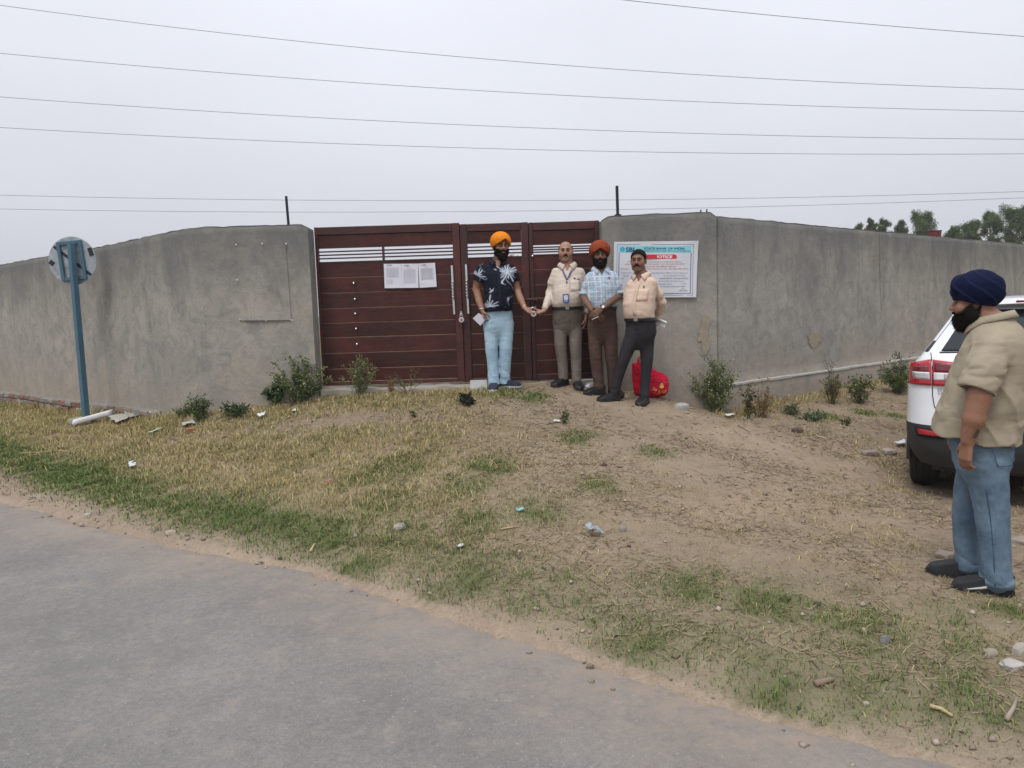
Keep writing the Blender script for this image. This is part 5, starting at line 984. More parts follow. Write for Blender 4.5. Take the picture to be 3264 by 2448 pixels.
    def beard(s, full=.016, length=.02, h=.004, cheek=-.014, mat=None, side=.040, rl=.055):
        F = Field(s.hc-.2, s.hc+.2, h)
        def fn(X, Y, Z):
            x, y, z = s.hq(X, Y, Z); d = head_d(x, y, z, s.fat, False)-full; d = smin(d, ell_d(x, y+.055, z+.105+length*.4, np.array([.048, .042, .036+length])), .03); ax = np.abs(x)
            top = beard_top(ax, y, (cheek, side, rl))+.004*sn3(x, y, z, 94, (90, 90, 90), 2)       # line from sideburn to the corner of the mouth
            d = np.maximum(d, (z-top)*.8); d = np.maximum(d, y-.030-.2*np.clip(z+.05, -.1, .05)); d = np.maximum(d, -(ell_d(x, y+.10, z+.061, np.array([.027, .026, .0155]))))
            return (d+.0050*sn3(x, y, z, 95, (190, 190, 90), 3))*s.hs
        F.add(fn, s.hc-.2, s.hc+.2, 0); V, Q = F.mesh(); s.beardo = s.obj('beard', V, Q, mat or M_HAIRB, s.bodyo); s.strands(V, 2600); s.moustache(.034, .018, .010)
    def strands(s, V, n, L=.016):                              # single hairs standing off the beard
        r = np.random.default_rng(5); P = V[r.integers(0, len(V), n)]; o = P-s.hl((0, .01, -.02)); o /= np.linalg.norm(o, axis=1)[:, None]; d = o*.55+np.array([0, 0, -1])*.6+r.normal(0, .35, (n, 3)); d /= np.linalg.norm(d, axis=1)[:, None]
        u = np.cross(d, r.normal(size=(n, 3))); u /= np.linalg.norm(u, axis=1)[:, None]; l = L*r.uniform(.4, 1.2, n)[:, None]; w = .0009; Vv = np.stack([P-u*w-o*.002, P+u*w-o*.002, P+d*l], 1).reshape(-1, 3); s.obj('beard_hairs', Vv, np.arange(3*n).reshape(n, 3), M_HAIRB, s.bodyo, smooth=False)['kind'] = 'stuff'
    def hair(s, kind):
        F = Field(s.hc-.2, s.hc+.2, .005)
        def fn(X, Y, Z):
            x, y, z = s.hq(X, Y, Z); ax = np.abs(x); d = ell_d(x, y-.018, z-.032, np.array([.076, .096, .086]))-.007+.002*sn3(x, y, z, 97, (90, 90, 90), 2)
            if kind == 'bald': d = np.maximum(d, np.maximum(z-(.060+.25*np.clip(y, -.05, .03)), -.010-y+.010)); 
            else:
                d = smin(d, ell_d(x, y-.014, z-.050, np.array([.074, .090, .076]))-.004, .02)
                line = .080-.022*np.clip((ax-.038)/.022, 0, 1)*np.clip((y+.09)/.03, 0, 1) - .075*np.clip((y+.040)/.03, 0, 1) - .05*np.clip((y-.02)/.03, 0, 1)
                d = np.maximum(d, line-z+.006*sn3(x, y, z, 99, (70, 70, 70), 2))
            return np.maximum(d, -.045-z-.3*np.clip(y-.03, 0, 1)+.015*0)*s.hs
        F.add(fn, s.hc-.2, s.hc+.2, 0); V, Q = F.mesh(); s.obj('hair', V, Q, M_HAIRB, s.bodyo)
    def turban(s, mat, r=(.119, .136, .115), c=(0, .016, .062), amp=.0042, period=.021, slope=.55, apex=.088, x0=0.0, side=.006, back=-.05, h=.005, skew=0.0, bulge=None):
        F = Field(s.hc-.3, s.hc+.3, h)
        def fn(X, Y, Z):
            x, y, z = s.hq(X, Y, Z); th = np.arctan2(x-x0, -(y-.01)); at = np.abs(th); d = ell_d(x-c[0], y-c[1], z-c[2], np.array(r))
            if bulge: d = smin(d, ell_d(x-bulge[0], y-bulge[1], z-bulge[2], np.array(bulge[3:6])), .03)
            zl = np.interp(at, np.radians([0, 22, 50, 80, 110, 180]), [apex, apex-.032, side+.020, side, (side+back)*.5, back])
            u = z+slope*at*.115*np.where(th < 0, 1+skew, 1-skew); u = u+.006*sn3(x, y, z, 96, (14, 14, 14), 2); w = (u/period) % 1.0; d = d-amp*(w**1.6)+amp*.5*np.clip((w-.93)/.07, 0, 1)
            d = d+.010*np.exp(-((at/.10)**2+((z-.125)/.05)**2))*0.0 + .0012*sn3(x, y, z, 98, (60, 60, 60), 2)
            return np.maximum(d, zl-z+.0)*s.hs
        F.add(fn, s.hc-.3, s.hc+.3, 0); V, Q = F.mesh(); o = s.obj('turban', V, Q, mat); return o
    def shirt(s, torso, sleeves, mat, h=.008, cut=None, seed=1, wr=.006, colors=None, vneck=.05, hem=None, pull=.55, hollow=None, thin=.009):
        lo, hi = torso.box(.03)
        P_ = np.array([p for a in sleeves for p in a[0]]+[lo, hi]); F = Field(P_.min(0)-.12, P_.max(0)+.12, h)
        F.add(lambda X, Y, Z: torso.d(X, Y, Z)+wr*(.42*folds(X, Y, Z, seed, (7, 7, 13))*np.clip((torso.hi-.10-Z)/.2, .08, 1) + .30*sn3(X, Y, Z, seed+5, (24, 24, 15))), lo, hi, .02)
        for P_, R_ in sleeves:
            G = Field(F.lo, F.lo+(F.n-1)*F.h, F.h); G.path(P_, R_, .02, cut=True); lo2 = np.min(P_, 0)-.12; hi2 = np.max(P_, 0)+.12; sl, X, Y, Z = G.view(lo2, hi2)
            G.d[sl] = G.d[sl]+wr*.5*folds(X, Y, Z, seed+7, (12, 12, 24)); F.d[sl] = smin(F.d[sl], G.d[sl], .035)
        sl_, X, Y, Z = F.view(lo, hi); rd = (1-np.abs(np.sin(1.5*sn3(X+.45*Z, Y-.35*Z, Z+.3*X, seed+11, (7.5, 7.5, 5), 2))))**4; F.d[sl_] = F.d[sl_]-wr*pull*rd*np.clip((torso.hi-.06-Z)/.1, 0, 1)
        for P_, R_ in s.arms: F.cap(P_[0], P_[1], R_[0]*.72+.008, R_[1]*.86+.008, .03, cut=True)
        if hem is not None: F.add(hem, lo, hi, 0, 'i')
        if vneck:
            za = s.nk[2]-vneck-.03; n0 = s.nk
            def wedge(X, Y, Z): u = (X-n0[0])*s.lat[0]+(Y-n0[1])*s.lat[1]; f = (X-n0[0])*s.fwd[0]+(Y-n0[1])*s.fwd[1]; return np.maximum(np.maximum(np.abs(u)-.46*(Z-za), za-Z)*.8, .015-f)
            F.add(wedge, n0-.2, n0+.2, .003, 's')
        if hollow:
            for P_, R_ in sleeves: a, b_ = np.asarray(P_[-2]), np.asarray(P_[-1]); d = unit(b_-a); F.cap(b_-d*.075, b_+d*.05, R_[-1]-thin-.006, R_[-1]-thin, .004, 's')
            zt_ = hollow
            F.add(lambda X, Y, Z: np.maximum(torso.d(X, Y, Z, -thin, -9), Z-zt_), lo, hi, .004, 's')
        V, Q = F.mesh(); s.shirto = s.obj('shirt', V, Q, M_CLOTHV if colors else mat, colors=colors(V) if colors else None); return s.shirto
    def collar(s, mat, r=(.070, .070), tip=.055, drop=.036, lift=.024, gap=34, spread=.035):
        r = (r[0]+.004, r[1]+.006)
        V = []; n = 30; rows = 4
        for i in range(n+1):
            a = math.radians(gap+(360-2*gap)*i/n); fr = math.cos(a); t = (1+fr)/2; ti = max(0, 1-min(i, n-i)/5.0)
            for j in range(rows):
                f = [0, .12, .55, 1.0][j]; rr = [.0, .008, .012+.2*spread, .014+.6*spread][j]; z = lift*(1-.9*t)-.012*t - [-.004, .004, 0, 0][j] - (drop+tip*ti**1.3)*[0, 0, .5, 1][j] + (.0 if j else -.012)
                d = s.fwd*fr*(r[1]+rr+.010*ti*f)+s.lat*math.sin(a)*(r[0]+rr+.014*ti*f); V.append(s.nk+d+np.array([0, 0, z]))
        F = [[i*rows+j, (i+1)*rows+j, (i+1)*rows+j+1, i*rows+j+1] for i in range(n) for j in range(rows-1)]
        o = s.obj('collar', V, F, mat, s.shirto); md = o.modifiers.new('t', 'SOLIDIFY'); md.thickness = .006; md.offset = 1; return o
    def point_collar(s, T, mat, tip=.072, wide=.062, r=.070):
        n0 = s.nk
        for sd in (-1, 1):
            L = lambda u, f, z: n0+s.lat*sd*u+s.fwd*f+np.array([0, 0, z])
            top = catmull([L(.026, r+.012, -.012), L(r*.80, r*.62, .010), L(r+.006, 0, .026), L(r*.72, -r*.75, .034), L(0, -r-.008, .036)], 5); tp = s.front(T, n0[2]-tip, sd*wide, .012)
            low = catmull([tp, tp*.35+L(r+.035, r*.55, -.038)*.65, L(r+.040, -.004, -.012), L(r*.95, -r*.95, -.004), L(0, -r-.030, -.002)], 5); m = len(top); V = np.concatenate([top, top*.5+low*.5+np.array([0, 0, .006])+s.fwd*.003, low]); F = [[j*m+i, j*m+i+1, (j+1)*m+i+1, (j+1)*m+i] for j in range(2) for i in range(m-1)]
            if sd < 0: F = [f[::-1] for f in F]
            o = s.obj('collar', V, F, mat, s.shirto); md = o.modifiers.new('t', 'SOLIDIFY'); md.thickness = .006; md.offset = 0
        za = n0[2]-s.vn-.035; zb = T.lo+.03; P_ = [s.front(T, za+(zb-za)*k/12, -.0, .004) for k in range(13)]; w = s.lat*.017; V = [p-w for p in P_]+[p+w for p in P_]; o = s.obj('placket', V, [[k, k+1, k+14, k+13] for k in range(12)], mat, s.shirto); md = o.modifiers.new('t', 'SOLIDIFY'); md.thickness = .004; md.offset = 0
    def pocket(s, T, z, u, mat, w=.055, h=.065):
        P_ = [[s.front(T, z-h*2*j/4, u+w*(2*i/4-1), .005) for i in range(5)] for j in range(5)]; V = [p for r_ in P_ for p in r_]; o = s.obj('pocket', V, [[j*5+i, j*5+i+1, j*5+i+6, j*5+i+5] for j in range(4) for i in range(4)], mat, s.shirto); md = o.modifiers.new('t', 'SOLIDIFY'); md.thickness = .005; md.offset = 0
    def buttons(s, torso, n, z0, z1, mat, side=0.0):
        for k in range(n):
            z = z0+(z1-z0)*k/max(1, n-1); T = torso.T; cx, cy, b_ = (np.interp(z, T[:, 0], T[:, i]) for i in (1, 2, 4)); p = np.array([cx, cy, z])+s.fwd*(b_+.004)+s.lat*side
            bm = bmesh.new(); bmesh.ops.create_cone(bm, cap_ends=True, segments=10, radius1=.0055, radius2=.0055, depth=.003, matrix=Matrix.Translation(Vector(p)) @ Matrix.Rotation(s.phi, 4, 'Z') @ Matrix.Rotation(math.pi/2, 4, 'X')); bm_obj('button', bm, mat, s.shirto)
    def trousers(s, pelvis, legs, mat, seed, h=.008, wr=.006, colors=None):
        pts = [p for l in legs for p in l[0]]; lo, hi = pelvis.box(.03); lo = np.minimum(lo, np.min(pts, 0)-.14); hi = np.maximum(hi, np.max(pts, 0)+.1); F = Field(lo, hi, h)
        F.add(lambda X, Y, Z: pelvis.d(X, Y, Z)+wr*.3*folds(X, Y, Z, seed+9, (9, 9, 16)), *pelvis.box(), k=.01)
        for P_, R_ in legs:
            G = Field(lo, hi, h); T = catmull(np.c_[np.asarray(P_), R_], 5); G.path(T[:, :3], T[:, 3], .01, cut=True); zb = P_[-1][2]; sl, X, Y, Z = G.view(np.min(P_, 0)-.15, np.max(P_, 0)+.15)
            low = np.exp(-((Z-zb-.06)/.11)**2); kn = np.exp(-((Z-P_[1][2])/.12)**2)
            G.d[sl] = G.d[sl]+wr*((.10+.85*low+.30*kn)*folds(X+.7*Z, Y-.5*Z, Z+.4*X, seed, (9, 9, 13))*.55 + .45*sn3(X, Y, Z, seed+3, (14, 14, 3.5))); F.d[sl] = smin(F.d[sl], G.d[sl], .022)
        V, Q = F.mesh(); s.trou = s.obj('trousers', V, Q, mat, colors=colors(V) if colors else None); return s.trou
    def belt(s, pel, z, mat, hh=.018, grow=.008, buckle=True):
        lo, hi = pel.box(.05); F = Field((lo[0], lo[1], z-.04), (hi[0], hi[1], z+.04), .006); F.add(lambda X, Y, Z: np.maximum(pel.d(X, Y, Z, grow, -9, 9), np.abs(Z-z)-hh), lo, hi, 0); V, Q = F.mesh(); bo = s.obj('belt', V, Q, mat, s.trou, smooth=False)
        if buckle:
            T = pel.T; cx, cy, b_ = (np.interp(z, T[:, 0], T[:, i]) for i in (1, 2, 4)); p = np.array([cx, cy, z])+s.fwd*(b_+grow+.002); bm = bmesh.new(); bm_box(bm, (-.022, -.003, -.017), (.022, .003, .017), .003, 1, Matrix.Translation(Vector(p)) @ Matrix.Rotation(s.phi, 4, 'Z')); bm_obj('buckle', bm, simple('buckle_metal', (.35, .34, .33), .35, .8), s.trou)
    def shoe(s, ankle, phi, mat, sole_mat, L=.285, w=.050, hgt=.075, seed=1, trim=None):
        f = np.array([math.sin(phi), -math.cos(phi), 0]); l = np.array([math.cos(phi), math.sin(phi), 0]); a = np.asarray(ankle, float); g = s.ground(a+f*.06); base = np.array([a[0], a[1], g]); M = np.stack([l, -f, [0, 0, 1]], 1); F = Field(base-.34, base+.34, .006)
        def prof(y):                                        # half width along the shoe, y from heel (-) to toe (+)
            return w*np.interp(y, [-.075, -.06, 0, .08, .14, .18, L-.085, L-.075], [.25, .72, .74, .92, 1.0, .92, .5, .12])
        def up(X, Y, Z):
            x, yb, z = loc(X, Y, Z, base, M); y = -yb; top = np.interp(y, [-.075, -.03, .03, .09, .15, L-.10, L-.075], [hgt+.012, hgt+.02, hgt+.012, hgt-.006, hgt-.022, hgt-.036, .025]); pw_ = prof(y)*(1-.35*np.clip((z-.03)/.09, 0, 1))
            return np.maximum(np.maximum((np.abs(x)-pw_)*.8, (z-top)*.8), np.maximum(.012-z, np.maximum(-.078-y, y-L+.076)))
        def so(X, Y, Z): x, yb, z = loc(X, Y, Z, base, M); y = -yb; return np.maximum(np.maximum(np.abs(x)-prof(y)-.005, np.abs(z-.008)-.016), np.maximum(-.084-y, y-L+.069))
        F.add(up, base-.33, base+.33, 0); F.d = F.d-.004; V, Q = F.mesh(); o = s.obj('shoe', V, Q, mat)
        F2 = Field(base-.34, base+.34, .006); F2.add(so, base-.33, base+.33, 0); V, Q = F2.mesh(); s.obj('sole', V, Q, sole_mat, o)
        return o
    def box(s, name, c, half, mat, parent, phi=None, bevel=.002, pitch=0.0, roll=0.0):
        bm = bmesh.new(); bm_box(bm, [-x for x in half], half, bevel, 1, Matrix.Translation(Vector(c)) @ Matrix.Rotation(s.phi if phi is None else phi, 4, 'Z') @ Matrix.Rotation(pitch, 4, 'X') @ Matrix.Rotation(roll, 4, 'Y')); return bm_obj(name, bm, mat, parent)
    def front(s, torso, z, u, out=.006):                    # a spot on the shirt front, u metres to the person's left
        T = torso.T; cx, cy, a, b_ = (np.interp(z, T[:, 0], T[:, i]) for i in (1, 2, 3, 4)); v = b_*max(0, 1-abs(u/a)**2.3)**(1/2.3); return np.array([cx, cy, z])+s.fwd*(v+out)+s.lat*u

M_SOLEB = simple('rubber_black', (.015, .015, .016), .7); M_SOLEW = simple('rubber_white', (.45, .45, .44), .6); M_BTN = simple('shirt_button', (.45, .42, .38), .4)
# ------------------------------------------------------------------ 1: orange turban, dark printed shirt, pale jeans
def man_orange():
    s = Person('person', 'man in orange turban, dark printed shirt and pale jeans holding out one hand', 1590, 8.60, math.radians(6))
    s.head(1597, 788, math.radians(17), pitch=math.radians(2), off=-.02, fat=.004); s.nk = s.P(1586, 832)
    T = s.torso([(992, 1590, .158, .135, .02), (960, 1590, .164, .142, .03), (920, 1589, .170, .140, .02), (885, 1587, .176, .128, .01), (864, 1585, .168, .112, 0), (850, 1584, .135, .092, 0), (841, 1584, .090, .078, 0), (833, 1585, .066, .066, 0)])
    aR = ([s.P(1532, 855, .01), s.P(1523, 890), s.P(1519, 922, .03), s.P(1528, 960, -.02), s.P(1537, 988, -.07)], [.056, .052, .045, .040, .029]); aL = ([s.P(1630, 857, .01), s.P(1640, 890), s.P(1648, 926, .02), s.P(1660, 955, -.06), s.P(1672, 981, -.13)], [.056, .050, .043, .038, .028])
    hR = dict(wrist=s.P(1537, 988, -.07), d=(.10, -.15, -1), nrm=(.9, .3, 0), thumb=1, curl=.85, tcurl=.9); hL = dict(wrist=s.P(1672, 981, -.13), d=s.P(1699, 1001, -.20)-s.P(1672, 981, -.13), nrm=(.2, -.4, 1), thumb=-1, curl=.35, tcurl=.6)
    gA_, gB_ = s.P(1574, 1200, -.04), s.P(1609, 1200, .02); gA_[2] = s.ground(gA_)+.05; gB_[2] = s.ground(gB_)+.05
    lg = [([s.P(1567, 1035), s.P(1567, 1110, -.03), s.P(1571, 1165, -.02), gA_+np.array([0, 0, .0])], [.092, .073, .064, .064]), ([s.P(1612, 1035), s.P(1612, 1110, -.02), s.P(1610, 1165, 0), gB_], [.092, .073, .064, .064])]
    s.body([aR, aL], [hR, hL], T, lg, (.285, .150, .098), lip=(.30, .13, .12), bl=(-.024, .030, .045)); s.beard(.010, .014, cheek=-.024, side=.030, rl=.045); s.turban(cloth('orange_cotton', (.66, .205, .012), .8, .08), x0=.020, skew=.12, apex=.092)
    mg = simple('dark_rim', (.02, .018, .018), .4)
    for sd in (-1, 1): v, f = tube_arrays([s.hl((sd*.031+.021*math.cos(a), -.104+.25*abs(sd*.031+.021*math.cos(a))*.6, .012+.016*math.sin(a))) for a in np.linspace(0, 2*math.pi, 20)], .0014, 5); s.obj('spectacle_rim', v, f, mg, s.bodyo)
    bursts = [(s.P(1617, 868), .155, 0), (s.P(1563, 978), .125, 2.2), (s.P(1524, 880), .105, .8), (s.P(1548, 838), .075, 2.6), (s.P(1598, 905), .05, 1.0), (s.P(1570, 930), .045, 3.0), (s.P(1622, 955), .04, 4.0)]
    def pr(V):
        col = np.array([.010, .012, .022])*np.ones((len(V), 1))*(1+.25*sn(V, 33, 9, 2))[:, None]; m = np.zeros(len(V))
        for k, (c, R_, a0) in enumerate(bursts):
            dx, dz = V[:, 0]-c[0], V[:, 2]-c[2]; r_ = np.hypot(dx, dz); th = np.arctan2(dz, dx); rag = R_*(.72+.28*np.sin(5*th+a0*3)+.12*np.sin(13*th+k)); rays = np.sin(17*th+3*np.sin(2*th+k)+r_*25) > (-1.25+2.0*(r_/rag)); fan = np.cos(th-(math.pi/2+.5*a0-1.0)) > (-.2 if k not in (0,) else -2)
            m = np.maximum(m, (r_ < rag)*rays*fan*np.clip(1.15-.5*r_/R_, .2, 1))
        m = m*(V[:, 1] < s.P(1590, 900)[1]+.06); sw = (np.abs(sn(V*np.array([1, 0, 1]), 44, 14, 2)) < .03)*(sn(V, 45, 9, 1) > .45); m = np.maximum(m, .45*sw)
        return col*(1-m[:, None])+np.array([.50, .55, .64])*m[:, None]
    hemz = s.P(1590, 989)[2]
    s.shirt(T, [([s.P(1543, 860, .01), s.P(1530, 872), s.P(1521, 896)], [.056, .062, .066]), ([s.P(1622, 860, .01), s.P(1634, 874), s.P(1641, 900, .0)], [.056, .060, .062])], None, h=.006, colors=pr, seed=3, wr=.007, vneck=.05, hollow=hemz+.03)
    s.point_collar(T, cloth('navy_collar', (.016, .019, .032)), tip=.065); s.buttons(T, 5, hemz+.05, s.nk[2]-.10, simple('black_button', (.02, .02, .025), .3))
    pel = s.torso([(985, 1590, .150, .125, .01), (1010, 1589, .165, .125, 0), (1040, 1589, .172, .120, 0), (1064, 1589, .135, .095, 0), (1086, 1589, .06, .05, 0)])
    s.trousers(pel, lg, None, 13, wr=.010, h=.0075); s.trou.data.materials.append(M_J1)
    m1 = simple('navy_canvas', (.018, .024, .045), .75); s.shoe(gA_, math.radians(-4), m1, M_SOLEW); s.shoe(gB_, math.radians(62), m1, M_SOLEW)
    v, f = tube_arrays([s.P(1536, 984, -.065)+np.array([.036*math.cos(a), .036*math.sin(a), .004*math.cos(a)]) for a in np.linspace(0, 2*math.pi, 22)], .006, 8); s.obj('bangle', v, f, simple('silver', (.6, .6, .58), .3, .9), s.bodyo)
    v, f = tube_arrays([s.P(1669, 977, -.115)+np.array([.020*math.cos(a), .034*math.sin(a), .026*math.cos(a)]) for a in np.linspace(0, 2*math.pi, 22)], .004, 8); s.obj('bangle', v, f, MATS['silver'], s.bodyo)
    # folded paper in his hand
    c = [s.P(1507, 1015, -.09), s.P(1525, 998, -.11), s.P(1549, 1016, -.11), s.P(1531, 1038, -.09)]; V = [x+s.O for x in c]+[x+s.O+np.array([.004, .012, .0]) for x in c]; tag(mesh_obj('folded_paper', V, [[3, 2, 1, 0], [4, 5, 6, 7], [0, 1, 5, 4], [1, 2, 6, 5], [2, 3, 7, 6], [3, 0, 4, 7]], M_PAPER), 'folded white paper held low by the man in orange turban', 'paper')
b = NB('pale_denim'); f = b.noise(3.5, 5, .6); g = b.noise(60, 3, .6, (1, 1, .25)); c = b.mix(b.rng(f, .3, .7), (.300, .440, .560), (.400, .540, .640)); c = b.mix(1.0, c, b.mix(g, (.88, .88, .88), (1.1, 1.1, 1.1)), 'MULTIPLY'); crease(b, 5, .50, .035, hz=.2); M_J1 = b.done(c, .9, 0, .1)
man_orange()
# padlock held between the two men
pl = at_y(1701, 1000, 8.405); padlock('silver padlock held between the hands of two men at the gate', (pl[0]-.002, 8.40, pl[2]), tilt=-.12, yaw=.1, open_=True)

# ------------------------------------------------------------------ 2: bald, cream shirt, lanyard
def man_lanyard():
    s = Person('person', 'balding man with moustache in cream shirt wearing a blue lanyard card', 1806, 8.70, math.radians(-5))
    s.head(1803, 803, math.radians(-6), pitch=math.radians(2), off=-.02, fat=.007); s.nk = s.P(1808, 842)
    T = s.torso([(978, 1809, .176, .152, .035), (962, 1810, .184, .168, .05), (935, 1811, .186, .170, .05), (905, 1811, .180, .150, .03), (884, 1811, .172, .130, .01), (866, 1811, .150, .108, 0), (854, 1810, .110, .090, 0), (844, 1809, .072, .072, 0)])
    aR = ([s.P(1770, 866), s.P(1758, 905), s.P(1751, 932, .0), s.P(1743, 962, -.12), s.P(1735, 990, -.21)], [.048, .046, .036, .030, .025]); aL = ([s.P(1851, 866), s.P(1861, 905, .02), s.P(1866, 940, .05), s.P(1866, 975, .02), s.P(1865, 1004, -.01)], [.048, .046, .036, .030, .025])
    hR = dict(wrist=s.P(1733, 991, -.22), d=s.P(1703, 1000, -.29)-s.P(1733, 991, -.22), nrm=(-.1, -.3, 1), thumb=1, curl=.4, tcurl=.5); hL = dict(wrist=s.P(1865, 1006, -.01), d=(-.06, -.1, -1), nrm=(-1, -.2, 0), thumb=-1, curl=.45)
    gA_, gB_ = s.P(1795, 1195, -.02), s.P(1838, 1200, -.05); gA_[2] = s.ground(gA_)+.06; gB_[2] = s.ground(gB_)+.05
    lg = [([s.P(1786, 1030), s.P(1787, 1100, -.03), s.P(1793, 1155, -.01), gA_], [.084, .068, .060, .057]), ([s.P(1834, 1030), s.P(1835, 1100, -.04), s.P(1837, 1155, -.03), gB_], [.084, .068, .060, .057])]
    s.body([aR, aL], [hR, hL], T, lg, (.335, .180, .125), neck=(.064, .070), stubble=.12); s.moustache(.028, .014, .0085); s.hair('bald')
    sm = cloth('cream_cotton', (.56, .48, .415), .85, .06)
    s.shirt(T, [([s.P(1779, 873), s.P(1763, 902), s.P(1753, 932, .0), s.P(1744, 962, -.12), s.P(1736, 986, -.20)], [.055, .052, .047, .041, .036]), ([s.P(1843, 873), s.P(1857, 905, .02), s.P(1864, 940, .05), s.P(1865, 975, .02), s.P(1865, 999, -.01)], [.055, .052, .047, .041, .036])], sm, h=.0075, seed=5, wr=.008, vneck=.06)
    s.point_collar(T, sm, r=.076, tip=.078); s.pocket(T, s.P(1830, 893)[2], .085, sm); s.buttons(T, 5, s.P(1806, 975)[2], s.nk[2]-.10, M_BTN)
    pel = s.torso([(975, 1809, .176, .150, .03), (1000, 1809, .178, .145, .02), (1030, 1809, .174, .130, 0), (1050, 1809, .140, .100, 0), (1068, 1809, .06, .05, 0)])
    s.trousers(pel, lg, cloth('taupe_wool', (.165, .140, .122), .85, .07, cr=.6, hz=.15), 23, wr=.007); s.belt(pel, s.P(1806, 982)[2], M_LEATH, grow=.014)
    s.shoe(gA_, math.radians(-42), M_LEATH, M_SOLEB); s.shoe(gB_, math.radians(5), M_LEATH, M_SOLEB)
    lan = simple('lanyard_ribbon', (.045, .035, .19), .6, var=.4, scale=8); j = s.front(T, s.P(1800, 895)[2], -.012, .010)
    for a in ((1790, 862, -.062), (1817, 862, .045)):
        q = s.front(T, s.P(a[0], a[1])[2], a[2], .012); m_ = (q+j)/2+s.fwd*.012; w = s.lat*.008; V = [q-w, q+w, m_-w, m_+w, j-w, j+w]; o = s.obj('lanyard', V, [[0, 1, 3, 2], [2, 3, 5, 4]], lan, s.shirto, smooth=False); md = o.modifiers.new('t', 'SOLIDIFY'); md.thickness = .002
    k = s.front(T, s.P(1800, 902)[2], -.014, .012); s.box('clip', k, (.007, .004, .012), MATS['dark_iron'], s.shirto)
    cz = s.front(T, s.P(1802, 952)[2], -.022, .010); cd = s.box('id_card', cz, (.034, .003, .050), simple('card_blue', (.025, .10, .36), .4), s.shirto, pitch=.06, roll=-.06)
    s.box('card_photo', cz+s.fwd*.0042+np.array([0, 0, .010]), (.024, .001, .026), simple('card_white', (.60, .62, .66), .4), cd, pitch=.06, roll=-.06); s.box('card_print', cz+s.fwd*.0045+np.array([0, 0, -.030]), (.024, .001, .010), simple('card_pale', (.20, .34, .55), .4), cd, pitch=.06, roll=-.06)
    z = s.P(1830, 889)[2]; s.box('pocket_pen', s.front(T, z, .075, .006), (.011, .006, .008), MATS['dark_iron'], s.shirto); s.box('pocket_paper', s.front(T, z-.003, .094, .006), (.012, .004, .007), M_PAPER, s.shirto, roll=-.2); s.box('pocket_pen', s.front(T, z-.010, .116, .006), (.016, .006, .006), MATS['dark_iron'], s.shirto, roll=.25)
man_lanyard()

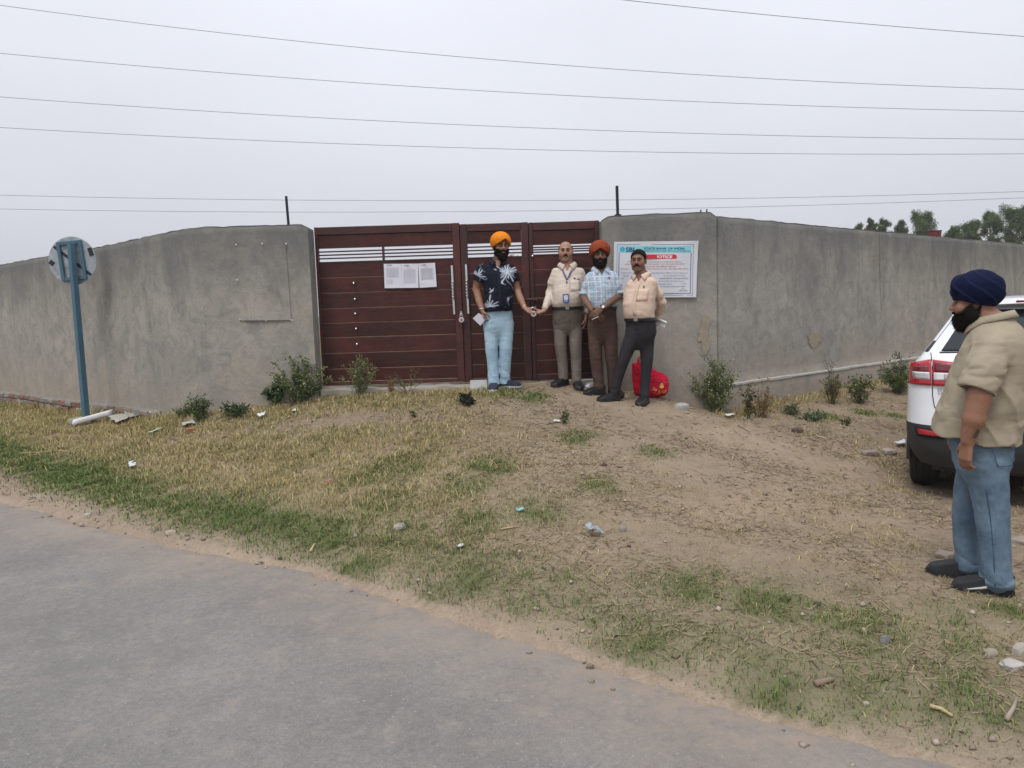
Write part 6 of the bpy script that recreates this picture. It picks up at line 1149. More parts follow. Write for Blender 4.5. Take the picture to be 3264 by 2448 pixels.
# ------------------------------------------------------------------ 3: rust turban, checked shirt
def man_rust():
    s = Person('person', 'man in rust turban and pale checked shirt with crossed hands and a wristwatch', 1918, 8.42, math.radians(2))
    s.head(1912, 816, math.radians(-3), pitch=math.radians(1), off=-.02, scale=.98); s.nk = s.P(1914, 856)
    T = s.torso([(979, 1920, .153, .118, .018), (958, 1919, .158, .126, .02), (925, 1919, .162, .128, .02), (900, 1919, .164, .120, .01), (882, 1919, .162, .105, 0), (870, 1918, .140, .090, 0), (862, 1917, .095, .078, 0), (853, 1915, .064, .064, 0)])
    aR = ([s.P(1881, 882), s.P(1868, 915), s.P(1858, 944, .0), s.P(1872, 968, -.13), s.P(1888, 990, -.20)], [.052, .046, .042, .038, .028]); aL = ([s.P(1957, 882), s.P(1969, 912), s.P(1975, 940, .0), s.P(1945, 965, -.15), s.P(1918, 984, -.22)], [.052, .046, .042, .038, .028])
    hR = dict(wrist=s.P(1888, 990, -.20), d=(.75, -.05, -.62), nrm=(-.2, .9, -.1), thumb=1, curl=.25, tcurl=.3); hL = dict(wrist=s.P(1918, 984, -.235), d=(-.85, -.05, -.62), nrm=(.2, .9, 0), thumb=-1, curl=.35, tcurl=.3)
    gA_, gB_ = s.P(1910, 1235, -.02), s.P(1954, 1236, .05); gA_[2] = s.ground(gA_)+.06; gB_[2] = s.ground(gB_)+.06
    lg = [([s.P(1897, 1045), s.P(1899, 1125, -.03), s.P(1905, 1190, -.01), gA_], [.086, .072, .062, .058]), ([s.P(1944, 1045), s.P(1948, 1125), s.P(1953, 1190, .03), gB_], [.086, .074, .062, .058])]
    s.body([aR, aL], [hR, hL], T, lg, (.145, .078, .052), lip=(.14, .06, .055), bl=(-.028, .035, .05)); s.beard(.010, .006, cheek=-.028, side=.035, rl=.05); s.turban(cloth('rust_cotton', (.235, .048, .020), .85, .1), r=(.121, .134, .118), apex=.086, amp=.0055, period=.0185, slope=.62)
    def pl_(V):
        x, z = V[:, 0], V[:, 2]; u = x*1.0+.3*V[:, 1]; c = np.array([.40, .50, .60])*np.ones((len(V), 1))
        a = (np.sin(u*2*math.pi/.026) > .55)[:, None]; b2 = (np.sin(z*2*math.pi/.028) > .55)[:, None]; d = (np.sin(u*2*math.pi/.052+1) > .93)[:, None]; e = (np.sin(z*2*math.pi/.056+2) > .90)[:, None]; f2 = (np.sin(u*2*math.pi/.078+2.4) > .90)[:, None]
        c = np.where(a, c*np.array([.70, .80, .90]), c); c = np.where(b2, c*np.array([.72, .82, .92]), c); c = np.where(d, np.array([.62, .66, .70]), c); c = np.where(e, np.array([.60, .64, .68]), c); return np.where(f2, c*np.array([1.15, .80, .78]), c)
    s.shirt(T, [([s.P(1890, 887), s.P(1873, 914), s.P(1860, 942, .0)], [.056, .056, .054]), ([s.P(1948, 887), s.P(1964, 912), s.P(1972, 936, .0)], [.056, .056, .054])], None, h=.0065, colors=pl_, seed=8, wr=.007, vneck=.05)
    cm = cloth('check_collar', (.42, .50, .58), .85, .15, 60); s.point_collar(T, cm, r=.068, tip=.070); s.buttons(T, 6, s.P(1918, 975)[2], s.nk[2]-.09, M_BTN)
    for P_, R_ in (((1862, 936, .0), .060), ((1974, 933, 0), .060)):
        c0 = s.P(*P_); v, f = tube_arrays([c0+np.array([0, 0, .018]), c0-np.array([0, 0, .012])], [R_, R_*1.02], 20); s.obj('sleeve_cuff', v, f, cm, s.shirto)
    pel = s.torso([(976, 1920, .154, .120, .01), (1005, 1920, .160, .120, 0), (1040, 1920, .164, .115, 0), (1072, 1920, .128, .09, 0), (1096, 1920, .06, .05, 0)])
    s.trousers(pel, lg, cloth('brown_cotton', (.088, .054, .044), .85, .07, cr=.6, hz=.15), 33, wr=.007); s.belt(pel, s.P(1920, 982)[2], M_LEATH, grow=.012)
    s.shoe(gA_, math.radians(-62), M_LEATH, M_SOLEB); s.shoe(gB_, math.radians(20), M_LEATH, M_SOLEB)
    w0 = s.P(1921, 980, -.225); ax = unit(s.P(1918, 984, -.22)-s.P(1945, 965, -.15)); u = unit(np.cross(ax, [0, 0, 1])); w_ = np.cross(u, ax)
    v, f = tube_arrays([w0+u*.033*math.cos(a)+w_*.033*math.sin(a) for a in np.linspace(0, 2*math.pi, 20)], .006, 6); wt = s.obj('wristwatch', v, f, M_LEATH, s.bodyo); dv = w0+unit(np.array([0, -1, .25]))*.036; bm = bmesh.new(); bmesh.ops.create_cone(bm, cap_ends=True, segments=20, radius1=.018, radius2=.017, depth=.008, matrix=Matrix.Translation(Vector(dv)) @ Matrix.Rotation(math.pi/2-.25, 4, 'X')); bm_obj('watch_dial', bm, simple('dial', (.65, .65, .66), .3), wt)
    z = s.P(1926, 887)[2]; s.box('pocket_pen', s.front(T, z, .052, .006), (.004, .005, .016), simple('pen_red', (.55, .02, .06), .4), s.shirto); s.box('pocket_pen', s.front(T, z-.004, .066, .006), (.0035, .005, .012), MATS['dark_iron'], s.shirto)
    p0 = s.P(1902, 1013, -.26); v, f = tube_arrays([p0+np.array([.02, 0, .012]), p0+np.array([-.055, -.01, -.018])], [.004, .003], 6); o = mesh_obj('pen', v+s.O, f, simple('pen_white', (.6, .6, .6), .4)); tag(o, 'white pen in the crossed hands of the man in rust turban', 'pen')
man_rust()

# ------------------------------------------------------------------ 4: peach shirt, hands behind the back
def man_peach():
    s = Person('person', 'dark-haired man with moustache in peach shirt, hands behind his back, one leg forward', 2042, 8.12, math.radians(-30))
    s.head(2035, 833, math.radians(-22), pitch=math.radians(2), off=-.02, fat=.003); s.nk = s.P(2044, 874)
    T = s.torso([(1014, 2041, .160, .128, .022), (996, 2040, .168, .140, .03), (965, 2040, .170, .142, .03), (930, 2043, .170, .128, .01), (912, 2046, .170, .114, 0), (897, 2047, .158, .098, 0), (885, 2047, .11, .082, 0), (875, 2046, .068, .068, 0)])
    aL = ([s.P(2078, 912, .05), s.P(2100, 940, .10), s.P(2112, 964, .13), s.P(2100, 992, .20), s.P(2084, 1012, .25)], [.046, .042, .034, .030, .026]); aR = ([s.P(2014, 912, -.01), s.P(2005, 940, .05), s.P(2008, 968, .13), s.P(2036, 995, .22), s.P(2066, 1012, .27)], [.046, .042, .034, .030, .026])
    hL = dict(wrist=s.P(2084, 1012, .25), d=(-.8, .05, -.4), nrm=(0, -1, 0), thumb=1, curl=.5); hR = dict(wrist=s.P(2066, 1012, .28), d=(.8, 0, -.5), nrm=(0, 1, 0), thumb=-1, curl=.6)
    gA_, gB_ = s.P(1956, 1245, -.04), s.P(2054, 1262, -.02); gA_[2] = s.ground(gA_)+.06; gB_[2] = s.ground(gB_)+.06
    lg = [([s.P(2022, 1060, -.02), s.P(1994, 1130, -.05), s.P(1972, 1195, -.04), gA_], [.090, .068, .056, .054]), ([s.P(2060, 1060, .03), s.P(2062, 1140, .0), s.P(2058, 1200, .0), gB_], [.090, .068, .056, .054])]
    s.body([aR, aL], [hL, hR], T, lg, (.215, .108, .072), neck=(.058, .064), stubble=.15); s.moustache(.034, .016, .010); s.hair('full')
    sm = cloth('peach_cotton', (.60, .455, .365), .85, .06)
    s.shirt(T, [([s.P(2076, 912, .04), s.P(2099, 940, .10), s.P(2110, 964, .13), s.P(2100, 992, .20), s.P(2087, 1009, .24)], [.055, .052, .048, .043, .038]), ([s.P(2016, 911, -.02), s.P(2005, 940, .05), s.P(2010, 968, .13), s.P(2036, 995, .22), s.P(2062, 1010, .26)], [.055, .052, .048, .043, .038])], sm, h=.0075, seed=11, wr=.008, vneck=.06)
    s.point_collar(T, sm, r=.072, tip=.075); s.pocket(T, s.P(2027, 922)[2], .075, sm); s.buttons(T, 6, s.P(2040, 1010)[2], s.nk[2]-.10, M_BTN)
    pel = s.torso([(1012, 2042, .160, .128, .02), (1035, 2043, .166, .125, .01), (1065, 2043, .166, .118, 0), (1092, 2042, .125, .09, 0), (1116, 2040, .06, .05, 0)])
    s.trousers(pel, lg, cloth('charcoal_wool', (.030, .028, .031), .8, .1, cr=.6, hz=.15), 43, wr=.007); s.belt(pel, s.P(2042, 1018)[2], M_LEATH, grow=.012)
    s.shoe(gA_, math.radians(-68), M_LEATH, M_SOLEB); sh = s.shoe(gB_, math.radians(-28), M_LEATH, M_SOLEB); s.box('shoe_buckle', gB_+np.array([-.02, -.10, -.005]), (.010, .006, .006), M_CHROME, sh)
    z = s.P(2027, 918)[2]; q = s.front(T, z, .070, .008); v, f = tube_arrays([q, q+np.array([-.006, 0, -.05]), q+np.array([.0, 0, -.10]), q+np.array([.018, 0, -.135])], [.003, .0028, .0025, .002], 6); s.obj('pen_cord', v, f, MATS['dark_iron'], s.shirto); s.box('pocket_pen', q+np.array([0, 0, .008]), (.007, .005, .012), simple('pen_teal', (.03, .16, .17), .4), s.shirto)
    # rolled papers behind his back
    n = 14; V = []; a0, a1 = s.P(2086, 1022, .24), s.P(2122, 1036, .16)
    for k in range(n+1):
        an = -2.0+4.6*k/n; r_ = .020+.011*k/n
        for q in (a0, a1): V.append(q+s.O+np.array([.3*r_*math.sin(an), r_*math.cos(an), r_*math.sin(an)*1.3]))
    o = mesh_obj('rolled_paper', V, [[2*k, 2*k+1, 2*k+3, 2*k+2] for k in range(n)], M_WHT, smooth=True); md = o.modifiers.new('t', 'SOLIDIFY'); md.thickness = .003; tag(o, 'rolled white papers held behind the back of the man in peach shirt', 'paper')
man_peach()

# ------------------------------------------------------------------ 5: navy turban, khaki shirt, seen from the side near the camera
def man_navy():
    s = Person('person', 'stout man in navy turban, khaki shirt and blue jeans standing in profile by the car', 3130, 4.06, math.radians(-128))
    s.head(3106, 968, math.radians(-127), pitch=math.radians(3), off=.0, fat=.010); s.nk = s.P(3158, 1012)
    T = s.torso([(1450, 3098, .195, .222, 0), (1390, 3108, .200, .218, .0), (1330, 3122, .203, .213, .0), (1260, 3141, .203, .205, 0), (1190, 3157, .198, .190, 0), (1130, 3170, .200, .172, 0), (1085, 3178, .190, .150, 0), (1050, 3176, .160, .124, 0), (1025, 3170, .115, .098, 0), (1004, 3162, .078, .080, 0)])
    aL = ([s.P(3165, 1105, -.20), s.P(3140, 1180, -.25), s.P(3122, 1262, -.27), s.P(3104, 1335, -.28), s.P(3086, 1402, -.27)], [.066, .062, .056, .053, .036]); aR = ([s.P(3140, 1105, .20), s.P(3120, 1190, .24), s.P(3105, 1265, .25), s.P(3065, 1330, .24), s.P(3040, 1362, .22)], [.066, .060, .054, .048, .035])
    hL = dict(wrist=s.P(3084, 1408, -.27), d=s.P(3076, 1460, -.27)-s.P(3084, 1408, -.27), nrm=-s.lat*.75-s.fwd*.6, thumb=-1, curl=.55, s=1.06, tcurl=.5); hR = dict(wrist=s.P(3040, 1364, .22), d=(-.15, .1, -1), nrm=-s.fwd, thumb=1, curl=.8, s=1.0)
    gA_, gB_ = s.P(3178, 1850, -.09), s.P(3090, 1800, .10); gA_[2] = s.ground(gA_)+.045; gB_[2] = s.ground(gB_)+.045
    lg = [([s.P(3142, 1490, -.08), s.P(3162, 1640, -.08), s.P(3172, 1760, -.09), gA_], [.104, .082, .076, .077]), ([s.P(3112, 1490, .09), s.P(3084, 1610, .10), s.P(3082, 1720, .10), gB_], [.098, .076, .068, .066])]
    s.body([aR, aL], [hL, hR], T, lg, (.270, .135, .085), h=.006, neck=(.070, .078), neck_to=s.P(3165, 1040), z0=s.P(3118, 1330)[2], vn=0, bl=(-.046, .062, .072)); s.beard(.013, .010, h=.004, cheek=-.046, side=.062, rl=.072)
    s.turban(cloth('navy_cotton', (.0050, .0085, .034), .85, .15), r=(.118, .122, .112), c=(0, .022, .068), amp=.009, period=.085, slope=.85, apex=.055, side=.004, back=-.025, h=.0045, bulge=(0, -.062, .100, .080, .046, .055))
    z0 = s.P(3118, 1395)[2]; c0 = s.P(3118, 1395)
    def hem(X, Y, Z): f = (X-c0[0])*s.fwd[0]+(Y-c0[1])*s.fwd[1]; return z0+.16*f+.010*np.sin(f*30)-Z
    sm = cloth('khaki_cotton', (.335, .288, .215), .9, .07, 9, 500, .45, 3.2)
    s.shirt(T, [([s.P(3172, 1105, -.14), s.P(3142, 1170, -.225), s.P(3110, 1246, -.265)], [.080, .088, .094]), ([s.P(3150, 1105, .14), s.P(3125, 1172, .22), s.P(3110, 1245, .25)], [.080, .084, .084])], sm, h=.0065, seed=21, wr=.010, vneck=.0, hem=hem, pull=.9, hollow=z0+.05, thin=.018)
    s.collar(sm, r=(.088, .092), tip=.05, drop=.040, lift=.045, gap=30, spread=.03)
    pel = s.torso([(1330, 3128, .165, .160, 0), (1385, 3126, .172, .160, 0), (1430, 3130, .178, .152, 0), (1480, 3132, .176, .140, 0), (1525, 3130, .135, .105, 0), (1560, 3126, .07, .06, 0)])
    b = NB('faded_denim'); f = b.noise(4.5, 5, .6); g = b.noise(120, 3, .6, (1, 1, .2)); c = b.mix(b.rng(f, .3, .72), (.075, .120, .175), (.185, .255, .325)); c = b.mix(1.0, c, b.mix(g, (.84, .84, .84), (1.14, 1.14, 1.14)), 'MULTIPLY'); crease(b, 4.5, .55, .035, hz=.25); m5 = b.done(c, .9, 0, .1)
    s.trousers(pel, lg, m5, 53, h=.007, wr=.012)
    for k, (P_, R_) in enumerate(lg):                       # turned-up hems and side seams
        a = P_[-1]; v, f = tube_arrays([a+np.array([0, 0, .05]), a+np.array([0, 0, .004])], [R_[-1]+.004, R_[-1]+.006], 24); s.obj('turn_up', v, f, m5, s.trou)
    seam = cloth('seam_denim', (.05, .08, .12)); pts = [s.P(3146+k*3.2, 1480+k*33, 0) for k in range(0, 11)]; lat = s.lat
    def snap(p, r): return p
    P0 = lg[0]; Tm = catmull(np.c_[np.asarray(P0[0]), P0[1]], 8); sp_ = [q[:3]+s.lat*(q[3]+.005) for q in Tm[3:-1]]; v, f = tube_arrays(sp_, .0025, 5); s.obj('side_seam', v, f, seam, s.trou)
    pk = [s.P(3157, 1420, -.2), s.P(3236, 1424, -.2), s.P(3222, 1494, -.2), s.P(3180, 1490, -.2)]
    def onhip(p):                                           # carry a spot onto the cloth of the hip
        for t in np.linspace(.12, -.3, 120):
            q = p+s.lat*t
            if pel.d(np.array([q[0]]), np.array([q[1]]), np.array([q[2]]), .004)[0] < .004: return q+s.lat*.006
        return p
    for a, c_ in zip(pk, pk[1:]+pk[:1]):
        L_ = [onhip(a+(c_-a)*t) for t in np.linspace(0, 1, 8)]; v, f = tube_arrays(L_, .002, 5); s.obj('pocket_stitch', v, f, seam, s.trou)
    ms = simple('trainer_black', (.016, .017, .020), .7, var=.3, scale=40, bump=.5, bscale=250); so = simple('trainer_sole', (.020, .020, .022), .75, bump=.4)
    shA = s.shoe(gA_, math.radians(-108), ms, so, L=.295, w=.052, hgt=.088); shB = s.shoe(gB_, math.radians(-118), ms, so, L=.295, w=.052, hgt=.088)
    fA = np.array([math.sin(math.radians(-108)), -math.cos(math.radians(-108)), 0]); lA = np.array([math.cos(math.radians(-108)), math.sin(math.radians(-108)), 0]); g0 = np.array([gA_[0], gA_[1], s.ground(gA_+fA*.06)])
    for (y0, z0_, y1, z1_) in ((-.02, .062, .13, .034), (.02, .050, .16, .030)):
        L_ = [g0+fA*(y0+(y1-y0)*t)+lA*(.052*np.interp(y0+(y1-y0)*t, [-.075, 0, .08, .14, .2], [.5, .74, .92, 1, .85])*(1-.35*max(0, (z0_+(z1_-z0_)*t-.03)/.09))+.006)+np.array([0, 0, z0_+(z1_-z0_)*t]) for t in np.linspace(0, 1, 9)]; v, f = tube_arrays(L_, [.003, .005, .006, .0065, .0065, .006, .005, .004, .002], 6); s.obj('side_stripe', v, f, M_SOLEW, shA)
    # tattoo on the forearm and stitched lettering over the pocket
    w0, w1 = s.P(3114, 1360, -.33), s.P(3101, 1390, -.32); ax = unit(w1-w0)
    ink = simple('tattoo_ink', (.03, .03, .035), .6)
    A = np.asarray(aL[0]); 
    for k in range(5):
        c_ = s.P(3110-k*2.6, 1366+k*6, -.28); out = unit(s.lat*1.0-s.fwd*.35); r_ = .0515-.0022*k; q = c_+out*r_; bm = bmesh.new(); bm_box(bm, (-.0075, -.0006, -.0045), (.0075, .0006, .0045), 0, 1, Matrix.Translation(Vector(q)) @ Vector((0, -1, 0)).rotation_difference(Vector(out)).to_matrix().to_4x4() @ Matrix.Rotation(.35, 4, 'Y')); bm_obj('tattoo_mark', bm, ink, s.bodyo)
man_navy()

# ================================================================== white car at the right
def car():
    hd = math.radians(33.0); t = thing('parked_car', 'white sport utility car parked at the right, seen from behind', 'car', (3.897, 5.417, .0), -hd)
    b = NB('car_white'); f = b.noise(1.5, 3); c = b.mix(f, (.66, .68, .71), (.74, .76, .79)); sep = b.n('ShaderNodeSeparateXYZ'); b.l(b.tc.outputs['Object'], sep.inputs[0]); dust = b.math('MULTIPLY', b.rng(sep.outputs['Z'], .95, .45), b.rng(b.noise(5, 5), .3, .8)); c = b.mix(b.math('MULTIPLY', dust, .45), c, (.42, .38, .33)); mw = b.done(c, .28, 0, .5); b.b.inputs['Coat Weight'].default_value = .6; b.b.inputs['Coat Roughness'].default_value = .06
    blk = simple('car_plastic', (.030, .031, .034), .6, var=.2, scale=9, bump=.25, bscale=300); gl = NB('car_glass').done((.012, .018, .022), .06, 0, .45); red = NB('lamp_red').done((.36, .010, .020), .12, 0, .7); red2 = NB('lamp_red_dark').done((.13, .006, .012), .12, 0, .7); clr = NB('lamp_clear').done((.42, .40, .41), .12, 0, .7); wht = NB('lamp_white').done((.62, .62, .66), .15, 0, .6); rub = simple('tyre_rubber', (.020, .019, .019), .85, var=.3, scale=30, bump=.4, bscale=80)
    W = np.array([.28, .36, .45, .56, .63, .70, .82, .95, 1.05, 1.12, 1.17, 1.21, 1.30, 1.42, 1.52, 1.57, 1.605, 1.625, 1.635]); HW = np.array([.80, .85, .880, .895, .897, .893, .893, .888, .872, .845, .80, .775, .715, .640, .575, .545, .515, .46, .30])
    V0 = np.array([.10, .04, .01, 0, .01, .035, .055, .075, .095, .115, .14, .17, .235, .325, .405, .455, .52, .62, .80]); V1 = np.array([3.86, 3.92, 3.96, 3.98, 3.985, 3.98, 3.96, 3.90, 3.60, 3.05, 2.96, 2.90, 2.76, 2.58, 2.44, 2.36, 2.27, 2.15, 1.9])
    RC = np.interp(W, [.28, .6, 1.0, 1.2, 1.6], [.30, .30, .24, .11, .09]); RF = np.interp(W, [.28, 1.0, 1.1, 1.6], [.55, .55, .40, .30])
    def P(a, w): return float(np.interp(w, W, a))
    def rear_v(x, w, o=0.0):
        hw, v0, rc = P(HW, w), P(V0, w), P(RC, w); ax = min(abs(x), hw-.001); d = max(0, ax-(hw-rc)); return v0+.035*(min(ax, hw-rc)/hw)**2 + (rc-math.sqrt(max(1e-6, rc*rc-d*d))) - o
    V = []; ny = 14; nc = 9
    for w in W:
        hw, v1, rc, rf = P(HW, w), P(V1, w), P(RC, w), P(RF, w); L = []
        xs = np.linspace(-(hw-rc), hw-rc, ny); L += [(x, rear_v(x, w)) for x in xs]
        v_c = rear_v(hw-rc, w); L += [(hw-rc+rc*math.sin(a), v_c+rc-rc*math.cos(a)) for a in np.linspace(0, math.pi/2, nc)[1:]]
        yy = np.linspace(v_c+rc, v1-rf, 14)[1:]; L += [(hw, y) for y in yy]; L += [(hw-rf+rf*math.cos(a), v1-rf+rf*math.sin(a)) for a in np.linspace(0, math.pi/2, nc)[1:]]
        L += [(x, v1) for x in np.linspace(hw-rf, -(hw-rf), 8)[1:]]; L += [(-(hw-rf)-rf*math.sin(a), v1-rf+rf*math.cos(a)) for a in np.linspace(0, math.pi/2, nc)[1:]]; L += [(-hw, y) for y in yy[::-1]][1:] + [(-hw, v_c+rc)]; L += [(-(hw-rc)-rc*math.cos(a), v_c+rc-rc*math.sin(a)) for a in np.linspace(0, math.pi/2, nc)[1:-1]]
        V.append([(x, y, w) for x, y in L])
    n = len(V[0]); Vv = np.array(V).reshape(-1, 3); F = []; mats = []
    for i in range(len(W)-1):
        for k in range(n):
            q = [i*n+k, i*n+(k+1) % n, (i+1)*n+(k+1) % n, (i+1)*n+k]; F.append(q); c = Vv[q].mean(0); mats.append(1 if (c[2] < .63 and c[1] < .62) or c[2] < .42 else 0)
    F.append([(len(W)-1)*n+k for k in range(n)]); mats.append(0); F.append(list(range(n))[::-1]); mats.append(1)
    # cut the wheel openings out of the sides by pulling those faces in as dark wells
    bo = mesh_obj('body', Vv, F, mw, t, smooth=True, sharp=28); bo.data.materials.append(blk); bo.data.polygons.foreach_set('material_index', np.array(mats, dtype=np.int32))
    def patch(name, poly, mat, o=.004, parent=None, n=10):       # poly: 4 corners (x,w) on the tail
        V = []; 
        for j in range(n+1):
            for i in range(n+1):
                u, v = i/n, j/n; x = (1-v)*((1-u)*poly[0][0]+u*poly[1][0])+v*((1-u)*poly[3][0]+u*poly[2][0]); w = (1-v)*((1-u)*poly[0][1]+u*poly[1][1])+v*((1-u)*poly[3][1]+u*poly[2][1]); V.append((x, rear_v(x, w, o), w))
        F = [[j*(n+1)+i, j*(n+1)+i+1, (j+1)*(n+1)+i+1, (j+1)*(n+1)+i] for j in range(n) for i in range(n)]
        q = mesh_obj(name, V, F, mat, parent or t, smooth=True); md = q.modifiers.new('t', 'SOLIDIFY'); md.thickness = .006; md.offset = -1; return q
    patch('rear_window', [(-.742, 1.215), (.742, 1.215), (.545, 1.535), (-.545, 1.535)], gl, n=14); 
    for s in (-1, 1):
        m = lambda p: [(s*x, w) for x, w in p]
        lm = patch('tail_lamp', m([(-.868, 1.115), (-.716, 1.150), (-.706, .945), (-.884, .945)]), red, .012); li = patch('tail_lamp', m([(-.704, 1.148), (-.430, 1.112), (-.500, .945), (-.696, .945)]), red, .012)
        patch('lamp_panel', m([(-.842, 1.088), (-.735, 1.100), (-.728, 1.055), (-.850, 1.050)]), red2, .015, lm, 5); patch('lamp_rim', m([(-.852, 1.048), (-.722, 1.050), (-.718, .990), (-.838, .992)]), wht, .015, lm, 5); patch('lamp_glass', m([(-.846, 1.042), (-.728, 1.044), (-.724, .996), (-.834, .998)]), clr, .018, lm, 5)
        patch('lamp_panel', m([(-.690, 1.128), (-.445, 1.100), (-.468, 1.052), (-.688, 1.056)]), red2, .015, li, 5); patch('lamp_rim', m([(-.692, 1.048), (-.470, 1.042), (-.498, .992), (-.690, .988)]), wht, .015, li, 5); patch('lamp_glass', m([(-.62, 1.040), (-.476, 1.036), (-.500, .998), (-.62, .996)]), clr, .018, li, 5)
        patch('reflector', m([(-.800, .595), (-.620, .585), (-.620, .548), (-.785, .553)]), red, .010, None, 6)
        patch('bumper_recess', m([(-.815, .612), (-.600, .602), (-.600, .530), (-.800, .534)]), simple('recess_black', (.008, .008, .009), .8), .004, None, 6)
        seam = [(s*x, rear_v(s*x, w, .002), w) for x, w in ((-.722, 1.20), (-.712, 1.15), (-.702, 1.05), (-.700, .93), (-.694, .85), (-.680, .78), (-.650, .735), (-.600, .715))]; tube('tailgate_gap', seam, .0032, MATS['recess_black'], t, 6)
        tube('sensor', [(s*.66, rear_v(.66, .66, .002), .66), (s*.66, rear_v(.66, .66, .006), .66)], .011, simple('sensor_grey', (.50, .51, .52), .5), t, 12)
        patch('quarter_trim', m([(-.772, 1.208), (-.744, 1.208), (-.692, 1.295), (-.712, 1.295)]), blk, .006, None, 6)
        # side glass
        V = []; 
        for w in (1.19, 1.53):
            hw = P(HW, w)+.004
            for y in (P(V0, w)+.55, 1.35, P(V1, w)-.45): V.append((s*hw, y, w))
        mesh_obj('side_window', V, [[0, 1, 4, 3], [1, 2, 5, 4]], gl, t)
        tube('roof_rail', [(s*.47, .80, 1.615), (s*.48, .92, 1.660), (s*.48, 1.9, 1.672), (s*.46, 2.1, 1.63)], .014, simple('rail_grey', (.45, .46, .47), .35, .6), t, 8)
        for y in (.74, 3.25):
            r_, wd = .335, .105; ring = [(.20, -wd*.6), (.225, -wd), (.285, -wd*1.02), (.322, -wd*.88), (.335, -wd*.6), (.335, wd*.6), (.322, wd*.88), (.285, wd*1.02), (.225, wd), (.20, wd*.6)]; m_ = 40; V = []; F = []
            for k in range(m_):
                a = 2*math.pi*k/m_
                for rr, xx in ring: V.append((s*.775+xx, y+rr*math.cos(a), .335+rr*math.sin(a)))
            q = len(ring)
            for k in range(m_):
                for j in range(q): F.append([k*q+j, k*q+(j+1) % q, ((k+1) % m_)*q+(j+1) % q, ((k+1) % m_)*q+j])
            wh = empty('wheel'); wh.parent = t; ty = mesh_obj('tyre', V, F, rub, wh, smooth=True, sharp=35)
            for gx in (-.05, 0, .05): tube('tread_groove', [(s*.775+gx, y+.3365*math.cos(a), .335+.3365*math.sin(a)) for a in np.linspace(0, 2*math.pi, 49)], .004, MATS['recess_black'], ty, 5)
            bm = bmesh.new(); bmesh.ops.create_cone(bm, cap_ends=True, segments=32, radius1=.205, radius2=.205, depth=.10, matrix=Matrix.Translation((s*.775, y, .335)) @ Matrix.Rotation(math.pi/2, 4, 'Y')); bm_obj('rim', bm, simple('drum_dark', (.03, .03, .032), .7), wh, sharp=30)
            for k in range(5): a = 2*math.pi*k/5+.3; bm = bmesh.new(); bm_box(bm, (-.010, -.022, .03), (.010, .022, .215), .005, 1, Matrix.Translation((s*.858, y, .335)) @ Matrix.Rotation(a, 4, 'X')); bm_obj('spoke', bm, simple('alloy', (.42, .43, .44), .35, .8), wh)
            # arch
            tube('wheel_arch', [(s*.874, y+.40*math.cos(a), .335+.40*math.sin(a)) for a in np.linspace(-.1, math.pi+.1, 24)], .020, blk, t, 8)
    # roof spoiler with the high stop lamp
    V = []
    for y, w in ((.60, 1.628), (.36, 1.612), (.345, 1.585), (.42, 1.565)):
        for x in np.linspace(-.53, .53, 15): V.append((x, y+.05*(x/.53)**2, w-.03*(abs(x)/.53)**3))
    F = [[i*15+k, i*15+k+1, (i+1)*15+k+1, (i+1)*15+k] for i in range(3) for k in range(14)]; o = mesh_obj('spoiler', V, F, mw, t, smooth=True, sharp=40); md = o.modifiers.new('t', 'SOLIDIFY'); md.thickness = .012
    box('stop_lamp', (-.16, .338, 1.585), (.16, .35, 1.603), red2, t, .004)
    patch('plate_recess', [(-.33, .90), (.33, .90), (.30, .74), (-.30, .74)], blk, .004); patch('number_plate', [(-.25, .87), (.25, .87), (.25, .765), (-.25, .765)], flat('plate_white', (.6, .6, .58)), .012)
    tube('exhaust_pipe', [(.45, .10, .27), (.45, .35, .27)], .028, M_STEEL, t, 12); box('underbody', (-.70, .30, .22), (.70, 3.7, .34), blk, t)
    chrome = simple('badge_chrome', (.35, .35, .37), .2, 1.0)
    for s_, x0, x1, w0, w1 in (('MARUTI', -.660, -.500, .912, .936), ('SUZUKI', -.660, -.500, .878, .904)):
        put_text(s_, lambda x, w: (x, rear_v(x, w, .010), w), x0, x1, w1, w0, chrome, t, .01, 'badge')
    tube('parcel_edge', [(-.66, rear_v(.66, 1.206, .006), 1.206), (0, rear_v(0, 1.206, .006), 1.206), (.66, rear_v(.66, 1.206, .006), 1.206)], .006, blk, t, 6)
car()

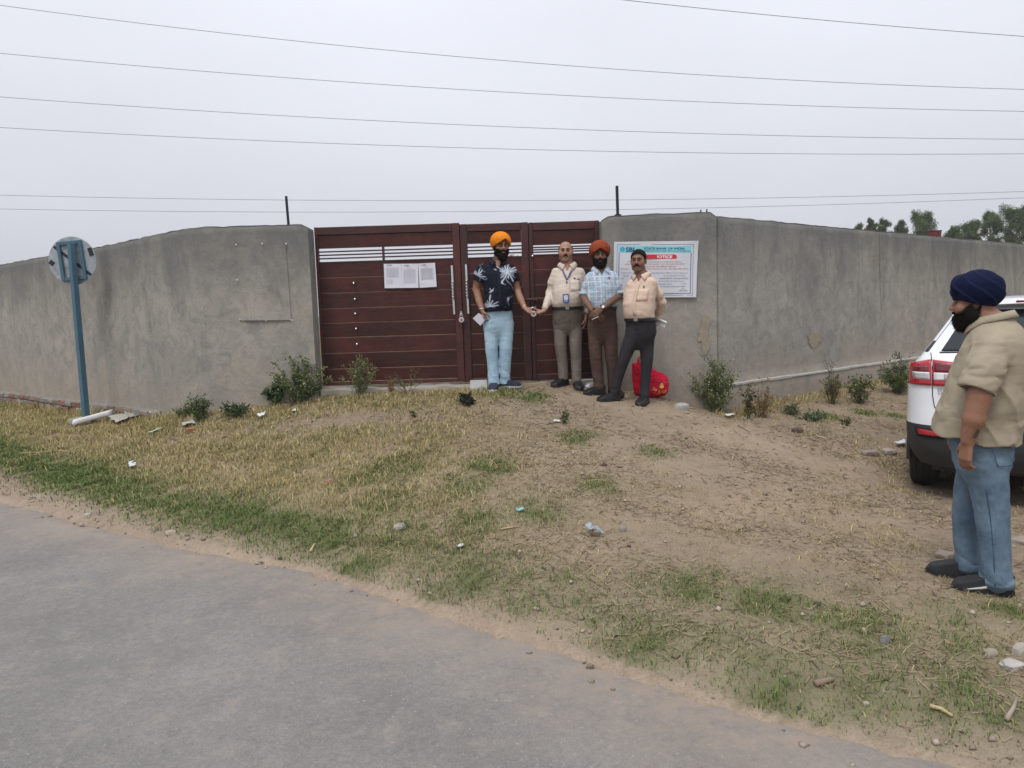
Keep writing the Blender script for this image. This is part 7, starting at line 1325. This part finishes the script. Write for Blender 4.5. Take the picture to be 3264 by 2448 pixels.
# ================================================================== red bag
def bag():
    g = ground_pt(2080, 1266); Y = g[1]; poly = np.array([at_y(px, py, Y)[[0, 2]] for px, py in ((2014.5, 1157), (2042, 1156), (2062, 1168), (2080, 1173), (2096, 1185), (2113, 1189), (2127, 1200), (2133, 1221), (2130, 1247), (2118, 1262), (2090, 1267), (2060, 1267), (2034, 1264), (2021, 1253), (2015, 1212))]); c0 = np.array([g[0], Y, poly[:, 1].min()])
    poly = poly-c0[[0, 2]]
    def sd2(x, z):
        d = np.full(np.broadcast(x, z).shape, 9.0); inside = np.zeros(d.shape, bool); n = len(poly)
        for i in range(n):
            a, b_ = poly[i], poly[(i+1) % n]; e = b_-a; t = np.clip(((x-a[0])*e[0]+(z-a[1])*e[1])/(e @ e), 0, 1); d = np.minimum(d, np.hypot(x-a[0]-t*e[0], z-a[1]-t*e[1])); inside ^= ((a[1] > z) != (b_[1] > z)) & (x < (b_[0]-a[0])*(z-a[1])/(b_[1]-a[1]+1e-12)+a[0])
        return np.where(inside, -d, d)
    def thick(d2, x, z): return .105*np.sqrt(np.clip(-d2/.085, 0, 1))+.004*folds(x, x*0, z, 66, (16, 1, 16))
    F = Field((-.32, -.16, -.02), (.3, .16, .46), .006)
    def fn(X, Y_, Z): d2 = sd2(X+0*Z, Z+0*X); return np.maximum(d2*.8, (np.abs(Y_)-thick(d2, X, Z))*.75)
    F.add(fn, (-.3, -.15, -.01), (.3, .15, .45), 0); V, Q = F.mesh(); o = mesh_obj('carrier_bag', V, Q, cloth('red_fabric', (.56, .014, .040), .95, .12, 6, 300, .7, 8.0), smooth=True, loc=c0)
    tag(o, 'bulging red carrier bag standing by the wall behind the man in peach shirt', 'bag'); yel = flat('print_gold', (.75, .50, .16))
    def fr(px, py, out=.006): q = at_y(px, py, Y)-c0; x, z = q[0], q[2]; d2 = sd2(np.array([x]), np.array([z])); return np.array([x, -float(np.abs(thick(d2, np.array([x]), np.array([z])))[0])-out, z])
    fb = lambda cx, cy: fr(2000+cx/11.06, 1140+cy/11.06)
    put_text('Har', lambda x, y: fb(x+(1180-y)*.25, y+(x-830)*.28), 800, 960, 1000, 1120, yel, o, .01); put_text('Krish', lambda x, y: fb(x+(1180-y)*.25, y-(x-1050)*.10), 1030, 1330, 1110, 1230, yel, o, .01)
    m = 20; V = [fb(1135+75*math.cos(a), 985+62*math.sin(a)) for a in np.linspace(0, 2*math.pi, m, endpoint=False)]; mesh_obj('emblem', V, [list(range(m))[::-1]], yel, o); V = [fb(x, y) for x, y in ((1075, 915), (1205, 920), (1185, 890), (1150, 868), (1105, 880))]; mesh_obj('emblem', V, [[4, 3, 2, 1, 0][::-1]], yel, o)
    for x0, y0, x1, y1 in ((900, 770, 1370, 815), (905, 800, 1440, 865), (840, 1190, 1080, 1275)): mesh_obj('print_line', [fb(x0+(x1-x0)*k/6, y0+(y1-y0)*k/6-5) for k in range(7)]+[fb(x0+(x1-x0)*k/6, y0+(y1-y0)*k/6+5) for k in range(7)], [[k, k+7, k+8, k+1] for k in range(6)], MATS['print_pale_red'] if y0 < 1000 else yel, o)
    for sgn in (-1, 1): q = [(-.16, sgn*.03, .40), (-.15, sgn*.06, .46), (-.10, sgn*.07, .47), (-.07, sgn*.05, .41)]; tube('bag_handle', catmull(q, 6), .008, MATS['red_fabric'], o, 6)
bag()

# ================================================================== the hazy air of the day
bm = bmesh.new(); bm_box(bm, (-160, -30, -1.2), (200, 150, 14)); hz = bm_obj('haze', bm); tag(hz, kind='stuff')
b = NB('haze_air'); b.t.nodes.remove(b.b); pv = b.n('ShaderNodeVolumePrincipled'); pv.inputs['Color'].default_value = (.90, .93, 1.0, 1); pv.inputs['Density'].default_value = .0007; pv.inputs['Anisotropy'].default_value = .2; b.l(pv.outputs[0], b.out.inputs['Volume']); hz.data.materials.append(b.m)
scene.cycles.volume_bounces = 1; scene.cycles.volume_max_steps = 64
